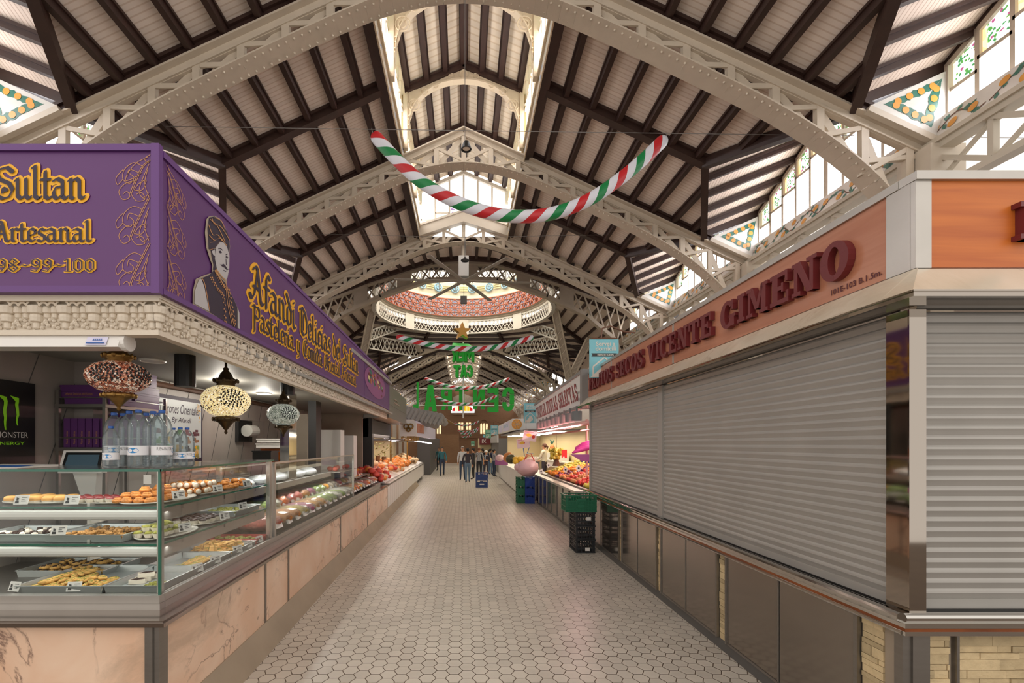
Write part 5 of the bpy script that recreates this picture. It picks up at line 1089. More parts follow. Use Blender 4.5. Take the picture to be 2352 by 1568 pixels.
# sloping stone hood with mirrored underside
m = MB(); zt, zb1, zb0 = 2.83, 2.655, 2.625
m.hexa([(2.2, 2.23, zb1), (5, 2.23, zb1), (5, RF, zb1), (2.4, RF, zb1), (2.4, RF - .01, zt), (5, RF - .01, zt), (5, RF + .02, zt), (2.42, RF + .02, zt)])
hexr(m, 2.2, 2.4, RF, RE + .05, zb1, zt, 2.39, 2.41); m.hexa([(2.2, 2.23, zb1), (2.4, 2.4, zb1), (2.41, 2.43, zb1), (rx(2.2, RF), RF, zb1), (2.395, RF - .02, zt), (2.4, RF - .015, zt), (2.41, RF, zt), (2.39, RF, zt)]); m.build('stone_hood', 'stonegrey', root)
m = MB(); m.box(2.2, 5, 2.225, 2.6, zb0, zb1 - .004); hexr(m, 2.2, 2.55, 2.601, RE + .05, zb0, zb1 - .004); hexr(m, 2.19, 2.2, 2.225, RE + .05, zb1 - .008, zb1); m.box(2.19, 5, 2.215, 2.225, zb1 - .008, zb1); m.build('mirrored_soffit', 'mirror', root)
# sign band
m = MB(); hexr(m, 2.4, 2.46, RF + .06, RE, 2.84, 3.3); m.build('side_sign_board', 'palewood', root)
m = MB(); m.box(2.48, 5, RF, RF + .06, 2.84, 3.3); m.build('front_sign_board', 'orangewood', root)
m = MB(); m.box(2.39, 5, RF - .02, RF + .08, 3.3, 3.345); hexr(m, 2.385, 2.5, RF + .081, RE, 3.3, 3.345); m.box(2.395, 2.48, RF - .008, RF + .02, 2.835, 3.3); hexr(m, 2.392, 2.43, RF + .02, RF + .16, 2.835, 3.3)
for y in (5.3, 7.62): hexr(m, 2.396, 2.41, y - .02, y + .02, 2.84, 3.3)
m.build('steel_edging', 'steel', root)
m = MB(); m.box(2.62, 2.78, 2.9, 3.1, 3.345, 3.46); m.build('roof_block', 'sand', root)
# slab serif capitals
def arcp(cx, cz, rx_, rz_, a0, a1, n=14): return [(cx + rx_ * math.cos(a0 + (a1 - a0) * k / n), cz + rz_ * math.sin(a0 + (a1 - a0) * k / n)) for k in range(n + 1)]
def ringq(cx, cz, ro, zo, ri, zi, a0, a1, n=14):
    O, I = arcp(cx, cz, ro, zo, a0, a1, n), arcp(cx, cz, ri, zi, a0, a1, n); return [[O[k], O[k + 1], I[k + 1], I[k]] for k in range(n)]
def bx(x0, z0, x1, z1): return [(x0, z0), (x1, z0), (x1, z1), (x0, z1)]
def slab(c):
    s_ = .26
    if c == 'I': return [bx(.1, 0, .1 + s_, 1), bx(0, 0, .46, .13), bx(0, .87, .46, 1)], .46
    if c == 'F': return [bx(.1, 0, .1 + s_, 1), bx(0, 0, .5, .13), bx(0, .86, .82, 1), bx(.7, .62, .82, .9), bx(.3, .45, .6, .58), bx(.52, .36, .62, .67)], .86
    if c == 'E': return [bx(.1, 0, .1 + s_, 1), bx(0, 0, .84, .14), bx(0, .86, .8, 1), bx(.69, .64, .8, .9), bx(.73, .1, .84, .36), bx(.3, .44, .58, .57), bx(.52, .36, .61, .65)], .88
    if c == 'T': return [bx(.32, 0, .32 + s_, 1), bx(.2, 0, .7, .13), bx(0, .86, .9, 1), bx(0, .6, .11, .9), bx(.79, .6, .9, .9)], .92
    if c == 'N': return [bx(.1, 0, .24, 1), bx(.72, 0, .86, 1), bx(0, 0, .36, .12), bx(0, .88, .3, 1), bx(.6, .88, 1, 1), [(.1, 1), (.36, 1), (.86, 0), (.62, 0)]], 1.0
    if c == 'M': return [bx(.1, 0, .22, 1), bx(.8, 0, 1.04, 1), bx(0, 0, .34, .12), bx(.7, 0, 1.14, .12), bx(0, .88, .3, 1), bx(.86, .88, 1.14, 1), [(.1, 1), (.36, 1), (.66, .2), (.48, .2)], [(.48, .2), (.66, .2), (.94, 1), (.8, 1)]], 1.16
    if c == 'V': return [[(.08, 1), (.36, 1), (.6, .0), (.42, 0)], [(.42, 0), (.6, 0), (.88, 1), (.74, 1)], bx(0, .88, .46, 1), bx(.62, .88, .98, 1)], .98
    if c == 'R': return [bx(.1, 0, .1 + s_, 1), bx(0, 0, .5, .12), bx(0, .87, .5, 1), bx(.3, .45, .55, .57)] + ringq(.5, .72, .36, .28, .1, .15, -PI / 2, PI / 2, 8) + [[(.4, .5), (.66, .5), (.98, 0), (.68, 0)], bx(.66, 0, 1.04, .12)], 1.04
    if c == 'U': return [bx(.1, .3, .1 + s_, 1), bx(.74, .3, .88, 1), bx(0, .88, .46, 1), bx(.62, .88, 1, 1)] + ringq(.49, .34, .39, .36, .13, .2, PI, 2 * PI, 10), 1.0
    if c == 'O': return ringq(.48, .5, .48, .53, .2, .38, 0, 2 * PI, 24), .98
    if c == 'C': return ringq(.48, .5, .48, .53, .2, .38, .7, 2 * PI - .75, 18) + [bx(.72, .62, .84, 1.0)], .9
    if c == 'G': return ringq(.48, .5, .48, .53, .2, .38, .7, 2 * PI - .4, 18) + [bx(.72, .62, .84, 1.0), bx(.58, .34, 1.0, .46), bx(.68, .02, .92, .46)], 1.0
    if c == 'S': return ringq(.4, .73, .36, .3, .12, .16, .35, 1.5 * PI, 12) + ringq(.42, .28, .38, .31, .14, .17, -PI + .3, PI / 2, 12) + [bx(.62, .68, .73, 1.0), bx(.04, .0, .15, .36)], .82
    if c == 'L': return [bx(.1, 0, .1 + s_, 1), bx(0, 0, .8, .14), bx(0, .88, .5, 1), bx(.69, .1, .8, .36)], .84
    if c == 'A': return [[(.12, 0), (.26, 0), (.58, 1), (.44, 1)], [(.42, 1), (.62, 1), (.98, 0), (.7, 0)], bx(.28, .28, .8, .4), bx(0, 0, .38, .12), bx(.58, 0, 1.08, .12)], 1.06
    return [], .45
def slab_letter(c, o, u, h, kx, dep):
    m = MB(); polys, adv = slab(c); n = V(u).cross(ZU).normalized()
    for i, p in enumerate(polys):
        P = [V(o) + V(u) * (a * h * kx) + ZU * (b * h) + n * (i % 6) * .00015 for a, b in p]; P = P if (P[1] - P[0]).cross(P[2] - P[1]).dot(n) > 0 else P[::-1]; m.prism([q + n * dep for q in P], -n * dep)
    return m, adv * h * kx
word = 'FRUTOS SECOS VICENTE GIMENO'
adv = sum(slab(c)[1] + .1 for c in word); ya, yb = 8.9, 2.76; k = (ya - yb) / adv; h_ = .235; kx = k / h_; y = ya
for c in word:
    if c != ' ':
        m, _ = slab_letter(c, (rx(2.398, y), y, 2.95), NR, h_, kx, .045); m.build('raised_letter', 'maroon', root)
    y -= (slab(c)[1] + .1) * k
m, _ = slab_letter('F', (at(2322, 0, RF).x, RF, at(0, 556, RF).z), XU, .195, 1.1, .045); m.build('raised_letter', 'maroon', root)
m = MB(); p = V((rx(2.398, 2.92), 2.92, 2.885)); m.text('101E-103 B.1.5m.', V((rx(2.396, 2.98), 2.98, 2.872)), NR, ZU, .37, .036, bold=.02); m.build('small_lettering', 'maroon_dark', root)
# ================================================================== FRUIT STAND
FY0, FY1 = 9.2, 14.9
root = thing('fruit_stand', 'open fruit stand with white FRUTAS SELECTAS sign, steel counter and pink canopy', 'market stall', (3, 12, 0))
M('signwhite', 'dedcd8', .4); M('signred', '8e2a2e', .45); M('pinksheet', 'e7b3ab', .5); M('lampgrey', '77797a', .45)
m = MB(); a, b = at(1346, 845, 9.35), at(1232, 935, 16.2)
P0, P1 = V((2.5, 9.3, 2.73)), V((2.6, 16.0, 2.66))
m.hexa([P0, P0 + V((.25, 0, 0)), P1 + V((.25, 0, 0)), P1, P0 + V((-.1, 0, .62)), P0 + V((.25, 0, .62)), P1 + V((.25, 0, .6)), P1 + V((-.1, 0, .6))]); m.build('sign_board', 'signwhite', root)
m = MB(); m.box(2.38, 2.8, 9.15, 9.32, 2.62, 3.42); m.beam(P0 + V((-.1, 0, .64)), P1 + V((-.1, 0, .62)), .05, .06); m.beam(P0 + V((0, 0, -.02)), P1 + V((0, 0, -.02)), .07, .06); m.build('sign_frame', 'grey', root)
DR = (P0 - P1).normalized(); UP = V((-.1, 0, .62)).normalized()
m = MB(); word = 'FRUITAR FRUTAS SELECTAS'; tot = sum(slab(c)[1] + .1 for c in word); L_ = (P0 - P1).length * .9; kk = L_ / tot; pos_ = .02; nn = DR.cross(UP).normalized(); ct = 0
for c in word:
    for p in slab(c)[0]:
        ct += 1; Q = [P1 + DR * (.15 + pos_ + a * kk) + UP * (.13 + b * .37) + nn * (.006 + (ct % 12) * .0002) for a, b in p]; m.poly(Q)
    pos_ += (slab(c)[1] + .1) * kk
m.build('red_lettering', 'signred', root)
m = MB(); m.text('BAJOS', P0 - DR * .52 + UP * .24 + nn * .008, DR, UP, .26, .07); m.text('104 AL 107', P0 - DR * .56 + UP * .1 + nn * .008, DR, UP, .36, .07); m.build('small_lettering', 'darkgrey', root)
# counter
m = MB(); m.box(2.3, 2.6, 9.4, FY1, .88, .93); m.m = 0
m.build('steel_worktop', 'steel', root)
m = MB()
for k in range(8): y = 9.45 + k * .68; m.box(2.35, 2.37, y + .02, y + .64, .1, .86)
m.build('steel_door', 'panelsteel', root)
m = MB()
for k in range(9): y = 9.45 + k * .68; m.box(2.33, 2.38, y - .02, y + .02, .08, .88)
m.box(2.4, 2.5, 9.4, FY1, 0, .88); m.build('counter_frame', 'brushed', root)
m = MB(); m.hexa([(2.52, 9.4, .9), (2.58, 9.4, .9), (2.58, FY1, .9), (2.52, FY1, .9), (2.52, 9.4, .97), (2.58, 9.4, .97), (2.58, FY1, .97), (2.52, FY1, .97)]); m.hexa([(2.58, 9.4, .9), (4.3, 9.4, 1.5), (4.3, FY1, 1.5), (2.58, FY1, .9), (2.58, 9.4, .93), (4.3, 9.4, 1.55), (4.3, FY1, 1.55), (2.58, FY1, .93)]); m.build('display_slope', 'brushed', root)
m = MB(); m.hexa([(2.25, 10.2, 2.22), (3.3, 9.6, 2.5), (3.3, 15, 2.5), (2.1, 15, 2.2), (2.25, 10.2, 2.25), (3.3, 9.6, 2.53), (3.3, 15, 2.53), (2.1, 15, 2.23)]); m.box(3.3, 4.6, 9.4, 15.2, 2.5, 2.54); m.build('pink_canopy', 'pinksheet', root)
m = MB(); m.tube([(2.6, 9.3, 2.2), (2.7, 15, 2.2)], .02, 8); m.tube([(2.95, 10.9, .95), (2.95, 10.9, 2.5)], .03, 8); m.tube([(2.8, 9.4, 2.35), (2.8, 15, 2.35)], .015, 6); m.build('pink_post', 'pinksheet', root)
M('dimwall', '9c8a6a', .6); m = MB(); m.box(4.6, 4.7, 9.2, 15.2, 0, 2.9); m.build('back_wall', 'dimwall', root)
m = MB(); m.box(3.9, 4.3, 11.5, 12.0, 1.3, 2.1); m.build('menu_box', 'midgrey', root)
M('pinklamp', 'ffd6d6', .4, emit=7., ecol='ffc4c0')
for k in range(9):
    y = 9.75 + k * .66; x = 2.42 + .012 * k; t = lthing('canopy_lamp', 'grey cup-shaped lamp in the row under the white fruit sign', 'lamp', (x, y, 2.5), 'grey lamps under the fruit sign')
    m = MB(); m.lathe([(.1, -.1), (.11, -.09), (.115, .1), (.1, .11)], n=16, bot=False); m.build('housing', 'lampgrey', t); m = MB(); m.lathe([(.095, -.085), (.095, -.08)], n=16); m.build('bulb', 'pinklamp', t); m = MB(); m.box(-.02, .02, -.02, .02, .1, .22); m.build('bracket', 'lampgrey', t)
area('fruit_lamps', (2.5, 12.4, 2.36), (0, .25, 0), .07, 5.6, 120, (1, .55, .55)); area('fruit_lamps', (3.4, 12.2, 2.46), (0, 0, 0), .5, 4.6, 90, (1, .8, .68))
# second stall beyond, lit warm
root = thing('citrus_stall', 'warmly lit produce stall with white orange-slice sign box and white panelled counter', 'market stall', (3, 20, 0))
m = MB(); m.box(2.05, 3.6, 19.2, 27, 2.5, 2.98); m.build('sign_box', 'signwhite', root)
p = at(1187, 974, 19.18); m = MB(); m.torus(p, .2, .018, 28, 6, (0, 1, 0)); m.m = 0
for k in range(8):
    a0, a1 = k * PI / 4 + .07, (k + 1) * PI / 4 - .07; m.prism([p + V((.02 * math.cos((a0 + a1) / 2), 0, .02 * math.sin((a0 + a1) / 2)))] + [p + V((.175 * math.cos(a0 + (a1 - a0) * j / 4), 0, .175 * math.sin(a0 + (a1 - a0) * j / 4))) for j in range(5)], (0, -.01, 0))
m.build('orange_slice', 'orange_tile', root)
M('teal', '6cb2bf', .5); M('tealgreen', '68b49a', .5)
m = MB(); m.box(2.03, 2.05, 20.4, 23.4, 2.55, 2.93); m.box(2.03, 2.05, 24.2, 26, 2.55, 2.9); m.build('blue_panel', 'lilac', root); m = MB(); m.text('FRUITES', (2.028, 23.2, 2.7), (0, -1, 0), ZU, 2.4, .14); m.build('lettering', 'teal', root)
m = MB()
for k in range(24): m.box(2.05, 2.1, 15.3 + k * .48, 15.75 + k * .48, .06, .86)
m.build('white_panel', 'white', root); m = MB(); m.box(2.1, 2.9, 15.3, 26.8, .02, .86); m.box(2.02, 2.95, 15.2, 26.9, .86, .9); m.build('counter', 'signwhite', root)
m = MB(); m.box(2.0, 2.1, 15.25, 16.4, .05, .66); m.box(1.9, 2.6, 15.3, 16.5, .62, .66); m.build('side_cabinet', 'white', root)
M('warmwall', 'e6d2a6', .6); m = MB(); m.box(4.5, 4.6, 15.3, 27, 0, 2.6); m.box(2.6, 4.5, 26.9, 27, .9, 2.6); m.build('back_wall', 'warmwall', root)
m = MB(); m.box(2.2, 4.6, 16, 27, 2.38, 2.44); m.box(2.25, 2.5, 15.4, 16.0, 2.3, 2.36); m.build('ceiling_panel', 'grey', root)
m = MB()
for y in (17.2, 20, 23.2, 25.6): m.box(2.5, 3.9, y, y + .12, 2.34, 2.37)
m.build('light_tube', 'lampwhite', root)
area('stall_light', (3.3, 21, 2.3), (0, 0, 0), 1.6, 9, 130, (1, .86, .6))
m = MB(); m.box(3.9, 4.4, 17, 26, 1.15, 1.2); m.box(3.95, 4.4, 19, 22, .9, 1.5); m.build('back_shelf', 'white', root)
# further stalls on the right
root = thing('stall_block', 'distant stall block with maroon sign beyond the shoppers', 'market stall', (3, 34, 0), 'far stall blocks')
m = MB(); m.box(2.3, 6, 30, 46, 0, 2.3); m.build('body', 'grey', root); m = MB(); m.box(at(1101, 0, 38).x, at(1125, 0, 38).x, 37.6, 38, at(0, 1021, 38).z, at(0, 1005, 38).z); m.build('maroon_sign', 'maroon', root)
m = MB(); m.text('IX', at(1107, 1017, 37.58), XU, ZU, .35, .3); m.build('sign_lettering', 'white', root); m = MB(); m.box(2.2, 2.3, 30, 46, 2.0, 2.5); m.build('fascia', 'signwhite', root)
m = MB(); m.box(1.2, 2.3, 38, 38.2, 1.2, 2.4); m.build('front_wall', 'warmwall', root)
# ================================================================== LEFT, BEYOND THE PASTRY STALL
root = thing('steel_fascia_stall', 'stall with plain grey fascia next to the purple canopy', 'market stall', (-3, 14, 0))
m = MB(); hexl(m, 1.84, 2.6, 12.26, 16.6, 2.62, 3.52); hexl(m, 1.83, 1.86, 12.26, 16.6, 2.98, 2.995); m.build('fascia', 'brushed', root)
m = MB(); hexl(m, 1.825, 1.84, 13.2, 14.4, 3.1, 3.13); hexl(m, 1.825, 1.84, 13.2, 14.1, 3.2, 3.22); m.build('faint_lettering', 'sand', root)
m = MB(); hexl(m, 2.4, 2.6, 12.3, 16.6, 2.1, 2.6); hexl(m, 2.3, 3.8, 12.3, 12.5, 1.0, 2.6); m.build('dark_back', 'darkgrey', root)
m = MB(); hexl(m, 3.6, 3.7, 12.5, 17, 0, 2.7); m.build('back_wall', 'grey', root)
root = thing('fruit_counter', 'bright lit stall counter heaped with orange produce beyond the pastry stall', 'market stall', (-2.6, 16, 0))
m = MB()
for k in range(30): hexl(m, 1.87, 1.95, 12.25 + k * .46, 12.68 + k * .46, .18, .8)
m.build('ribbed_panel', 'white', root)
m = MB(); hexl(m, 1.95, 2.9, 12.25, 26, .05, .8); hexl(m, 1.82, 2.1, 12.22, 26, .8, .85); m.build('counter', 'brushed', root)
m = MB(); m.hexa([(lx(2.9, 12.3), 12.3, .82), (lx(1.95, 12.3), 12.3, .82), (lx(1.95, 26), 26, .82), (lx(2.9, 26), 26, .82), (lx(2.9, 12.3), 12.3, 1.15), (lx(1.95, 12.3), 12.3, .88), (lx(1.95, 26), 26, .88), (lx(2.9, 26), 26, 1.15)]); m.build('display_slope', 'white', root)
m = MB(); hexl(m, 3.6, 3.7, 17.05, 27, 0, 2.3); m.build('lit_back_wall', 'warmwall', root)
m = MB(); hexl(m, 1.95, 3.6, 16.8, 27, 2.05, 2.1); m.build('hood', 'grey', root)
m = MB(); 
for (p, q) in (((845, 999, 16.6), (884, 1003, 17.8)), ((882, 1007, 17.5), (903, 1012, 17.5)), ((903, 1012, 17.5), (930, 1008, 20)), ((930, 1008, 20), (990, 1018, 27))): m.tube([at(*p), at(*q)], .03, 6)
m.build('light_tube', 'led', root)
area('produce_light', (-2.7, 21, 2.0), (0, 0, 0), 1.2, 9, 70, (1, .88, .66)); area('produce_light', (-2.6, 14.5, 2.2), (0, 0, 0), .8, 3.5, 40, (1, .8, .7))
m = MB(); hexl(m, 2.5, 2.56, 17.4, 17.5, .9, 2.05); hexl(m, 2.2, 2.25, 20.5, 20.6, .9, 2.05); m.build('gold_post', 'brass', root)
root = thing('pretzel_sign', 'rounded white sign box with brown pretzel emblem over the lit produce stall', 'sign', tuple(at(937, 1000, 17)))
m = MB(); P = [at(x, y, 16.9) for x, y in ((919, 1001), (956, 1001), (956, 972), (953, 966), (947, 963), (929, 963), (922, 966), (919, 972))]; m.prism(P, (0, .35, 0)); m.build('front_box', 'signwhite', root)
m = MB(); A = [at(956, 1000, 17), at(956, 966, 17)]; B = [at(1000, 1008, 26), at(1000, 986, 26)]; m.hexa([A[0], A[0] - V((.2, 0, 0)), B[0] - V((.2, 0, 0)), B[0], A[1], A[1] - V((.2, 0, 0)), B[1] - V((.2, 0, 0)), B[1]]); m.build('side_box', 'lilac', root)
m = MB(); c_ = at(938, 981, 16.86)
for dx in (-.08, .08): m.torus(c_ + V((dx, 0, .03)), .09, .03, 16, 6, (0, 1, 0))
m.torus(c_ + V((0, 0, -.08)), .07, .03, 14, 6, (0, 1, 0)); m.build('pretzel_emblem', 'brass', root)
m = MB(); R = random.Random(3)
for k in range(16): m.box(at(922 + 2.6 * k, 0, 17).x, at(924 + 2.6 * k, 0, 17).x, 16.9, 16.95, at(0, 1012, 17).z, at(0, 1004 + R.uniform(-2, 2), 17).z)
m.build('brown_fringe', 'brass', root)
m = MB(); 
for k in range(5): a_ = at(958 + k * 3, 972 + k, 17.2 + k * .35); m.box(a_.x - .0, a_.x + .05, a_.y, a_.y + .18, a_.z - .35, a_.z)
m.build('stripe', 'palewood', root)
root = thing('roof_ducts', 'grey ribbed duct hoses on the stall roof behind the green letters', 'duct', tuple(at(930, 960, 18)))
for k in range(9):
    m = MB(); x0 = 920 + k * 10; m.tube([at(x0, 962 + k * 2, 17.5 + k * .3), at(x0 + 12, 940 + k * 2, 18 + k * .3), at(x0 + 22, 956 + k * 2, 18.5 + k * .3)], .16, 10); m.build('hose', 'grey', root)
root = thing('end_kiosk', 'brown wood kiosk with slanted roof and lit windows at the far end on the left', 'kiosk', tuple(at(1030, 1060, 46)))
m = MB(); m.box(at(1003, 0, 46).x, at(1054, 0, 46).x, 46, 48, 0, 2.9); m.build('body', 'brick', root)
m = MB(); m.hexa([at(1000, 962, 46), at(1000, 962, 48), at(1046, 974, 48), at(1044, 974, 46), at(1000, 956, 46), at(1000, 956, 48), at(1024, 960, 48), at(1022, 960, 46)]); m.build('slanted_roof', 'brass', root)
m = MB(); m.box(at(1003.5, 0, 46).x, at(1007, 0, 46).x, 45.95, 46, at(0, 996, 46).z, at(0, 972, 46).z); m.box(at(1009, 0, 46).x, at(1013, 0, 46).x, 45.95, 46, at(0, 996, 46).z, at(0, 972, 46).z); m.build('lit_window', 'glow_window', root)
m = MB(); hexl(m, 1.6, 2.4, 28, 44, 0, 2.4); tag(m.build('closed_stall', 'midgrey'), 'dark closed stall front past the produce counter on the left', 'market stall')
# ================================================================== PASTRY, SWEETS
M('golden', 'c47a2c', .55, var=.3, vscale=40, bump=.4, bscale=90); M('tan', 'd09a50', .6, var=.2, vscale=30); M('creamtop', 'efe3cf', .6); M('pistachio', '8d8a3c', .8, var=.35, vscale=60, bump=.5, bscale=120)
M('darkchoc', '3a241a', .5, var=.3, vscale=40); M('paper', 'e6dccb', .7); M('flaky', 'd9a95c', .6, var=.3, vscale=35, bump=.4, bscale=70); M('nutty', 'b9884a', .7, var=.4, vscale=70, bump=.5, bscale=120); M('berry', '7d2b2a', .4)
M('tin', 'b6bab8', .32, .6); M('plate', 'cfcac0', .4)
def put(proto, spots, label, group, sc=1.0, lab=True):
    """copies of one kind of thing; the first spot takes the thing itself"""
    out = []
    for k, s_ in enumerate(spots):
        x, y, z, rz = s_[:4]; f = s_[4] if len(s_) > 4 else sc
        o = proto if k == 0 else dup(proto)
        o.location = (x, y, z); o.rotation_euler = (0, 0, rz); o.scale = (f, f, f); o['label'] = label; o['group'] = group; out.append(o)
    return out
def nest(dark):
    t = lthing('pastry_nest', 'x', 'pastry'); m = MB(); m.smooth = True; m.torus((0, 0, .016), .022, .015, 14, 8); m.torus((0, 0, .03), .017, .011, 12, 6); m.build('pastry', 'golden', t)
    m = MB(); m.smooth = True; m.ball((0, 0, .028), .017, 8, 6, (1, 1, .7), .15); m.build('filling', 'darkchoc' if dark == 1 else 'pistachio' if dark == 2 else 'tan', t); return t
def creamroll():
    t = lthing('cream_roll', 'x', 'pastry'); m = MB(); m.smooth = True; m.tube([(0, -.035, .026), (0, 0, .028), (0, .04, .026)], [.024, .026, .022], 12); m.build('pastry', 'golden', t)
    m = MB(); m.smooth = True; m.ball((0, -.036, .028), .021, 10, 6, (1, .7, 1)); m.build('cream', 'creamtop', t); return t
def cupcake(top):
    t = lthing('cup_pastry', 'x', 'pastry'); m = MB()
    n = 24; A = [(.022 * (1 + .06 * (k % 2)) * math.cos(2 * PI * k / n), .022 * (1 + .06 * (k % 2)) * math.sin(2 * PI * k / n), 0) for k in range(n)]; B = [(x * 1.5, y * 1.5, .03) for x, y, z in A]; m.strip(A, B, True); m.poly(A); m.build('paper_cup', 'paper', t)
    m = MB(); m.smooth = True; m.ball((0, 0, .03), .029, 10, 7, (1, 1, .55), .1); m.build('topping', top, t); return t
def roundcake():
    t = lthing('round_cake', 'x', 'pastry'); m = MB(); m.smooth = True; m.lathe([(.036, 0), (.042, .01), (.044, .03), (.04, .042), (.028, .048), (.01, .05)], n=18); m.build('cake', 'tan', t); m = MB(); m.lathe([(.037, 0), (.047, .018)], n=18, top=False); m.build('paper_cup', 'paper', t); return t
def roll(top):
    t = lthing('pastry_roll', 'x', 'pastry'); m = MB(); m.smooth = True; m.ball((0, 0, .017), .02, 10, 8, (2.1, 1, .85), .07); m.build('pastry', 'flaky', t); m = MB(); m.smooth = True; m.ball((0, 0, .025), .016, 8, 6, (2, .9, .6), .2); m.build('topping', top, t); return t
def chunk(mat):
    t = lthing('sweet_piece', 'x', 'sweet'); m = MB(); m.ball((0, 0, .014), .018, 7, 5, (1.3, 1, .8), .25); m.build('piece', mat, t); return t
def bar():
    t = lthing('nougat_bar', 'x', 'sweet'); m = MB(); m.box(-.05, .05, -.02, .02, 0, .03); m.build('bar', 'creamtop', t); m = MB(); m.ball((0, 0, .028), .02, 8, 5, (2.4, 1, .4), .2); m.build('topping', 'darkchoc', t); return t
def wedge():
    t = lthing('baklava_slice', 'x', 'pastry'); m = MB(); m.prism([(-.03, -.02, 0), (.03, -.02, 0), (.02, -.012, .035), (-.02, -.012, .04)], (0, .035, 0)); m.build('pastry', 'flaky', t); m = MB(); m.prism([(-.022, -.02, .012), (.024, -.02, .012), (.02, -.016, .02), (-.02, -.016, .022)], (0, .037, 0)); m.build('filling', 'pistachio', t); return t
def tray(x0, x1, y0, y1, z, h, lab, tilt=0, mat='tin', grp='steel trays of pastry'):
    t = lthing('tray', lab, 'tray', ((x0 + x1) / 2, (y0 + y1) / 2, z), grp); a, b = (x1 - x0) / 2, (y1 - y0) / 2; m = MB(); e = .012; w_ = .004
    m.box(-a, a, -b, b, 0, .004)
    for (p, q) in (((-a, -b), (a, -b)), ((a, -b), (a, b)), ((a, b), (-a, b)), ((-a, b), (-a, -b))):
        ox, oy = (p[0] + q[0]) / 2, (p[1] + q[1]) / 2; l = math.hypot(ox, oy); nx, ny = ox / l * e, oy / l * e
        m.hexa([(p[0] - nx * .2, p[1] - ny * .2, 0), (q[0] - nx * .2, q[1] - ny * .2, 0), (q[0], q[1], 0), (p[0], p[1], 0), (p[0] + nx * .8, p[1] + ny * .8, h), (q[0] + nx * .8, q[1] + ny * .8, h), (q[0] + nx, q[1] + ny, h), (p[0] + nx, p[1] + ny, h)])
    m.build('pan', mat, t); m = MB()
    for (p, q) in (((-a, -b), (a, -b)), ((a, -b), (a, b)), ((a, b), (-a, b)), ((-a, b), (-a, -b))):
        f = 1 + e / max(a, .01); m.tube([(p[0] * f, p[1] * f, h), (q[0] * f, q[1] * f, h)], .004, 6)
    m.build('rim', mat, t); return t
def platter(x, y, z, a, b, lab):
    t = lthing('platter', lab, 'plate', (x, y, z), 'oval platters of pastry'); m = MB(); m.smooth = True; m.lathe([(.7, 0), (.85, .004), (1, .014)], n=32, sx=a, sy=b, top=False); m.build('dish', 'plate', t); m = MB(); m.torus((0, 0, 0), 1, .012, 32, 5); 
    for k, v in enumerate(m.v): m.v[k] = (v[0] * a, v[1] * b, .014 + v[2] * .3)
    m.build('rim', 'plate', t); return t
R = random.Random(21)
def grid(x0, x1, y0, y1, z, sx, sy, jit=.004, layers=1, lz=.03, prob=1):
    out = []
    for l in range(layers):
        ins = l * sx * .5; ny = max(1, int((y1 - y0 - 2 * ins) / sy)); nx = max(1, int((x1 - x0 - 2 * ins) / sx))
        for i in range(nx):
            for j in range(ny):
                if R.random() <= prob * (1 - .25 * l): out.append((x0 + ins + (i + .5) * sx + R.uniform(-jit, jit), y0 + ins + (j + .5) * sy + R.uniform(-jit, jit), z + l * lz, R.uniform(0, 6.28), R.uniform(.92, 1.08)))
    return out
z1, z2, zd = S1 + .001, S2 + .001, .901
platter(-2.98, 3.24, z1, .27, .14, 'oval platter of round golden cakes at the left of the top shelf'); put(roundcake(), grid(-3.2, -2.76, 3.13, 3.36, z1 + .008, .088, .09), 'round golden cake in a paper cup on the top shelf, left platter', 'round golden cakes')
platter(-2.56, 3.22, z1, .23, .13, 'oval platter of red-topped cup pastries in the middle of the top shelf'); put(cupcake('berry'), grid(-2.76, -2.36, 3.12, 3.34, z1 + .008, .068, .07), 'small cup pastry with red and green topping on the top shelf', 'red-topped cup pastries')
platter(-2.24, 3.36, z1, .2, .3, 'platter under the heap of golden nests behind the corner post'); put(nest(0), grid(-2.42, -2.06, 3.1, 3.6, z1 + .008, .072, .072, .006, 3, .034), 'golden kadaif nest heaped behind the glass corner on the top shelf', 'golden kadaif nests')
platter(-2.27, 3.84, z1, .2, .24, 'platter of cream rolls on the top shelf by the aisle'); put(creamroll(), grid(-2.44, -2.09, 3.64, 4.06, z1 + .008, .064, .085, .005, 2, .045), 'golden roll filled with white cream on the top shelf by the aisle', 'cream-filled rolls')
for o in [c for c in COL.objects if c.parent is None and c.name.startswith('cream_roll')]: o.rotation_euler = (0, 0, R.uniform(.2, 1.1))
put(nest(2), grid(-2.42, -2.08, 4.1, 4.38, z1 + .004, .075, .075, .005, 2, .036), 'golden nest topped with green pistachio on the top shelf', 'pistachio nests'); put(nest(1), grid(-2.42, -2.08, 4.4, 4.62, z1 + .004, .08, .08, .005, 2, .036), 'golden nest with dark filling at the far end of the top shelf', 'dark-filled nests')
tray(-3.3, -2.83, 3.08, 3.42, z2, .05, 'steel tray of dark and cream sweets at the left of the middle shelf'); 
g = grid(-3.28, -2.85, 3.1, 3.4, z2 + .005, .045, .045, .008, 2, .02); put(chunk('darkchoc'), g[::3], 'dark chocolate sweet piece in the left tray of the middle shelf', 'dark sweet pieces'); put(chunk('creamtop'), g[1::3], 'cream coloured sweet piece in the left tray of the middle shelf', 'cream sweet pieces')
tray(-2.81, -2.3, 3.06, 3.5, z2, .05, 'steel tray of brown nutty pieces in the middle of the middle shelf'); put(chunk('nutty'), grid(-2.78, -2.34, 3.1, 3.46, z2 + .005, .048, .05, .01, 2, .02, .85), 'brown nutty sweet piece in the long middle-shelf tray', 'brown nutty pieces')
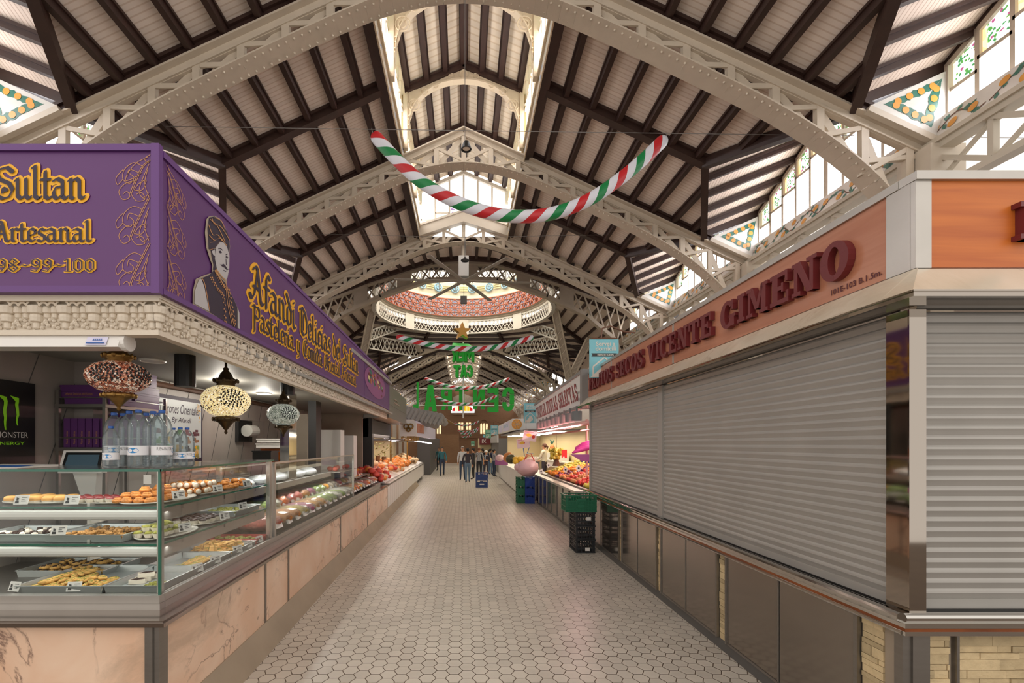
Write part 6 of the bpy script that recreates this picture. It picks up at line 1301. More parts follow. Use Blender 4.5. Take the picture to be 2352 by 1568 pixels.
platter(-2.17, 3.34, z2, .16, .26, 'platter of pistachio cup sweets at the corner of the middle shelf'); put(cupcake('pistachio'), grid(-2.3, -2.05, 3.14, 3.56, z2 + .008, .066, .068, .004, 2, .038), 'white paper cup with green pistachio topping at the middle shelf corner', 'pistachio cup sweets')
platter(-2.22, 3.86, z2, .18, .22, 'platter of dark pistachio cups on the middle shelf by the aisle'); put(cupcake('darkchoc'), grid(-2.38, -2.07, 3.68, 4.05, z2 + .008, .07, .07, .004, 1), 'white paper cup with dark topping on the middle shelf by the aisle', 'dark cup sweets')
tray(-2.5, -2.08, 4.14, 4.62, z2, .05, 'steel tray at the far end of the middle shelf beside the steel post'); put(chunk('pistachio'), grid(-2.45, -2.12, 4.18, 4.58, z2 + .005, .05, .05, .008, 1, .02, .7), 'green sweet piece in the tray at the far end of the middle shelf', 'green sweet pieces')
tray(-3.35, -2.72, 3.42, 3.82, zd, .05, 'steel tray of chocolate-striped loaf pieces at the back left of the bottom deck'); put(roll('darkchoc'), grid(-3.3, -2.76, 3.44, 3.8, zd + .006, .08, .05, .006, 2, .03), 'golden loaf piece with chocolate stripes at the back left of the bottom deck', 'chocolate-striped loaf pieces')
tray(-2.98, -2.42, 3.04, 3.56, zd + .004, .05, 'steel tray of pistachio rolls along the front of the bottom deck'); put(roll('pistachio'), [p for p in grid(-2.95, -2.45, 3.07, 3.52, zd + .01, .078, .046, .004, 2, .026) if not (p[1] > 3.28 and p[0] > -2.72)], 'flaky roll covered in green pistachio in the front tray of the bottom deck', 'pistachio rolls')
tray(-2.4, -2.05, 3.05, 3.52, zd + .004, .05, 'nearly empty steel tray with white nougat bars at the glass corner'); put(bar(), [(-2.32 + .0, 3.24 + k * .055, zd + .01, .3 + .1 * k) for k in range(4)] + [(-2.3, 3.3, zd + .042, .5)], 'white nougat bar with dark topping in the corner tray', 'nougat bars'); put(chunk('pistachio'), grid(-2.2, -2.07, 3.08, 3.25, zd + .008, .035, .035, .01, 1), 'green crumb piece at the front of the corner tray', 'green crumb pieces')
tray(-2.46, -2.05, 3.56, 3.98, zd + .004, .05, 'steel tray of pale green-dusted rolls on the deck along the aisle'); put(roll('pistachio'), grid(-2.3, -2.08, 3.58, 3.96, zd + .01, .082, .05, .004, 1), 'pale roll dusted with green in the aisle-side deck tray', 'green-dusted rolls')
tray(-2.52, -2.05, 4.02, 4.46, zd + .004, .05, 'steel tray of standing baklava slices on the deck along the aisle'); put(wedge(), grid(-2.46, -2.08, 4.04, 4.44, zd + .01, .062, .044, .003, 2, .036), 'layered baklava slice with green filling in the aisle-side tray', 'baklava slices')
M('redbox', 'b03028', .5); t = tray(-2.6, -2.06, 4.5, 4.74, zd + .004, .055, 'open red carton of green sweets at the end of the deck', mat='redbox', grp=None); put(chunk('pistachio'), grid(-2.55, -2.1, 4.53, 4.72, zd + .012, .045, .045, .008, 2, .022), 'green sweet piece in the red carton', 'green pieces in the red carton')
# price cards
def card():
    t = lthing('price_card', 'x', 'price card'); m = MB(); m.hexa([(-.045, -.002, 0), (.045, -.002, 0), (.045, 0, 0), (-.045, 0, 0), (-.045, .018, .06), (.045, .018, .06), (.045, .02, .06), (-.045, .02, .06)]); m.build('card', 'white', t)
    m = MB(); f = lambda u, v: (u, -.003 + .018 * v / .06, v)
    m.poly([f(-.036, .008), f(-.012, .008), f(-.014, .024), f(-.034, .024)]); m.poly([f(-.03, .026), f(-.018, .026), f(-.016, .042), f(-.032, .046)])
    for k, w_ in enumerate((.036, .02, .03)): m.poly([f(0, .044 - k * .012), f(w_, .044 - k * .012), f(w_, .048 - k * .012), f(0, .048 - k * .012)])
    m.build('card_print', 'darkgrey', t); return t
pc = card(); cards = [(-2.98, 3.06, z1 + .01, .1, 'in front of the round golden cakes'), (-2.64, 3.06, z1 + .01, .15, 'in front of the red-topped cups'), (-2.1, 3.36, z1 + .01, 1.0, 'against the golden nests by the corner post'), (-2.08, 3.86, z1 + .01, 1.1, 'against the cream rolls'), (-2.07, 4.36, z1 + .01, 1.2, 'against the pistachio nests'), (-2.72, 3.05, z2 + .05, .2, 'on the rim of the long middle-shelf tray'), (-2.08, 3.4, z2 + .01, 1.0, 'against the pistachio cups'), (-2.07, 3.95, z2 + .01, 1.1, 'against the dark cups'), (-2.08, 4.3, z2 + .05, 1.1, 'on the last tray of the middle shelf'), (-2.6, 3.03, zd + .02, .1, 'in front of the pistachio rolls on the bottom deck'), (-3.0, 3.03, zd + .02, -.2, 'at the left end of the bottom deck'), (-2.045, 3.5, zd + .02, 1.0, 'between the corner tray and the green-dusted rolls'), (-2.04, 3.75, zd + .02, 1.1, 'beside the green-dusted rolls'), (-2.04, 4.12, zd + .02, 1.1, 'first of two beside the baklava'), (-2.04, 4.32, zd + .02, 1.2, 'second of two beside the baklava'), (-2.04, 4.56, zd + .02, 1.2, 'beside the red carton')]
for k, (x, y, z, rz, lb) in enumerate(cards):
    o = pc if k == 0 else dup(pc); o.location = (x, y, z); o.rotation_euler = (0, 0, rz); o['label'] = 'white price card with small portrait ' + lb; o['group'] = 'price cards in the pastry case'
# bagged sweets
bagcols = [('b4543c', 'pink-brown'), ('b5701f', 'amber'), ('b0982c', 'olive yellow'), ('a84f74', 'mauve'), ('c78a2c', 'golden'), ('86a032', 'green'), ('c9c4b4', 'white'), ('d99a34', 'honey'), ('e0742a', 'orange'), ('c9b8a0', 'cream'), ('c65a48', 'red')]
def bag(col, name):
    t = lthing('sweet_bag', 'clear bag of %s sweets with a white label lying on the long case deck' % name, 'bag', (0, 0, 0), 'bagged sweets in the long case')
    M('bag_' + name, col, .6, var=.35, vscale=45, bump=.5, bscale=60)
    m = MB(); m.smooth = True; m.ball((0, 0, .05), .1, 14, 8, (2.1, 1.05, .52), .07); m.build('sweets', 'bag_' + name, t)
    m = MB(); m.ball((0, 0, .052), .106, 12, 7, (2.1, 1.1, .56), .09); m.build('clear_wrap', 'film', t)
    m = MB(); m.hexa([(.18, -.05, .01), (.2, -.05, .01), (.2, .04, .01), (.18, .04, .01), (.165, -.05, .05), (.185, -.05, .05), (.185, .04, .05), (.165, .04, .05)]); m.build('label', 'white', t); return t
y = 5.02; k = 0
order = [0, 1, 1, 2, 3, 4, 4, 5, 5, 6, 5, 6, 6, 7, 8, 7, 9, 10, 8, 9, 10, 8]
bags = {}
for c in order:
    for r_, (xx, zz) in enumerate(((2.2, .95), (2.55, 1.03))):
        cc = c if r_ == 0 else order[(k * 3 + 2) % len(order)]; col, nm = bagcols[cc]
        if nm not in bags: bags[nm] = o = bag(col, nm)
        else: o = dup(bags[nm])
        o.location = (lx(xx, y), y, zz); o.rotation_euler = (0, -.08, R.uniform(-.25, .25)); o.scale = (1.15, 1.75, 1.5 + .2 * r_)
    y += .29; k += 1
M('silverbag', 'b9bcbc', .3, .3, bump=.5, bscale=12)
for k in range(5):
    m = MB(); m.smooth = True; m.ball((0, 0, 0), .12, 12, 8, (1.2, 2.2, .6), .08); o = m.build('silver_bag', 'silverbag'); y = 5.4 + k * .62; o.location = (lx(2.62, y), y, 1.43); tag(o, ['nearest', 'second', 'third', 'fourth', 'farthest'][k] + ' silver plastic bag on the upper shelf of the long case', 'bag', 'silver bags on the upper shelf')
m = MB(); m.smooth = True; m.ball((0, 0, 0), .05, 10, 7, (1.4, 1, .9), .12); rp = tag(m.build('meat_pack', 'bag_red'), 'red packet on the rear rim past the long case', 'packet', 'red packets past the long case')
for k in range(14):
    o = rp if k == 0 else dup(rp); y = 8.75 + k * .24; o.location = (lx(2.45 + R.uniform(-.1, .15), y), y, 1.42 if k < 6 else 1.2); o.rotation_euler = (0, 0, R.uniform(0, 3))
t = thing('steel_rack', 'steel rack shelf carrying the red packets past the long case', 'shelf', (-2.6, 10, .9)); m = MB(); hexl(m, 2.25, 2.8, 8.66, 10.1, 1.36, 1.375); hexl(m, 2.25, 2.8, 10.12, 12.1, 1.14, 1.155); m.build('shelf', 'steel', t); m = MB()
for y in (8.7, 10.08, 12.0): hexl(m, 2.77, 2.8, y, y + .03, .9, 1.36 if y < 10.1 else 1.14)
m.build('leg', 'steel', t)
# lit produce heaps on the left
M('prod_orange', 'e58a3c', .5, var=.25, vscale=20); M('prod_red', 'cc4434', .5, var=.25, vscale=20); M('prod_pale', 'e6c9a0', .5, var=.2, vscale=20); M('prod_green', '8a8a3c', .6, var=.3, vscale=10); M('prod_brown', '7d5a34', .6, var=.3, vscale=12)
protos = {}
for nm, mt in (('orange', 'prod_orange'), ('red', 'prod_red'), ('pale', 'prod_pale'), ('brown', 'prod_brown')):
    t = lthing('produce_bag', nm + ' packet of dried produce in the bright heap on the far left counter', 'packet', (0, 0, 0), nm + ' packets in the far left heap'); m = MB(); m.smooth = True; m.ball((0, 0, .06), .075, 10, 8, (1.2, 1.2, .9), .16); m.build('contents', mt, t); m = MB(); m.ball((0, 0, .125), .03, 6, 4, (1, 1, 1.2), .2); m.build('tied_top', 'film', t); protos[nm] = [t, False]
for k in range(290):
    y = 11.75 + 12 * (k / 290) ** 1.25 + R.uniform(-.1, .1); x = R.uniform(2.02, 2.8); f = (y - 11) / 12
    nm = R.choice(['red', 'orange', 'pale', 'red', 'orange']) if y < 15.5 else R.choice(['orange', 'orange', 'pale', 'orange']) if y < 20 else R.choice(['brown', 'orange', 'pale'])
    P = protos[nm]; o = P[0] if not P[1] else dup(P[0]); P[1] = True; o.location = (lx(x, y), y, .86 + (x - 1.95) * .3 + R.uniform(0, .2)); o.rotation_euler = (0, 0, R.uniform(0, 6)); s_ = R.uniform(.8, 1.35); o.scale = (s_, s_, s_)
for k, (px, py, Y, h_) in enumerate(((868, 1040, 15, .55), (882, 1042, 16, .5))):
    t = lthing('potted_plant', ['left', 'right'][k] + ' of the two yellow-green leafy bunches under the produce stall light', 'plant', tuple(at(px, py + 14, Y)), 'leafy bunches'); m = MB()
    for j in range(46):
        a = R.uniform(0, 6.28); r0 = R.uniform(.05, .3); zt = R.uniform(.1, h_); c_ = V((math.cos(a) * r0, math.sin(a) * r0, zt)); d = V((math.cos(a), math.sin(a), R.uniform(-.2, .6))) * .14; s_ = V((-math.sin(a), math.cos(a), 0)) * .03; m.poly([c_, c_ + d * .5 + s_, c_ + d, c_ + d * .5 - s_])
    m.build('foliage', 'prod_green', t); m = MB(); m.lathe([(.06, -.1), (.08, .12)], n=12); m.build('pot', 'prod_brown', t)
t = lthing('plush_ornament', 'small bright red packet hanging above the produce heap by the white light', 'packet', tuple(at(842, 1042, 13))); m = MB(); m.ball((0, 0, .07), .06, 8, 6); m.ball((.02, 0, -.04), .08, 8, 6); m.build('packet', 'redglass', t)
# ================================================================== FRUIT
M('app_red', 'c83a2c', .35, var=.2, vscale=15); M('app_yellow', 'e0cc55', .35, var=.12, vscale=15); M('peach_f', 'd68a52', .45, var=.2, vscale=15); M('plum', '6d3050', .35); M('orange_f', 'ea8a26', .4, bump=.15, bscale=90); M('grape_y', 'c9b84e', .3); M('tomato', 'd83a22', .25); M('aub', '7a3a86', .25); M('banana', 'e3b93a', .4)
fr = {}
def fruit(nm, mat, sc=(1, 1, .95), r=.045):
    t = lthing(nm, 'x', 'fruit'); m = MB(); m.smooth = True; m.ball((0, 0, r * .9), r, 10, 8, sc); m.build('flesh', mat, t); m = MB(); m.tube([(0, 0, r * 1.6 * sc[2]), (.004, 0, r * 2.1 * sc[2])], .004, 5); m.build('stem', 'brownvine', t); return t
kinds = {'y': ('pear', 'app_yellow', (1, 1, 1.15), 'yellow-green pear in the nearest pile of the fruit stand', 'yellow-green pears'), 'r': ('apple', 'app_red', (1, 1, .9), 'red apple in the front pile of the fruit stand', 'red apples'), 'p': ('peach', 'peach_f', (1, 1, .95), 'peach coloured fruit piled in the front row of the fruit stand', 'peaches'), 'u': ('plum', 'plum', (.9, .9, .8), 'dark plum piled in the middle of the fruit stand', 'plums'),
         'o': ('orange', 'orange_f', (1, 1, .97), 'orange in the pile towards the far end of the fruit stand', 'oranges'), 'g': ('grape_bunch', 'grape_y', (1.1, 1.1, .7), 'pale yellow grape clump at the far end of the fruit stand', 'grape clumps'), 't': ('pepper', 'tomato', (1.1, 1.2, .9), 'bright red pepper in the near rear pile of the fruit stand', 'red peppers'), 'a': ('aubergine', 'aub', (1.7, .8, .75), 'purple aubergine in the near rear pile of the fruit stand', 'aubergines'), 'b': ('banana', 'banana', (1.6, .6, .6), 'yellow banana in the far rear pile of the fruit stand', 'bananas')}
rows = ['yyrrrpprrpppruuoooobb', 'yyyrrppprrpuuuooobbgg', 'yarrpaptrruuoooobbggg', 'aaattrtpoouuooobbgggg', 'attttaaropooobbgggggg', 'ttaaattrooobbgggggg']
for i, row in enumerate(rows):
    for rep in (0, 1):
        for j, ch in enumerate(row):
            for q in (0, 1):
                x = 2.66 + i * .2 + rep * .1; y = 9.5 + j * .245 + q * .12 + R.uniform(-.015, .015)
                if y > 14.7: continue
                if ch not in fr: o = fr[ch] = fruit(kinds[ch][0], kinds[ch][1], kinds[ch][2])
                else: o = dup(fr[ch])
                o['label'] = kinds[ch][3]; o['group'] = kinds[ch][4]; s_ = R.uniform(1.02, 1.22); o.scale = (s_, s_, s_)
                o.location = (x + R.uniform(-.012, .012), y, .915 + (x - 2.58) * .36 + R.choice([0, .0, .035]) + .02); o.rotation_euler = (R.uniform(-.3, .3), R.uniform(-.3, .3), R.uniform(0, 6.28))
m = MB(); m.prism([(-.07, 0, 0), (0, 0, -.09), (.07, 0, 0), (0, 0, .09)], (0, .004, 0)); m.m = 1; m.box(-.02, .02, -.002, 0, -.02, .02); pt = tag(m.build('price_tag', ['white', 'darkgrey']), 'x', 'price tag', 'price tags in the fruit')
for k, (px, py, Y, lb) in enumerate(((1299, 1078, 11.2, 'above the front apples'), (1329, 1075, 10.3, 'near the shutter edge'), (1260, 1068, 13.2, 'among the far grapes'), (1243, 1082, 13.0, 'by the blue crate'))):
    o = pt if k == 0 else dup(pt); o.location = at(px, py, Y); o.rotation_euler = (0, .2 * (k - 1), 0); o['label'] = 'white diamond price tag standing in the fruit ' + lb
# ---- crates
M('crate_black', '1f2226', .5); M('crate_green', '1f6b4c', .45); M('crate_blue', '1f45a0', .4); M('crate_navy', '27427f', .45)
def crate(w_, d, h, mat, lab, loc, grp, rz=0, sticker=None):
    t = lthing('crate', lab, 'crate', loc, grp); t.rotation_euler = (0, 0, rz); a, b = w_ / 2, d / 2; m = MB(); e = .012
    for sx in (-1, 1):
        for sy in (-1, 1): m.box(sx * a - (.03 if sx > 0 else 0), sx * a + (.03 if sx < 0 else 0), sy * b - (.03 if sy > 0 else 0), sy * b + (.03 if sy < 0 else 0), 0, h)
    m.box(-a, a, -b, b, .004, .02)
    for z in (0.0, h * .3, h * .62): 
        for sy in (-1, 1): m.box(-a, a, sy * b - e / 2, sy * b + e / 2, z, z + .016)
        for sx in (-1, 1): m.box(sx * a - e / 2, sx * a + e / 2, -b, b, z, z + .016)
    n = max(4, int(w_ / .045)); n2 = max(4, int(d / .06))
    for k in range(1, n):
        x = -a + k * w_ / n
        for sy in (-1, 1): m.box(x - .005, x + .005, sy * b - .004, sy * b + .004, 0, h * .97)
    for k in range(1, n2):
        y = -b + k * d / n2
        for sx in (-1, 1): m.box(sx * a - .004, sx * a + .004, y - .005, y + .005, 0, h * .97)
    for k in range(6):
        z = h * (.1 + k * .09)
        for sy in (-1, 1): m.box(a * .25, a, sy * b - .003, sy * b + .003, z, z + .004); m.box(-a, -a * .25, sy * b - .003, sy * b + .003, z, z + .004)
    if mat != 'crate_black':
        for sy in (-1, 1): m.box(-a + .03, a - .03, sy * (b - .006) - .002, sy * (b - .006) + .002, h * .05, h * .62)
        for sx in (-1, 1): m.box(sx * (a - .006) - .002, sx * (a - .006) + .002, -b + .03, b - .03, h * .05, h * .62)
    m.build('lattice_body', mat, t)
    m = MB()
    for sy in (-1, 1): m.box(-a - .008, a + .008, sy * b - .014, sy * b + .014, h * .93, h)
    for sx in (-1, 1): m.box(sx * a - .014, sx * a + .014, -b, b, h * .93, h)
    m.build('rim', mat, t)
    m = MB()
    for sy in (-1, 1): m.box(-a * .3, a * .3, sy * b - .01, sy * b + .01, h * .66, h * .78); m.box(-a * .25, a * .2, sy * (b + .004) - .006, sy * (b + .004) + .006, h * .25, h * .45)
    m.build('hand_grip', mat, t)
    if sticker: m = MB(); m.box(sticker[0] - .04, sticker[0] + .04, -b - .012, -b - .007, sticker[1] - .03, sticker[1] + .03); m.build('white_sticker', 'white', t)
    return t
cx_, cyy = 2.13, 8.2
crate(.33, .5, .235, 'crate_black', 'black lattice crate on the floor, lowest of the stack against the steel doors', (cx_, cyy, 0), 'crates stacked by the shutters', 0, (.03, .07)); crate(.33, .5, .235, 'crate_black', 'black lattice crate, second from the floor in the stack by the shutters', (cx_, cyy, .24), 'crates stacked by the shutters'); crate(.33, .5, .225, 'crate_black', 'black lattice crate with white label just below the green crate', (cx_, cyy, .48), 'crates stacked by the shutters', 0, (.05, .12)); crate(.54, .4, .3, 'crate_green', 'green plastic crate on top of the black stack by the shutters', (2.06, 8.17, .71), 'crates stacked by the shutters')
for k in range(3):
    crate(.24, .5, .28, 'crate_green', ['lowest', 'middle', 'topmost'][k] + ' green crate of the stack at the far corner of the fruit counter', (1.85, 14.9, .283 * k), 'green crates by the fruit counter'); crate(.3, .5, .28, 'crate_blue', ['lowest', 'middle', 'topmost'][k] + ' blue crate of the stack beside the green ones', (2.13, 14.85, .283 * k), 'blue crates by the fruit counter')
for k in range(2):
    t = crate(.52, .36, .325, 'crate_navy', ['lower blue crate with white mark standing in the aisle near the shoppers', 'upper blue crate of the pair standing in the aisle near the shoppers'][k], (.8, 20.2, .327 * k), 'blue crates in the aisle')
    if k == 0: m = MB(); m.box(-.1, .1, -.195, -.19, .12, .17); m.build('white_mark', 'white', t)
for k in range(3):
    p = (3.7 + .05 * k, 12.2 + k * .75, 1.37); crate(.5, .34, .16, 'crate_blue', ['near', 'middle', 'far'][k] + ' shallow blue crate set in the rear of the fruit display', p, 'shallow blue crates in the fruit', .1)
# ---- pink bag, hanging things, other produce
M('pinkbag', 'd9b3b8', .35, bump=.5, bscale=9); M('redstripe', 'c83030', .4)
t = lthing('plastic_bag', 'big crumpled pale pink bag with red handles hanging on the fruit counter corner', 'bag', tuple(at(1212, 1074, 14.4))); m = MB(); m.smooth = True; m.ball((0, 0, 0), .3, 22, 14, (1.15, 1, .9), .08); m.ball((-.26, .02, .02), .16, 12, 8, (1.1, 1, .8), .1); m.build('bag', 'pinkbag', t)
m = MB(); m.tube([(-.15, -.1, .18), (-.05, -.12, .42), (.08, -.12, .46), (.2, -.1, .2)], .012, 6); m.tube([(-.1, .1, .2), (.02, .1, .4), (.16, .1, .36), (.26, .08, .15)], .012, 6); m.build('handle', 'redstripe', t)
def produce(nm, lab, loc, mat, r, sc, n=1, spread=.0, top=None, jit=.05, cat='produce'):
    t = lthing(nm, lab, cat, loc); m = MB(); m.smooth = True
    for k in range(n): m.ball((R.uniform(-spread, spread), R.uniform(-spread, spread), R.uniform(0, spread * .7)), r, 10, 7, sc, jit)
    m.build('flesh', mat, t)
    if top: m = MB(); [m.beam((0, 0, r * sc[2]), (math.cos(j) * .09, math.sin(j) * .09, r * sc[2] + .3 + .05 * math.sin(j * 3)), .02, .01) for j in range(10)]; m.build('leaf_crown', top, t)
    return t
M('squash', '4a4a2a', .4, var=.3); M('squash_cut', 'c9803c', .5)
produce('pumpkin', 'large dark green pumpkin on the white counter before the vendor', tuple(at(1174, 1054, 16.3)), 'squash', .18, (1.1, 1, .95)); produce('pumpkin_half', 'cut orange pumpkin next to the dark green one', tuple(at(1168, 1050, 17)), 'squash_cut', .2, (1, .9, 1))
for k in range(8): 
    p = at(1184 + (k % 4) * 5, 1060 - (k // 4) * 6, 15.8 + (k % 3) * .22); t = produce('yellow_melon', 'x', tuple(p), 'banana', .1, (1.1, 1, .95)); t['label'] = 'yellow fruit heaped on the white counter beside the pink bag'; t['group'] = 'yellow fruit by the pink bag'
produce('pink_squash', 'pale pink round squash at the far end of the white counter', tuple(at(1148, 1051, 21)), 'pinkbag', .17, (1.2, 1, .9)); m = MB(); p = at(1152, 1043, 22); m.box(p.x - .3, p.x + .3, 21.9, 22.3, .91, 1.15); tag(m.build('red_crate', 'mauve'), 'reddish box at the far end of the white counter', 'crate')
t = lthing('bread_basket', 'striped bread parcel on the white counter before the vendor', 'basket', tuple(at(1222, 1055, 15.9))); m = MB(); m.smooth = True; m.ball((0, 0, 0), .16, 12, 8, (1.3, 1, .6), .05); m.build('parcel', 'creamtop', t); m = MB(); [m.torus((k * .06 - .1, 0, 0), .1 - abs(k - 2) * .012, .012, 16, 5, (1, 0, 0)) for k in range(5)]; m.build('stripe', 'darkchoc', t)
t = lthing('pineapple', 'pineapple standing on the shelf behind the vendor', 'fruit', tuple(at(1268, 1024, 17.8))); m = MB(); m.smooth = True; m.ball((0, 0, -.05), .1, 12, 8, (.9, .9, 1.3), .04); m.build('fruit', 'peach_f', t); m = MB(); [m.beam((0, 0, .06), (math.cos(j * 1.3) * .09, math.sin(j * 1.3) * .09, .3 - .02 * j), .03, .01) for j in range(9)]; m.build('leaf_crown', 'green_leaf', t)
t = lthing('garlic_bunch', 'large hanging bunch of yellow snack bags over the fruit', 'bunch', tuple(at(1278, 1042, 13.6))); 
m = MB()
for j in range(40): a = R.uniform(0, 6.28); m.ball((math.cos(a) * R.uniform(0, .22), math.sin(a) * .15, R.uniform(-.15, .15)), .06, 7, 5, (1, 1, 1.1), .12)
m.build('small_bags', 'grape_y', t); m = MB(); m.lathe([(.12, -.36), (.05, -.12)], n=10); m.tube([(0, 0, .1), (0, 0, 1.0)], .006, 5); m.build('hanger', 'brownvine', t)
t = lthing('red_packet', 'red packet hanging beside the yellow snack bags', 'packet', tuple(at(1296, 1042, 13.2))); m = MB(); m.box(-.07, .07, -.04, .04, -.12, .12); m.build('packet', 'redglass', t); m = MB(); m.box(-.05, .0, -.045, -.04, -.14, -.08); m.build('white_corner', 'white', t)
t = lthing('scale', 'grey hanging scale with pan over the white counter', 'scale', tuple(at(1217, 1040, 16.5))); m = MB(); m.smooth = True; m.lathe([(.02, -.04), (.12, -.03), (.16, 0)], n=18, top=False); m.build('pan', 'tin', t); m = MB(); m.tube([(-.1, 0, -.02), (-.02, 0, .2), (.0, 0, .4)], .012, 5); m.tube([(-.2, 0, -.1), (-.25, 0, .3)], .015, 5); m.build('arm', 'blue', t)
M('parasol', 'd4459c', .45); t = lthing('pink_umbrella', 'folded magenta umbrella lying in the rear of the fruit stand by the shutter edge', 'umbrella', tuple(at(1344, 1040, 10.6))); m = MB()
m.smooth = True
for k in range(3): m.tube([(-.3 + .05 * k, .08 * k, .0), (-.16, .08 * k, .06 + .02 * k), (0, .08 * k, .11 + .04 * k), (.18, .08 * k, .15 + .05 * k), (.3, .08 * k, .14 + .05 * k)], [.02, .05, .065, .06, .03], 12)
m.build('cloth_fold', 'parasol', t); m = MB(); m.prism([(-.35, -.05, -.03), (.3, -.05, -.03), (.12, -.05, -.2), (-.1, -.05, -.18)], (0, .05, 0)); m.build('cloth_flap', 'mauve', t)
for k, (px, py, Y, lb) in enumerate(((1217, 1001, 12.8, 'upper'), (1202, 1018, 13.6, 'lower'))):
    t = lthing('hanging_poster', lb + ' tilted pale pink poster with printed fruit hanging over the fruit stand', 'poster', tuple(at(px, py, Y)), 'hanging pink posters'); t.rotation_euler = (0, -.12 if k else .15, 0); M('pinkpaper', 'efd9dc', .5)
    m = MB(); m.box(-.19, .19, 0, .008, -.14, .14); m.build('sheet', 'pinkpaper', t); m = MB(); m.m = 0; m.poly([(-.03 + .08 * math.cos(j * PI / 8), -.003, .02 + .045 * math.sin(j * PI / 8)) for j in range(16)]); m.m = 1; m.poly([(.1 + .05 * math.cos(j * PI / 8), -.004, -.01 + .05 * math.sin(j * PI / 8)) for j in range(16)] if not k else [(.03 + .02 * math.cos(j * PI / 4), -.004, .01 + .02 * math.sin(j * PI / 4)) for j in range(8)]); m.build('fruit_print', ['banana', 'tomato'], t)
    m = MB(); [m.box(-.16, .1 - .05 * j, -.002, 0, .11 - j * .02, .118 - j * .02) for j in range(2)]; [m.box(-.16, -.1, -.002, 0, .06 - j * .02, .066 - j * .02) for j in range(4)]; m.build('red_print', 'redstripe', t)
    m = MB(); m.tube([(-.15, 0, .14), (-.15, 0, .9)], .002, 4); m.tube([(.15, 0, .14), (.15, 0, .9)], .002, 4); m.build('string', 'grey', t)
# ================================================================== HANGING DECORATION
M('candy_red', 'c2262c', .4); M('candy_white', 'dcdce4', .4); M('candy_green', '138044', .4)
def garland(P, r, period, lab, wire=True):
    P = [V(p) for p in P]; C = [V(p) for p in curve([tuple(p) for p in P], 10)]; S_ = [0]
    for a, b in zip(C, C[1:]): S_.append(S_[-1] + (b - a).length)
    L_ = S_[-1]
    def pt(s):
        s = min(max(s, 0), L_)
        for i in range(len(C) - 1):
            if s <= S_[i + 1] + 1e-9: return C[i].lerp(C[i + 1], (s - S_[i]) / max(1e-9, S_[i + 1] - S_[i]))
        return C[-1]
    t = thing('candy_garland', lab, 'garland', tuple(C[len(C) // 2]), 'candy-striped garlands'); n = 24; sub = 3; dq = period / 4 / sub; rows = int(L_ / dq) + n; mats = [0, 1, 2, 1]
    m = MB(); m.smooth = True; grid_ = {}
    for i in range(-sub * 4, rows + sub * 4):
        for j in range(n + 1):
            a = 2 * PI * j / n; s = i * dq - period * .5 * (a / PI - 1) * .9
            s = min(max(s, 0), L_); p = pt(s); d = (pt(s + .05) - pt(s - .05)).normalized(); u = V((0, 1, 0)); u = (u - d * u.dot(d)).normalized(); w_ = d.cross(u)
            e = min(s, L_ - s); rr = r * (math.sqrt(max(0, 1 - (1 - e / r) ** 2)) if e < r else 1)
            grid_[i, j] = len(m.v); m.v.append(tuple(p + (u * math.cos(a) + w_ * math.sin(a)) * rr))
    for i in range(-sub * 4, rows + sub * 4 - 1):
        for j in range(n):
            f = [grid_[i, j], grid_[i, j + 1], grid_[i + 1, j + 1], grid_[i + 1, j]]; q = [V(m.v[k]) for k in f]
            if max((q[0] - q[2]).length, (q[1] - q[3]).length) < .004: continue
            m.f.append(f); m.mi.append(mats[(i // sub) % 4]); m.sm.append(True)
    m.build('striped_tube', ['candy_red', 'candy_white', 'candy_green'], t)
    m = MB(); m.tube([C[0] + V((-.02, 0, .1)), C[0]], .006, 5); m.tube([C[-1] + V((.02, 0, .1)), C[-1]], .006, 5); m.build('hook', 'grey', t)
garland([at(x, y, 9) for x, y in ((856, 306), (905, 360), (965, 415), (1040, 460), (1120, 488), (1195, 497), (1270, 490), (1350, 460), (1425, 410), (1482, 362), (1530, 316))], .122, .92, 'big red, white and green striped garland sagging between the first trusses')
garland([at(x, y, 19.5) for x, y in ((910, 772), (985, 791), (1065, 801), (1145, 796), (1226, 774))], .115, .92, 'striped garland crossing in front of the gold star and MER letters')
garland([at(x, y, 30) for x, y in ((975, 868), (1020, 884), (1067, 891), (1120, 886), (1172, 869))], .11, .92, 'striped garland crossing the top of the CENTRAL letters')
garland([at(x, y, 30.2) for x, y in ((998, 910), (1030, 923), (1067, 928), (1105, 924), (1142, 908))], .1, .8, 'striped garland hanging across the middle of the CENTRAL letters')
for k, (x0, x1, y0, y1, s_, Y) in enumerate(((1043, 1101, 972, 967, 8, 50), (1051, 1100, 988, 982, 7, 54), (1055, 1100, 994, 987, 6, 57), (1060, 1083, 1002, 998, 4, 60))):
    garland([at(x0 + (x1 - x0) * t, y0 + (y1 - y0) * t + s_ * 4 * t * (1 - t) * .9, Y) for t in (0, .25, .5, .75, 1)], .1, .8, ['nearest', 'second', 'third', 'last'][k] + ' of the small distant striped garlands before the end wall')
def wire(P, r, lab): m = MB(); m.tube(P, r, 5); return tag(m.build('wire', 'grey'), lab, 'wire', 'hanging wires')
wire([at(-120, 283, 9), at(1065, 300, 9), at(2440, 318, 9)], .006, 'thin wire stretched across the hall holding the big garland')
wire([at(500, 532, 15), at(1065, 545, 15), at(1900, 530, 15)], .006, 'second thin wire across the hall at the lantern end')
wire([at(1068, -60, 7), at(1068, 324, 9.5)], .006, 'hanging cable of the black bell lamp under the lantern')
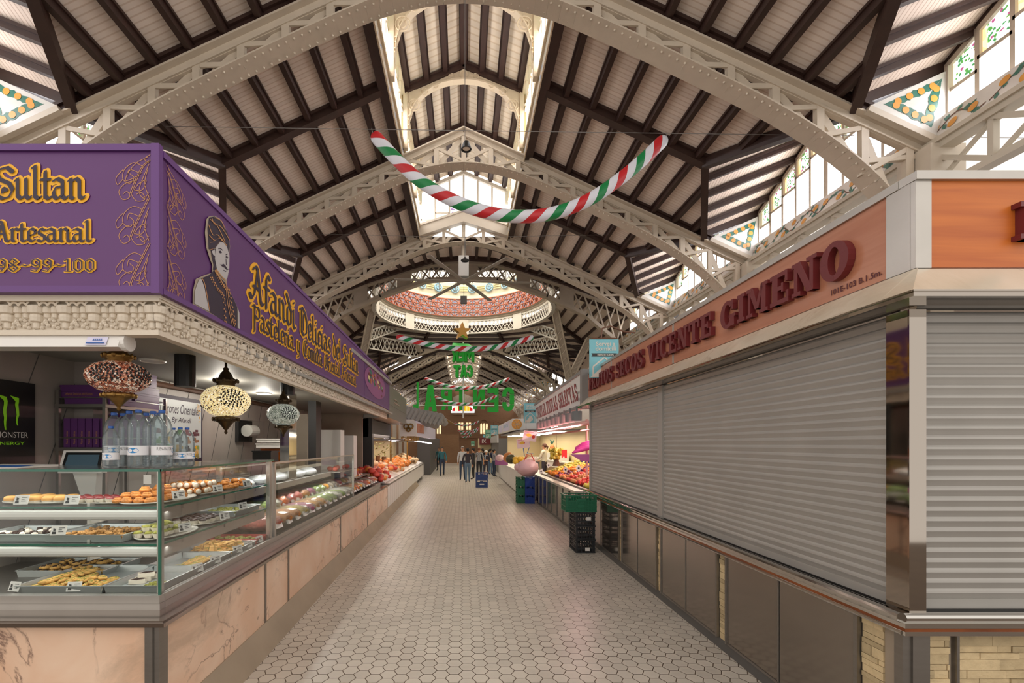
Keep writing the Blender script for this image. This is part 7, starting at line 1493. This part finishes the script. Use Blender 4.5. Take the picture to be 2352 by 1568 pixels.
t = lthing('bell_lamp', 'black bell-shaped pendant lamp hanging in the lantern axis', 'lamp', tuple(at(1071, 336, 9.5))); m = MB(); m.smooth = True; m.lathe([(.02, .12), (.05, .1), (.075, .05), (.1, -.02), (.11, -.06)][::-1], n=20, top=True, bot=False); m.build('shade', 'black', t); m = MB(); m.lathe([(.075, -.05), (.075, -.045)], n=16); m.build('lens', 'creamtop', t); m = MB(); [m.torus((0, 0, -.062), .1, .012, 20, 6)]; m.build('rim', 'black', t)
t = lthing('ring_lamp', 'round dark pendant lamp beside the fan pole', 'lamp', tuple(at(1068, 598, 17.3))); m = MB(); m.torus((0, 0, 0), .13, .03, 22, 6); m.lathe([(.1, 0), (.04, .12)], n=14); m.tube([(0, 0, .1), (0, 0, .9)], .012, 5); m.build('housing', 'black', t)
# fan
fc = V((0, 18.2, 8.42)); t = lthing('ceiling_fan', 'huge six-bladed grey ceiling fan hanging under the lantern end truss', 'fan', tuple(fc)); M('fangrey', '8f877c', .45)
for k in range(6):
    a = (4 + 60 * k) * PI / 180; m = MB(); d = V((math.cos(a), math.sin(a), 0)); m.beam(d * .12, d * 2.75, .17, .03); m.build('blade', 'fangrey', t)
m = MB(); m.lathe([(.16, -.08), (.2, -.04), (.2, .06), (.1, .1)], n=18); m.build('hub', 'fangrey', t); m = MB(); m.box(-.2, .2, -.2, .2, .15, .95); m.build('motor_cage', 'signwhite', t); m = MB(); m.tube([(0, 0, .9), (0, 0, 1.8)], .09, 10); m.build('pole', 'cream', t); m = MB(); m.box(-.13, .13, -.05, .05, -.9, -.6); m.tube([(0, 0, -.6), (0, 0, -.08)], .01, 4); m.build('hanging_box', 'midgrey', t)
# christmas letters under the dome, read from the other side
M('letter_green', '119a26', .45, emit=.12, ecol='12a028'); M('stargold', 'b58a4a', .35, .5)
t = thing('hanging_letters', 'green block letters CENTRAL seen from behind, hanging under the dome', 'letters', tuple(at(1065, 940, 31)))
def block(c):
    s_ = .36
    if c == 'L': return [bx(0, 0, s_, 1), bx(s_, 0, 1, .22)]
    if c == 'T': return [bx(0, .8, 1, 1), bx(.3, 0, .7, .8)]
    if c == 'E': return [bx(0, 0, s_, 1), bx(s_, 0, 1, .2), bx(s_, .8, 1, 1), bx(s_, .41, .88, .6)]
    if c == 'N': return [bx(0, 0, .32, 1), bx(.68, 0, 1, 1), [(.32, 1), (.68, .4), (.68, 0), (.32, .6)]]
    if c == 'M': return [bx(0, 0, .26, 1), bx(.74, 0, 1, 1), [(.26, 1), (.5, .55), (.5, .15), (.26, .6)], [(.5, .55), (.74, 1), (.74, .6), (.5, .15)]]
    if c == 'A': return [[(0, 0), (.34, 0), (.6, 1), (.3, 1)], [(.4, 1), (.7, 1), (1, 0), (.66, 0)], bx(.25, .18, .75, .36)]
    if c == 'R': return [bx(0, 0, s_, 1), bx(s_, .8, .6, 1), bx(s_, .4, .6, .58), [(.4, .42), (.72, .42), (1, 0), (.64, 0)]] + ringq(.58, .7, .42, .3, .12, .12, -PI / 2, PI / 2, 8)
    return [bx(0, .3, .36, .7), bx(.66, .62, 1, .74), bx(.66, .26, 1, .38)] + ringq(.5, .72, .5, .28, .15, .1, 0, PI, 12) + ringq(.5, .28, .5, .28, .15, .1, PI, 2 * PI, 12)
def back_letter(c, x0, x1, y0, y1, Y, dep, root, yaw=0):
    p0 = at(x1, y1, Y); w_ = (x1 - x0) * Y / F; h = (y1 - y0) * Y / F; m = MB(); u = V((-math.cos(yaw), math.sin(yaw), 0)); nn = u.cross(ZU)
    for i, P in enumerate(block(c)):
        Q = [p0 + u * (a_ * w_) + ZU * (b_ * h) - nn * i * .002 for a_, b_ in P]; m.prism(Q, nn * dep)
    m.build('letter', 'letter_green', root)
for c, x0, x1, y0, y1, Y in (('C', 1154, 1181, 889, 944, 30.6), ('E', 1120, 1145, 891, 946, 30.2), ('N', 1086, 1114, 886, 939, 31.5), ('T', 1045, 1076, 887, 941, 31.8), ('R', 1013, 1038, 886, 941, 31.5), ('A', 974, 1003, 884, 944, 31), ('L', 949, 961, 877, 943, 30.4)): back_letter(c, x0, x1, y0, y1, Y, .25, t)
m = MB(); m.tube([at(955, 893, 31.2), at(1180, 893, 31.2)], .03, 6); m.tube([at(955, 931, 31.2), at(1180, 931, 31.2)], .03, 6); m.build('rod', 'signwhite', t)
m = MB(); m.tube([at(1064, 786, 31.2), at(1064, 960, 31.2)], .05, 6); m.build('centre_pole', 'signwhite', t)
t = thing('hanging_letters', 'green block letters MER, upper tier below the gold star', 'letters', tuple(at(1065, 820, 30.8)))
for c, x0, x1 in (('M', 1066, 1088), ('E', 1052, 1066), ('R', 1038, 1052)): back_letter(c, x0, x1, 796, 829, 30.9, .55, t, .12)
m = MB(); m.hexa([at(1037, 797, 30.6), at(1088, 797, 30.6), at(1088, 797, 31.5), at(1037, 797, 31.5), at(1040, 787, 30.8), at(1076, 789, 30.8), at(1076, 789, 31.5), at(1040, 787, 31.5)]); m.build('green_top', 'letter_green', t)
t = thing('hanging_letters', 'green block letters CAT, lower tier between MER and CENTRAL', 'letters', tuple(at(1065, 860, 30.8)))
for c, x0, x1 in (('C', 1072, 1085), ('A', 1057, 1072), ('T', 1041, 1057)): back_letter(c, x0, x1, 838, 865, 30.9, .5, t, .1)
m = MB(); pts = []; c_ = at(1063, 760, 30.5)
for k in range(10): r_ = .6 if k % 2 == 0 else .25; a = PI / 2 + k * PI / 5; pts.append(c_ + V((r_ * math.cos(a), 0, r_ * math.sin(a))))
m.prism(pts, (-.12, .3, -.02)); tag(m.build('gold_star', 'stargold'), 'gold five-pointed star above the green letters', 'star')
# home delivery signs
M('teal_sign', '7cc0cc', .5, var=.03); M('green_sign', '76bd9a', .5); M('signcream', 'dcd6cc', .5)
def delivery(x0, x1, y0, y1, Y, mat, l1, l2, l3, lab, br):
    a, b = at(x0, y1, Y), at(x1, y0, Y); w_, h = b.x - a.x, b.z - a.z; t = thing('delivery_sign', lab, 'sign', tuple((a + b) / 2), 'home delivery signs'); m = MB(); m.box(a.x, b.x, Y, Y + .02, a.z, b.z); m.build('panel', mat, t)
    def q(u, v, d=.004): return V((a.x + u * w_, Y - d, a.z + v * h))
    m = MB()
    if l1: m.text(l1, q(.22, .83), XU, ZU, w_ * .66, h * .11, bold=.02); m.text(l2, q(.2, .7), XU, ZU, w_ * .7, h * .115, bold=.02)
    fx = lambda X, Y_: q((X - 470) / 575, 1 - (Y_ + 350) / 775)
    for A_, B_ in (((540, 410), (540, 205)), ((540, 205), (760, 15)), ((760, 15), (975, 195)), ((975, 195), (975, 410))):
        p, r_ = fx(*A_), fx(*B_); d = (r_ - p).normalized(); s_ = V((-d.z, 0, d.x)) * w_ * .024; m.poly([p - s_, r_ - s_, r_ + s_, p + s_][::-1])
    for P in ([(490, 415), (720, 210), (715, 190), (700, 130), (740, 190), (760, 115), (785, 178), (830, 120), (832, 185), (870, 215), (882, 270), (875, 310), (852, 335), (832, 318), (745, 415)],): m.poly([fx(*p) - V((0, .002, 0)) for p in P][::-1])
    m.build('cream_print', 'signcream', t)
    m = MB(); m.poly([q(.06, .55, .003), q(.94, .55, .003), q(.9, .59, .003), q(.94, .635, .003), q(.06, .635, .003), q(.1, .59, .003)]); m.build('dark_banner', 'darkgrey', t)
    if l3: m = MB(); m.text(l3, q(.27, .57, .006), XU, ZU, w_ * .56, h * .045, bold=.02); m.build('banner_lettering', 'signcream', t)
    m = MB(); p = fx(812, 272) - V((0, .005, 0)); m.torus(p, w_ * .035, w_ * .008, 14, 5, (0, 1, 0)); m.build('bird_eye', mat, t)
    m = MB(); e = V((b.x + br, Y + .01, b.z + .12)); m.tube([V((a.x + .05, Y + .01, b.z + .02)), V((b.x - .02, Y + .01, b.z + .02))], .012, 6); m.tube([V(((a.x + b.x) / 2 - .05, Y + .01, b.z + .02)), V(((a.x + b.x) / 2 - .03, Y + .01, b.z + .2)), V(((a.x + b.x) / 2 + .12, Y + .01, b.z + .24)), V((b.x + .1, Y + .01, b.z + .14)), e], .014, 6); m.build('bracket', 'brownvine', t)
delivery(1354, 1421, 779, 867, 8.2, 'teal_sign', 'Servei a', 'domicili', 'ESPANYA I EUROPA', 'large turquoise home delivery sign with bird emblem hung from the wood sign band', .3)
delivery(1203, 1232, 926, 971, 16.4, 'teal_sign', 'Servicio a', 'domicilio', 'ESPANYA Y EUROPA', 'turquoise home delivery sign hanging by the white fruit sign', .4)
delivery(1127, 1143, 976, 999, 30, 'teal_sign', 'Servei a', 'domicili', None, 'small turquoise delivery sign beyond the orange-slice sign box', .6)
delivery(1115, 1128, 987, 1006, 33, 'green_sign', 'Servicio', 'domicilio', None, 'small green delivery sign left of the distant turquoise one', .6)
delivery(1082, 1090, 1013, 1024, 42, 'green_sign', None, None, None, 'tiny green delivery sign above the shoppers', .3)
delivery(1110, 1114, 998, 1012, 40, 'teal_sign', None, None, None, 'tiny turquoise delivery sign in front of the maroon sign', .3)
# ================================================================== PEOPLE
M('skin', 'c79473', .55); M('hair_dark', '231a16', .6); M('hair_brown', '5a3422', .6); M('hair_red', '7a4428', .6); M('hair_grey', 'b7b2aa', .6); M('shoe', '26262a', .5); M('jacket', '1c1e26', .6); M('trouser_dark', '1d1e24', .7); M('jeans', '5d7690', .7); M('jeans_dark', '2c3c54', .7); M('cardigan', 'd6cdb8', .7); M('maroon_top', '7a2338', .6); M('dark_top', '3a3440', .7); M('teal_top', '2f6a72', .7); M('white_top', 'd0d4d8', .7); M('navy_top', '28304a', .7); M('bagbeige', 'c2b08c', .6); M('scarfblue', '9fb0c4', .7)
def checks(key, c0, c1, sc):
    m, N, L, P = nt(key); tc = N.new('ShaderNodeTexCoord'); w1 = N.new('ShaderNodeTexChecker'); w1.inputs['Scale'].default_value = sc; w1.inputs[1].default_value = lin(c0); w1.inputs[2].default_value = lin(c1); L.new(tc.outputs['Object'], w1.inputs[0]); L.new(w1.outputs[0], P.inputs['Base Color']); P.inputs['Roughness'].default_value = .7; MATS[key] = m
checks('plaid', 'a8a9ac', '6f7276', 22); checks('stripes', 'b5b2b4', '4a4850', 26)
def person(label, loc, yaw, H, top, legs, hair, sleeve=True, pose='stand', long_hair=False, short_legs=False, extras=()):
    """one continuous skinned body; hair and things worn are children"""
    s_ = H / 1.72
    hipz, kneez, ankz = .9, .5, .09
    st = .16 if pose == 'walk' else .02
    J = {'pelvis': ((0, 0, .95), .125, .1), 'waist': ((0, 0, 1.1), .12, .095), 'chest': ((0, 0, 1.28), .145, .105), 'collar': ((0, .0, 1.42), .1, .075), 'neck': ((0, .005, 1.48), .052, .052), 'jaw': ((0, .02, 1.545), .062, .07), 'head': ((0, .01, 1.62), .076, .092), 'crown': ((0, -.005, 1.68), .06, .07)}
    E = [('pelvis', 'waist'), ('waist', 'chest'), ('chest', 'collar'), ('collar', 'neck'), ('neck', 'jaw'), ('jaw', 'head'), ('head', 'crown')]; part = {}
    for sd, sg in (('l', -1), ('r', 1)):
        f = st * (1 if sg > 0 else -1)
        if pose == 'hold': el, wr, ha = (sg * .24, .02, 1.12), (sg * .1, .24, 1.12), (sg * .05, .3, 1.13)
        elif pose == 'reach': el, wr, ha = (sg * .25, .08, 1.14), (sg * .2, .3, 1.02), (sg * .19, .37, 1.0)
        elif pose == 'walk': el, wr, ha = (sg * .24, -f * .5, 1.13), (sg * .24, -f * 1.1 + .06, .9), (sg * .24, -f * 1.2 + .08, .82)
        else: el, wr, ha = (sg * .245, -.02, 1.13), (sg * .25, .05, .88), (sg * .25, .07, .8)
        J.update({'sh' + sd: ((sg * .175, 0, 1.4), .062, .06), 'el' + sd: (el, .044, .044), 'wr' + sd: (wr, .03, .027), 'hip' + sd: ((sg * .09, 0, hipz), .088, .09), 'kn' + sd: ((sg * .095, f * .7 + .015, kneez), .06, .062), 'an' + sd: ((sg * .1, f * 1.3 - .02, ankz), .042, .045), 'to' + sd: ((sg * .115, f * 1.3 + .14, .035), .035, .028)})
        E += [('collar', 'sh' + sd), ('sh' + sd, 'el' + sd), ('el' + sd, 'wr' + sd), ('pelvis', 'hip' + sd), ('hip' + sd, 'kn' + sd), ('kn' + sd, 'an' + sd), ('an' + sd, 'to' + sd)]; part[sd] = (wr, ha)
    bm = bmesh.new(); ly = bm.verts.layers.skin.verify(); vv = {}
    for k, (c, rx_, ry_) in J.items():
        v = bm.verts.new(V(c) * s_); vv[k] = v; v[ly].radius = (rx_ * s_, ry_ * s_); v[ly].use_root = (k == 'pelvis')
    for a, b in E: bm.edges.new((vv[a], vv[b]))
    me = bpy.data.meshes.new('t'); bm.to_mesh(me); bm.free(); ob = bpy.data.objects.new('t', me); COL.objects.link(ob)
    sk = ob.modifiers.new('s', 'SKIN'); sk.use_smooth_shade = True; sb = ob.modifiers.new('d', 'SUBSURF'); sb.levels = 2; sb.render_levels = 2
    dg = bpy.context.evaluated_depsgraph_get(); dg.update(); em = bpy.data.meshes.new_from_object(ob.evaluated_get(dg)); bpy.data.objects.remove(ob)
    m = MB(); m.v = [tuple(v.co) for v in em.vertices]
    seg = [(V(J[a][0]) * s_, V(J[b][0]) * s_, a, b) for a, b in E]
    for p in em.polygons:
        c = V(p.center); best = None
        for A, B, a, b in seg:
            d = B - A; t_ = max(0, min(1, (c - A).dot(d) / d.length_squared)); dist = (c - A - d * t_).length
            if best is None or dist < best[0]: best = (dist, a, b, t_)
        _, a, b, t_ = best
        if b in ('jaw', 'head', 'crown') or (b == 'neck' and t_ > .4): mi = 0
        elif b[:2] in ('kn', 'an') or (b[:3] == 'hip'): mi = 2 if not (short_legs and b[:2] == 'an' and t_ > .2) else 0
        elif b[:2] == 'to' : mi = 3
        elif b[:2] == 'wr': mi = 1 if sleeve else 0
        elif b == 'waist' and t_ < .3: mi = 2
        else: mi = 1
        m.f.append(list(p.vertices)); m.mi.append(mi); m.sm.append(True)
    bpy.data.meshes.remove(em); m.smooth = True; m.m = 0
    hd = V(J['head'][0]) * s_; fy = .092 * s_
    m.tube([hd + V((0, fy * .92, .01)), hd + V((0, fy * 1.22, -.022)), hd + V((0, fy * .95, -.028))], [.008, .015, .01], 6)
    for sg in (-1, 1): m.ball(hd + V((sg * .077 * s_, 0, -.01)), .022, 8, 6, (.45, .8, 1.25))
    for sd in 'lr':
        wr, ha = V(part[sd][0]) * s_, V(part[sd][1]) * s_; d = (ha - wr).normalized(); sg = -1 if sd == 'l' else 1; side = V((0, 1, 0)) if abs(d.y) < .6 else V((1, 0, 0)); side = (side - d * side.dot(d)).normalized(); nrm = d.cross(side)
        m.tube([wr - d * .01, wr + d * .03, wr + d * .075, wr + d * .09], [.026, .032, .036, .028], 8)
        for k, (o_, l) in enumerate(((-.027, .06), (-.009, .07), (.009, .066), (.027, .05))): q0 = wr + d * .08 + side * o_; m.tube([q0, q0 + d * l * .5 + nrm * .004, q0 + d * l * .9 - nrm * .014 * sg], [.0095, .0085, .006], 6)
        m.tube([wr + d * .03 + side * .03, wr + d * .055 + side * .052, wr + d * .085 + side * .056], [.011, .01, .007], 6)
    t = lthing('person', label, 'person', loc); t.rotation_euler = (0, 0, yaw)
    body = m.build('body', ['skin', top, legs, 'shoe'], t)
    q = MB()
    for sg in (-1, 1): q.ball(hd + V((sg * .03, fy * .93, .012)), .0085, 7, 5, (1.4, .6, .8)); q.beam(hd + V((sg * .016, fy * .97, .032)), hd + V((sg * .045, fy * .9, .033)), .006, .006)
    q.build('eyes_and_brows', 'hair_dark', body); q = MB(); q.beam(hd + V((-.022, fy * .96, -.058)), hd + V((.022, fy * .96, -.058)), .008, .007); M('lip', 'a0584c', .5); q.build('mouth', 'lip', body)
    q = MB(); q.smooth = True; r_ = .1 * s_; q.ball(hd + V((0, -.02, .028)), r_, 16, 12, (.86, 1.06, .98), .02)
    keep = [i for i, f in enumerate(q.f) if not any((q.v[k][1] - hd.y > .055 * s_ and q.v[k][2] < hd.z + .055) or q.v[k][2] < hd.z - .06 for k in f)]
    q.f = [q.f[i] for i in keep]; q.mi = [q.mi[i] for i in keep]; q.sm = [q.sm[i] for i in keep]
    if long_hair: q.tube([hd + V((0, -.09, .03)), hd + V((0, -.14, -.02)), hd + V((0, -.12, -.13))], [.035, .04, .02], 10)
    q.build('hair', hair, t)
    for nm, mt, fn in extras: q = MB(); q.smooth = True; fn(q, hd, s_); q.build(nm, mt, t)
    return t
def glasses(q, hd, s_):
    for sg in (-1, 1): q.torus(hd + V((sg * .032, .1 * s_, .01)), .02, .003, 12, 5, (0, 1, 0)); q.beam(hd + V((sg * .052, .095, .012)), hd + V((sg * .08, .0, .01)), .004, .004)
def cap(q, hd, s_):
    q.lathe([(.1, .02), (.104, .06), (.085, .1), (.04, .125), (.005, .13)], hd + V((0, -.01, 0)), 18); q.prism([hd + V((x, y, .022)) for x, y in ((-.08, .06), (-.05, .15), (0, .175), (.05, .15), (.08, .06))], (0, 0, .012))
def shoulder_bag(q, hd, s_):
    q.ball((-.27, .0, .98), .13, 10, 8, (.45, 1, 1.15)); q.tube([(-.25, .06, 1.08), (-.19, .02, 1.44), (-.25, -.06, 1.08)], .012, 6)
def scarf(q, hd, s_): q.torus((0, .01, 1.44 * s_), .075, .032, 16, 8); q.tube([(.04, .09, 1.42 * s_), (.05, .13, 1.3 * s_), (.04, .12, 1.16 * s_)], [.03, .035, .03], 8)
def backpack(q, hd, s_): q.ball((0, -.17, 1.22 * s_), .16, 12, 8, (1, .6, 1.25))
person('man in a black jacket and dark trousers with glasses, standing in the aisle turned left', (.52, 24.6, 0), 1.15, 1.68, 'jacket', 'trouser_dark', 'hair_dark', pose='hold', extras=[('glasses', 'black', glasses)])
person('man in a grey plaid shirt and black trousers seen from behind', (.86, 25.4, 0), -.1, 1.7, 'plaid', 'trouser_dark', 'hair_red', sleeve=False)
person('woman in white cap, blue scarf and dark clothes with a beige shoulder bag', (1.27, 25.8, 0), 3.0, 1.52, 'dark_top', 'dark_top', 'hair_brown', pose='hold', short_legs=True, extras=[('white_cap', 'white', cap), ('beige_bag', 'bagbeige', shoulder_bag), ('scarf', 'scarfblue', scarf)])
person('dark-haired person in black behind the capped woman', (1.22, 29.5, 0), .6, 1.62, 'jacket', 'jeans', 'hair_dark', long_hair=True)
person('person in a grey striped top and dark trousers leaning to the white counter', (1.78, 26.6, 0), -1.3, 1.6, 'stripes', 'jeans_dark', 'hair_dark', pose='reach')
person('person in dark blue beside the striped top at the counter', (1.66, 28.4, 0), -.9, 1.6, 'navy_top', 'jeans', 'hair_dark', long_hair=True)
person('walking person in white top and dark jeans in the middle of the aisle', (-.06, 24, 0), 3.1, 1.78, 'white_top', 'jeans_dark', 'hair_grey', pose='walk')
person('walking person in grey-blue jeans and dark top just right of the aisle centre', (.2, 22.6, 0), .1, 1.7, 'dark_top', 'jeans', 'hair_dark', pose='walk')
person('walking person in light shirt and blue jeans near the left counter end', (-1.3, 27.5, 0), 3.2, 1.72, 'teal_top', 'jeans_dark', 'hair_dark', pose='walk')
person('person in teal jacket and dark trousers at the left edge of the aisle', (-1.8, 33, 0), 2.8, 1.65, 'teal_top', 'trouser_dark', 'hair_brown')
person('woman vendor in cream cardigan and maroon top behind the white counter', (3.12, 17.6, .3), .95, 1.62, 'cardigan', 'dark_top', 'hair_brown', pose='reach', long_hair=True, extras=[('maroon_blouse', 'maroon_top', lambda q, hd, s_: q.ball((0, .075, 1.2), .1, 10, 8, (.75, .55, 2.0)))])
m = MB(); m.box(2.95, 4.4, 15.4, 26.5, 0, .3); tag(m.build('duckboard', 'brick'), 'raised platform behind the white counter under the vendor', 'platform')
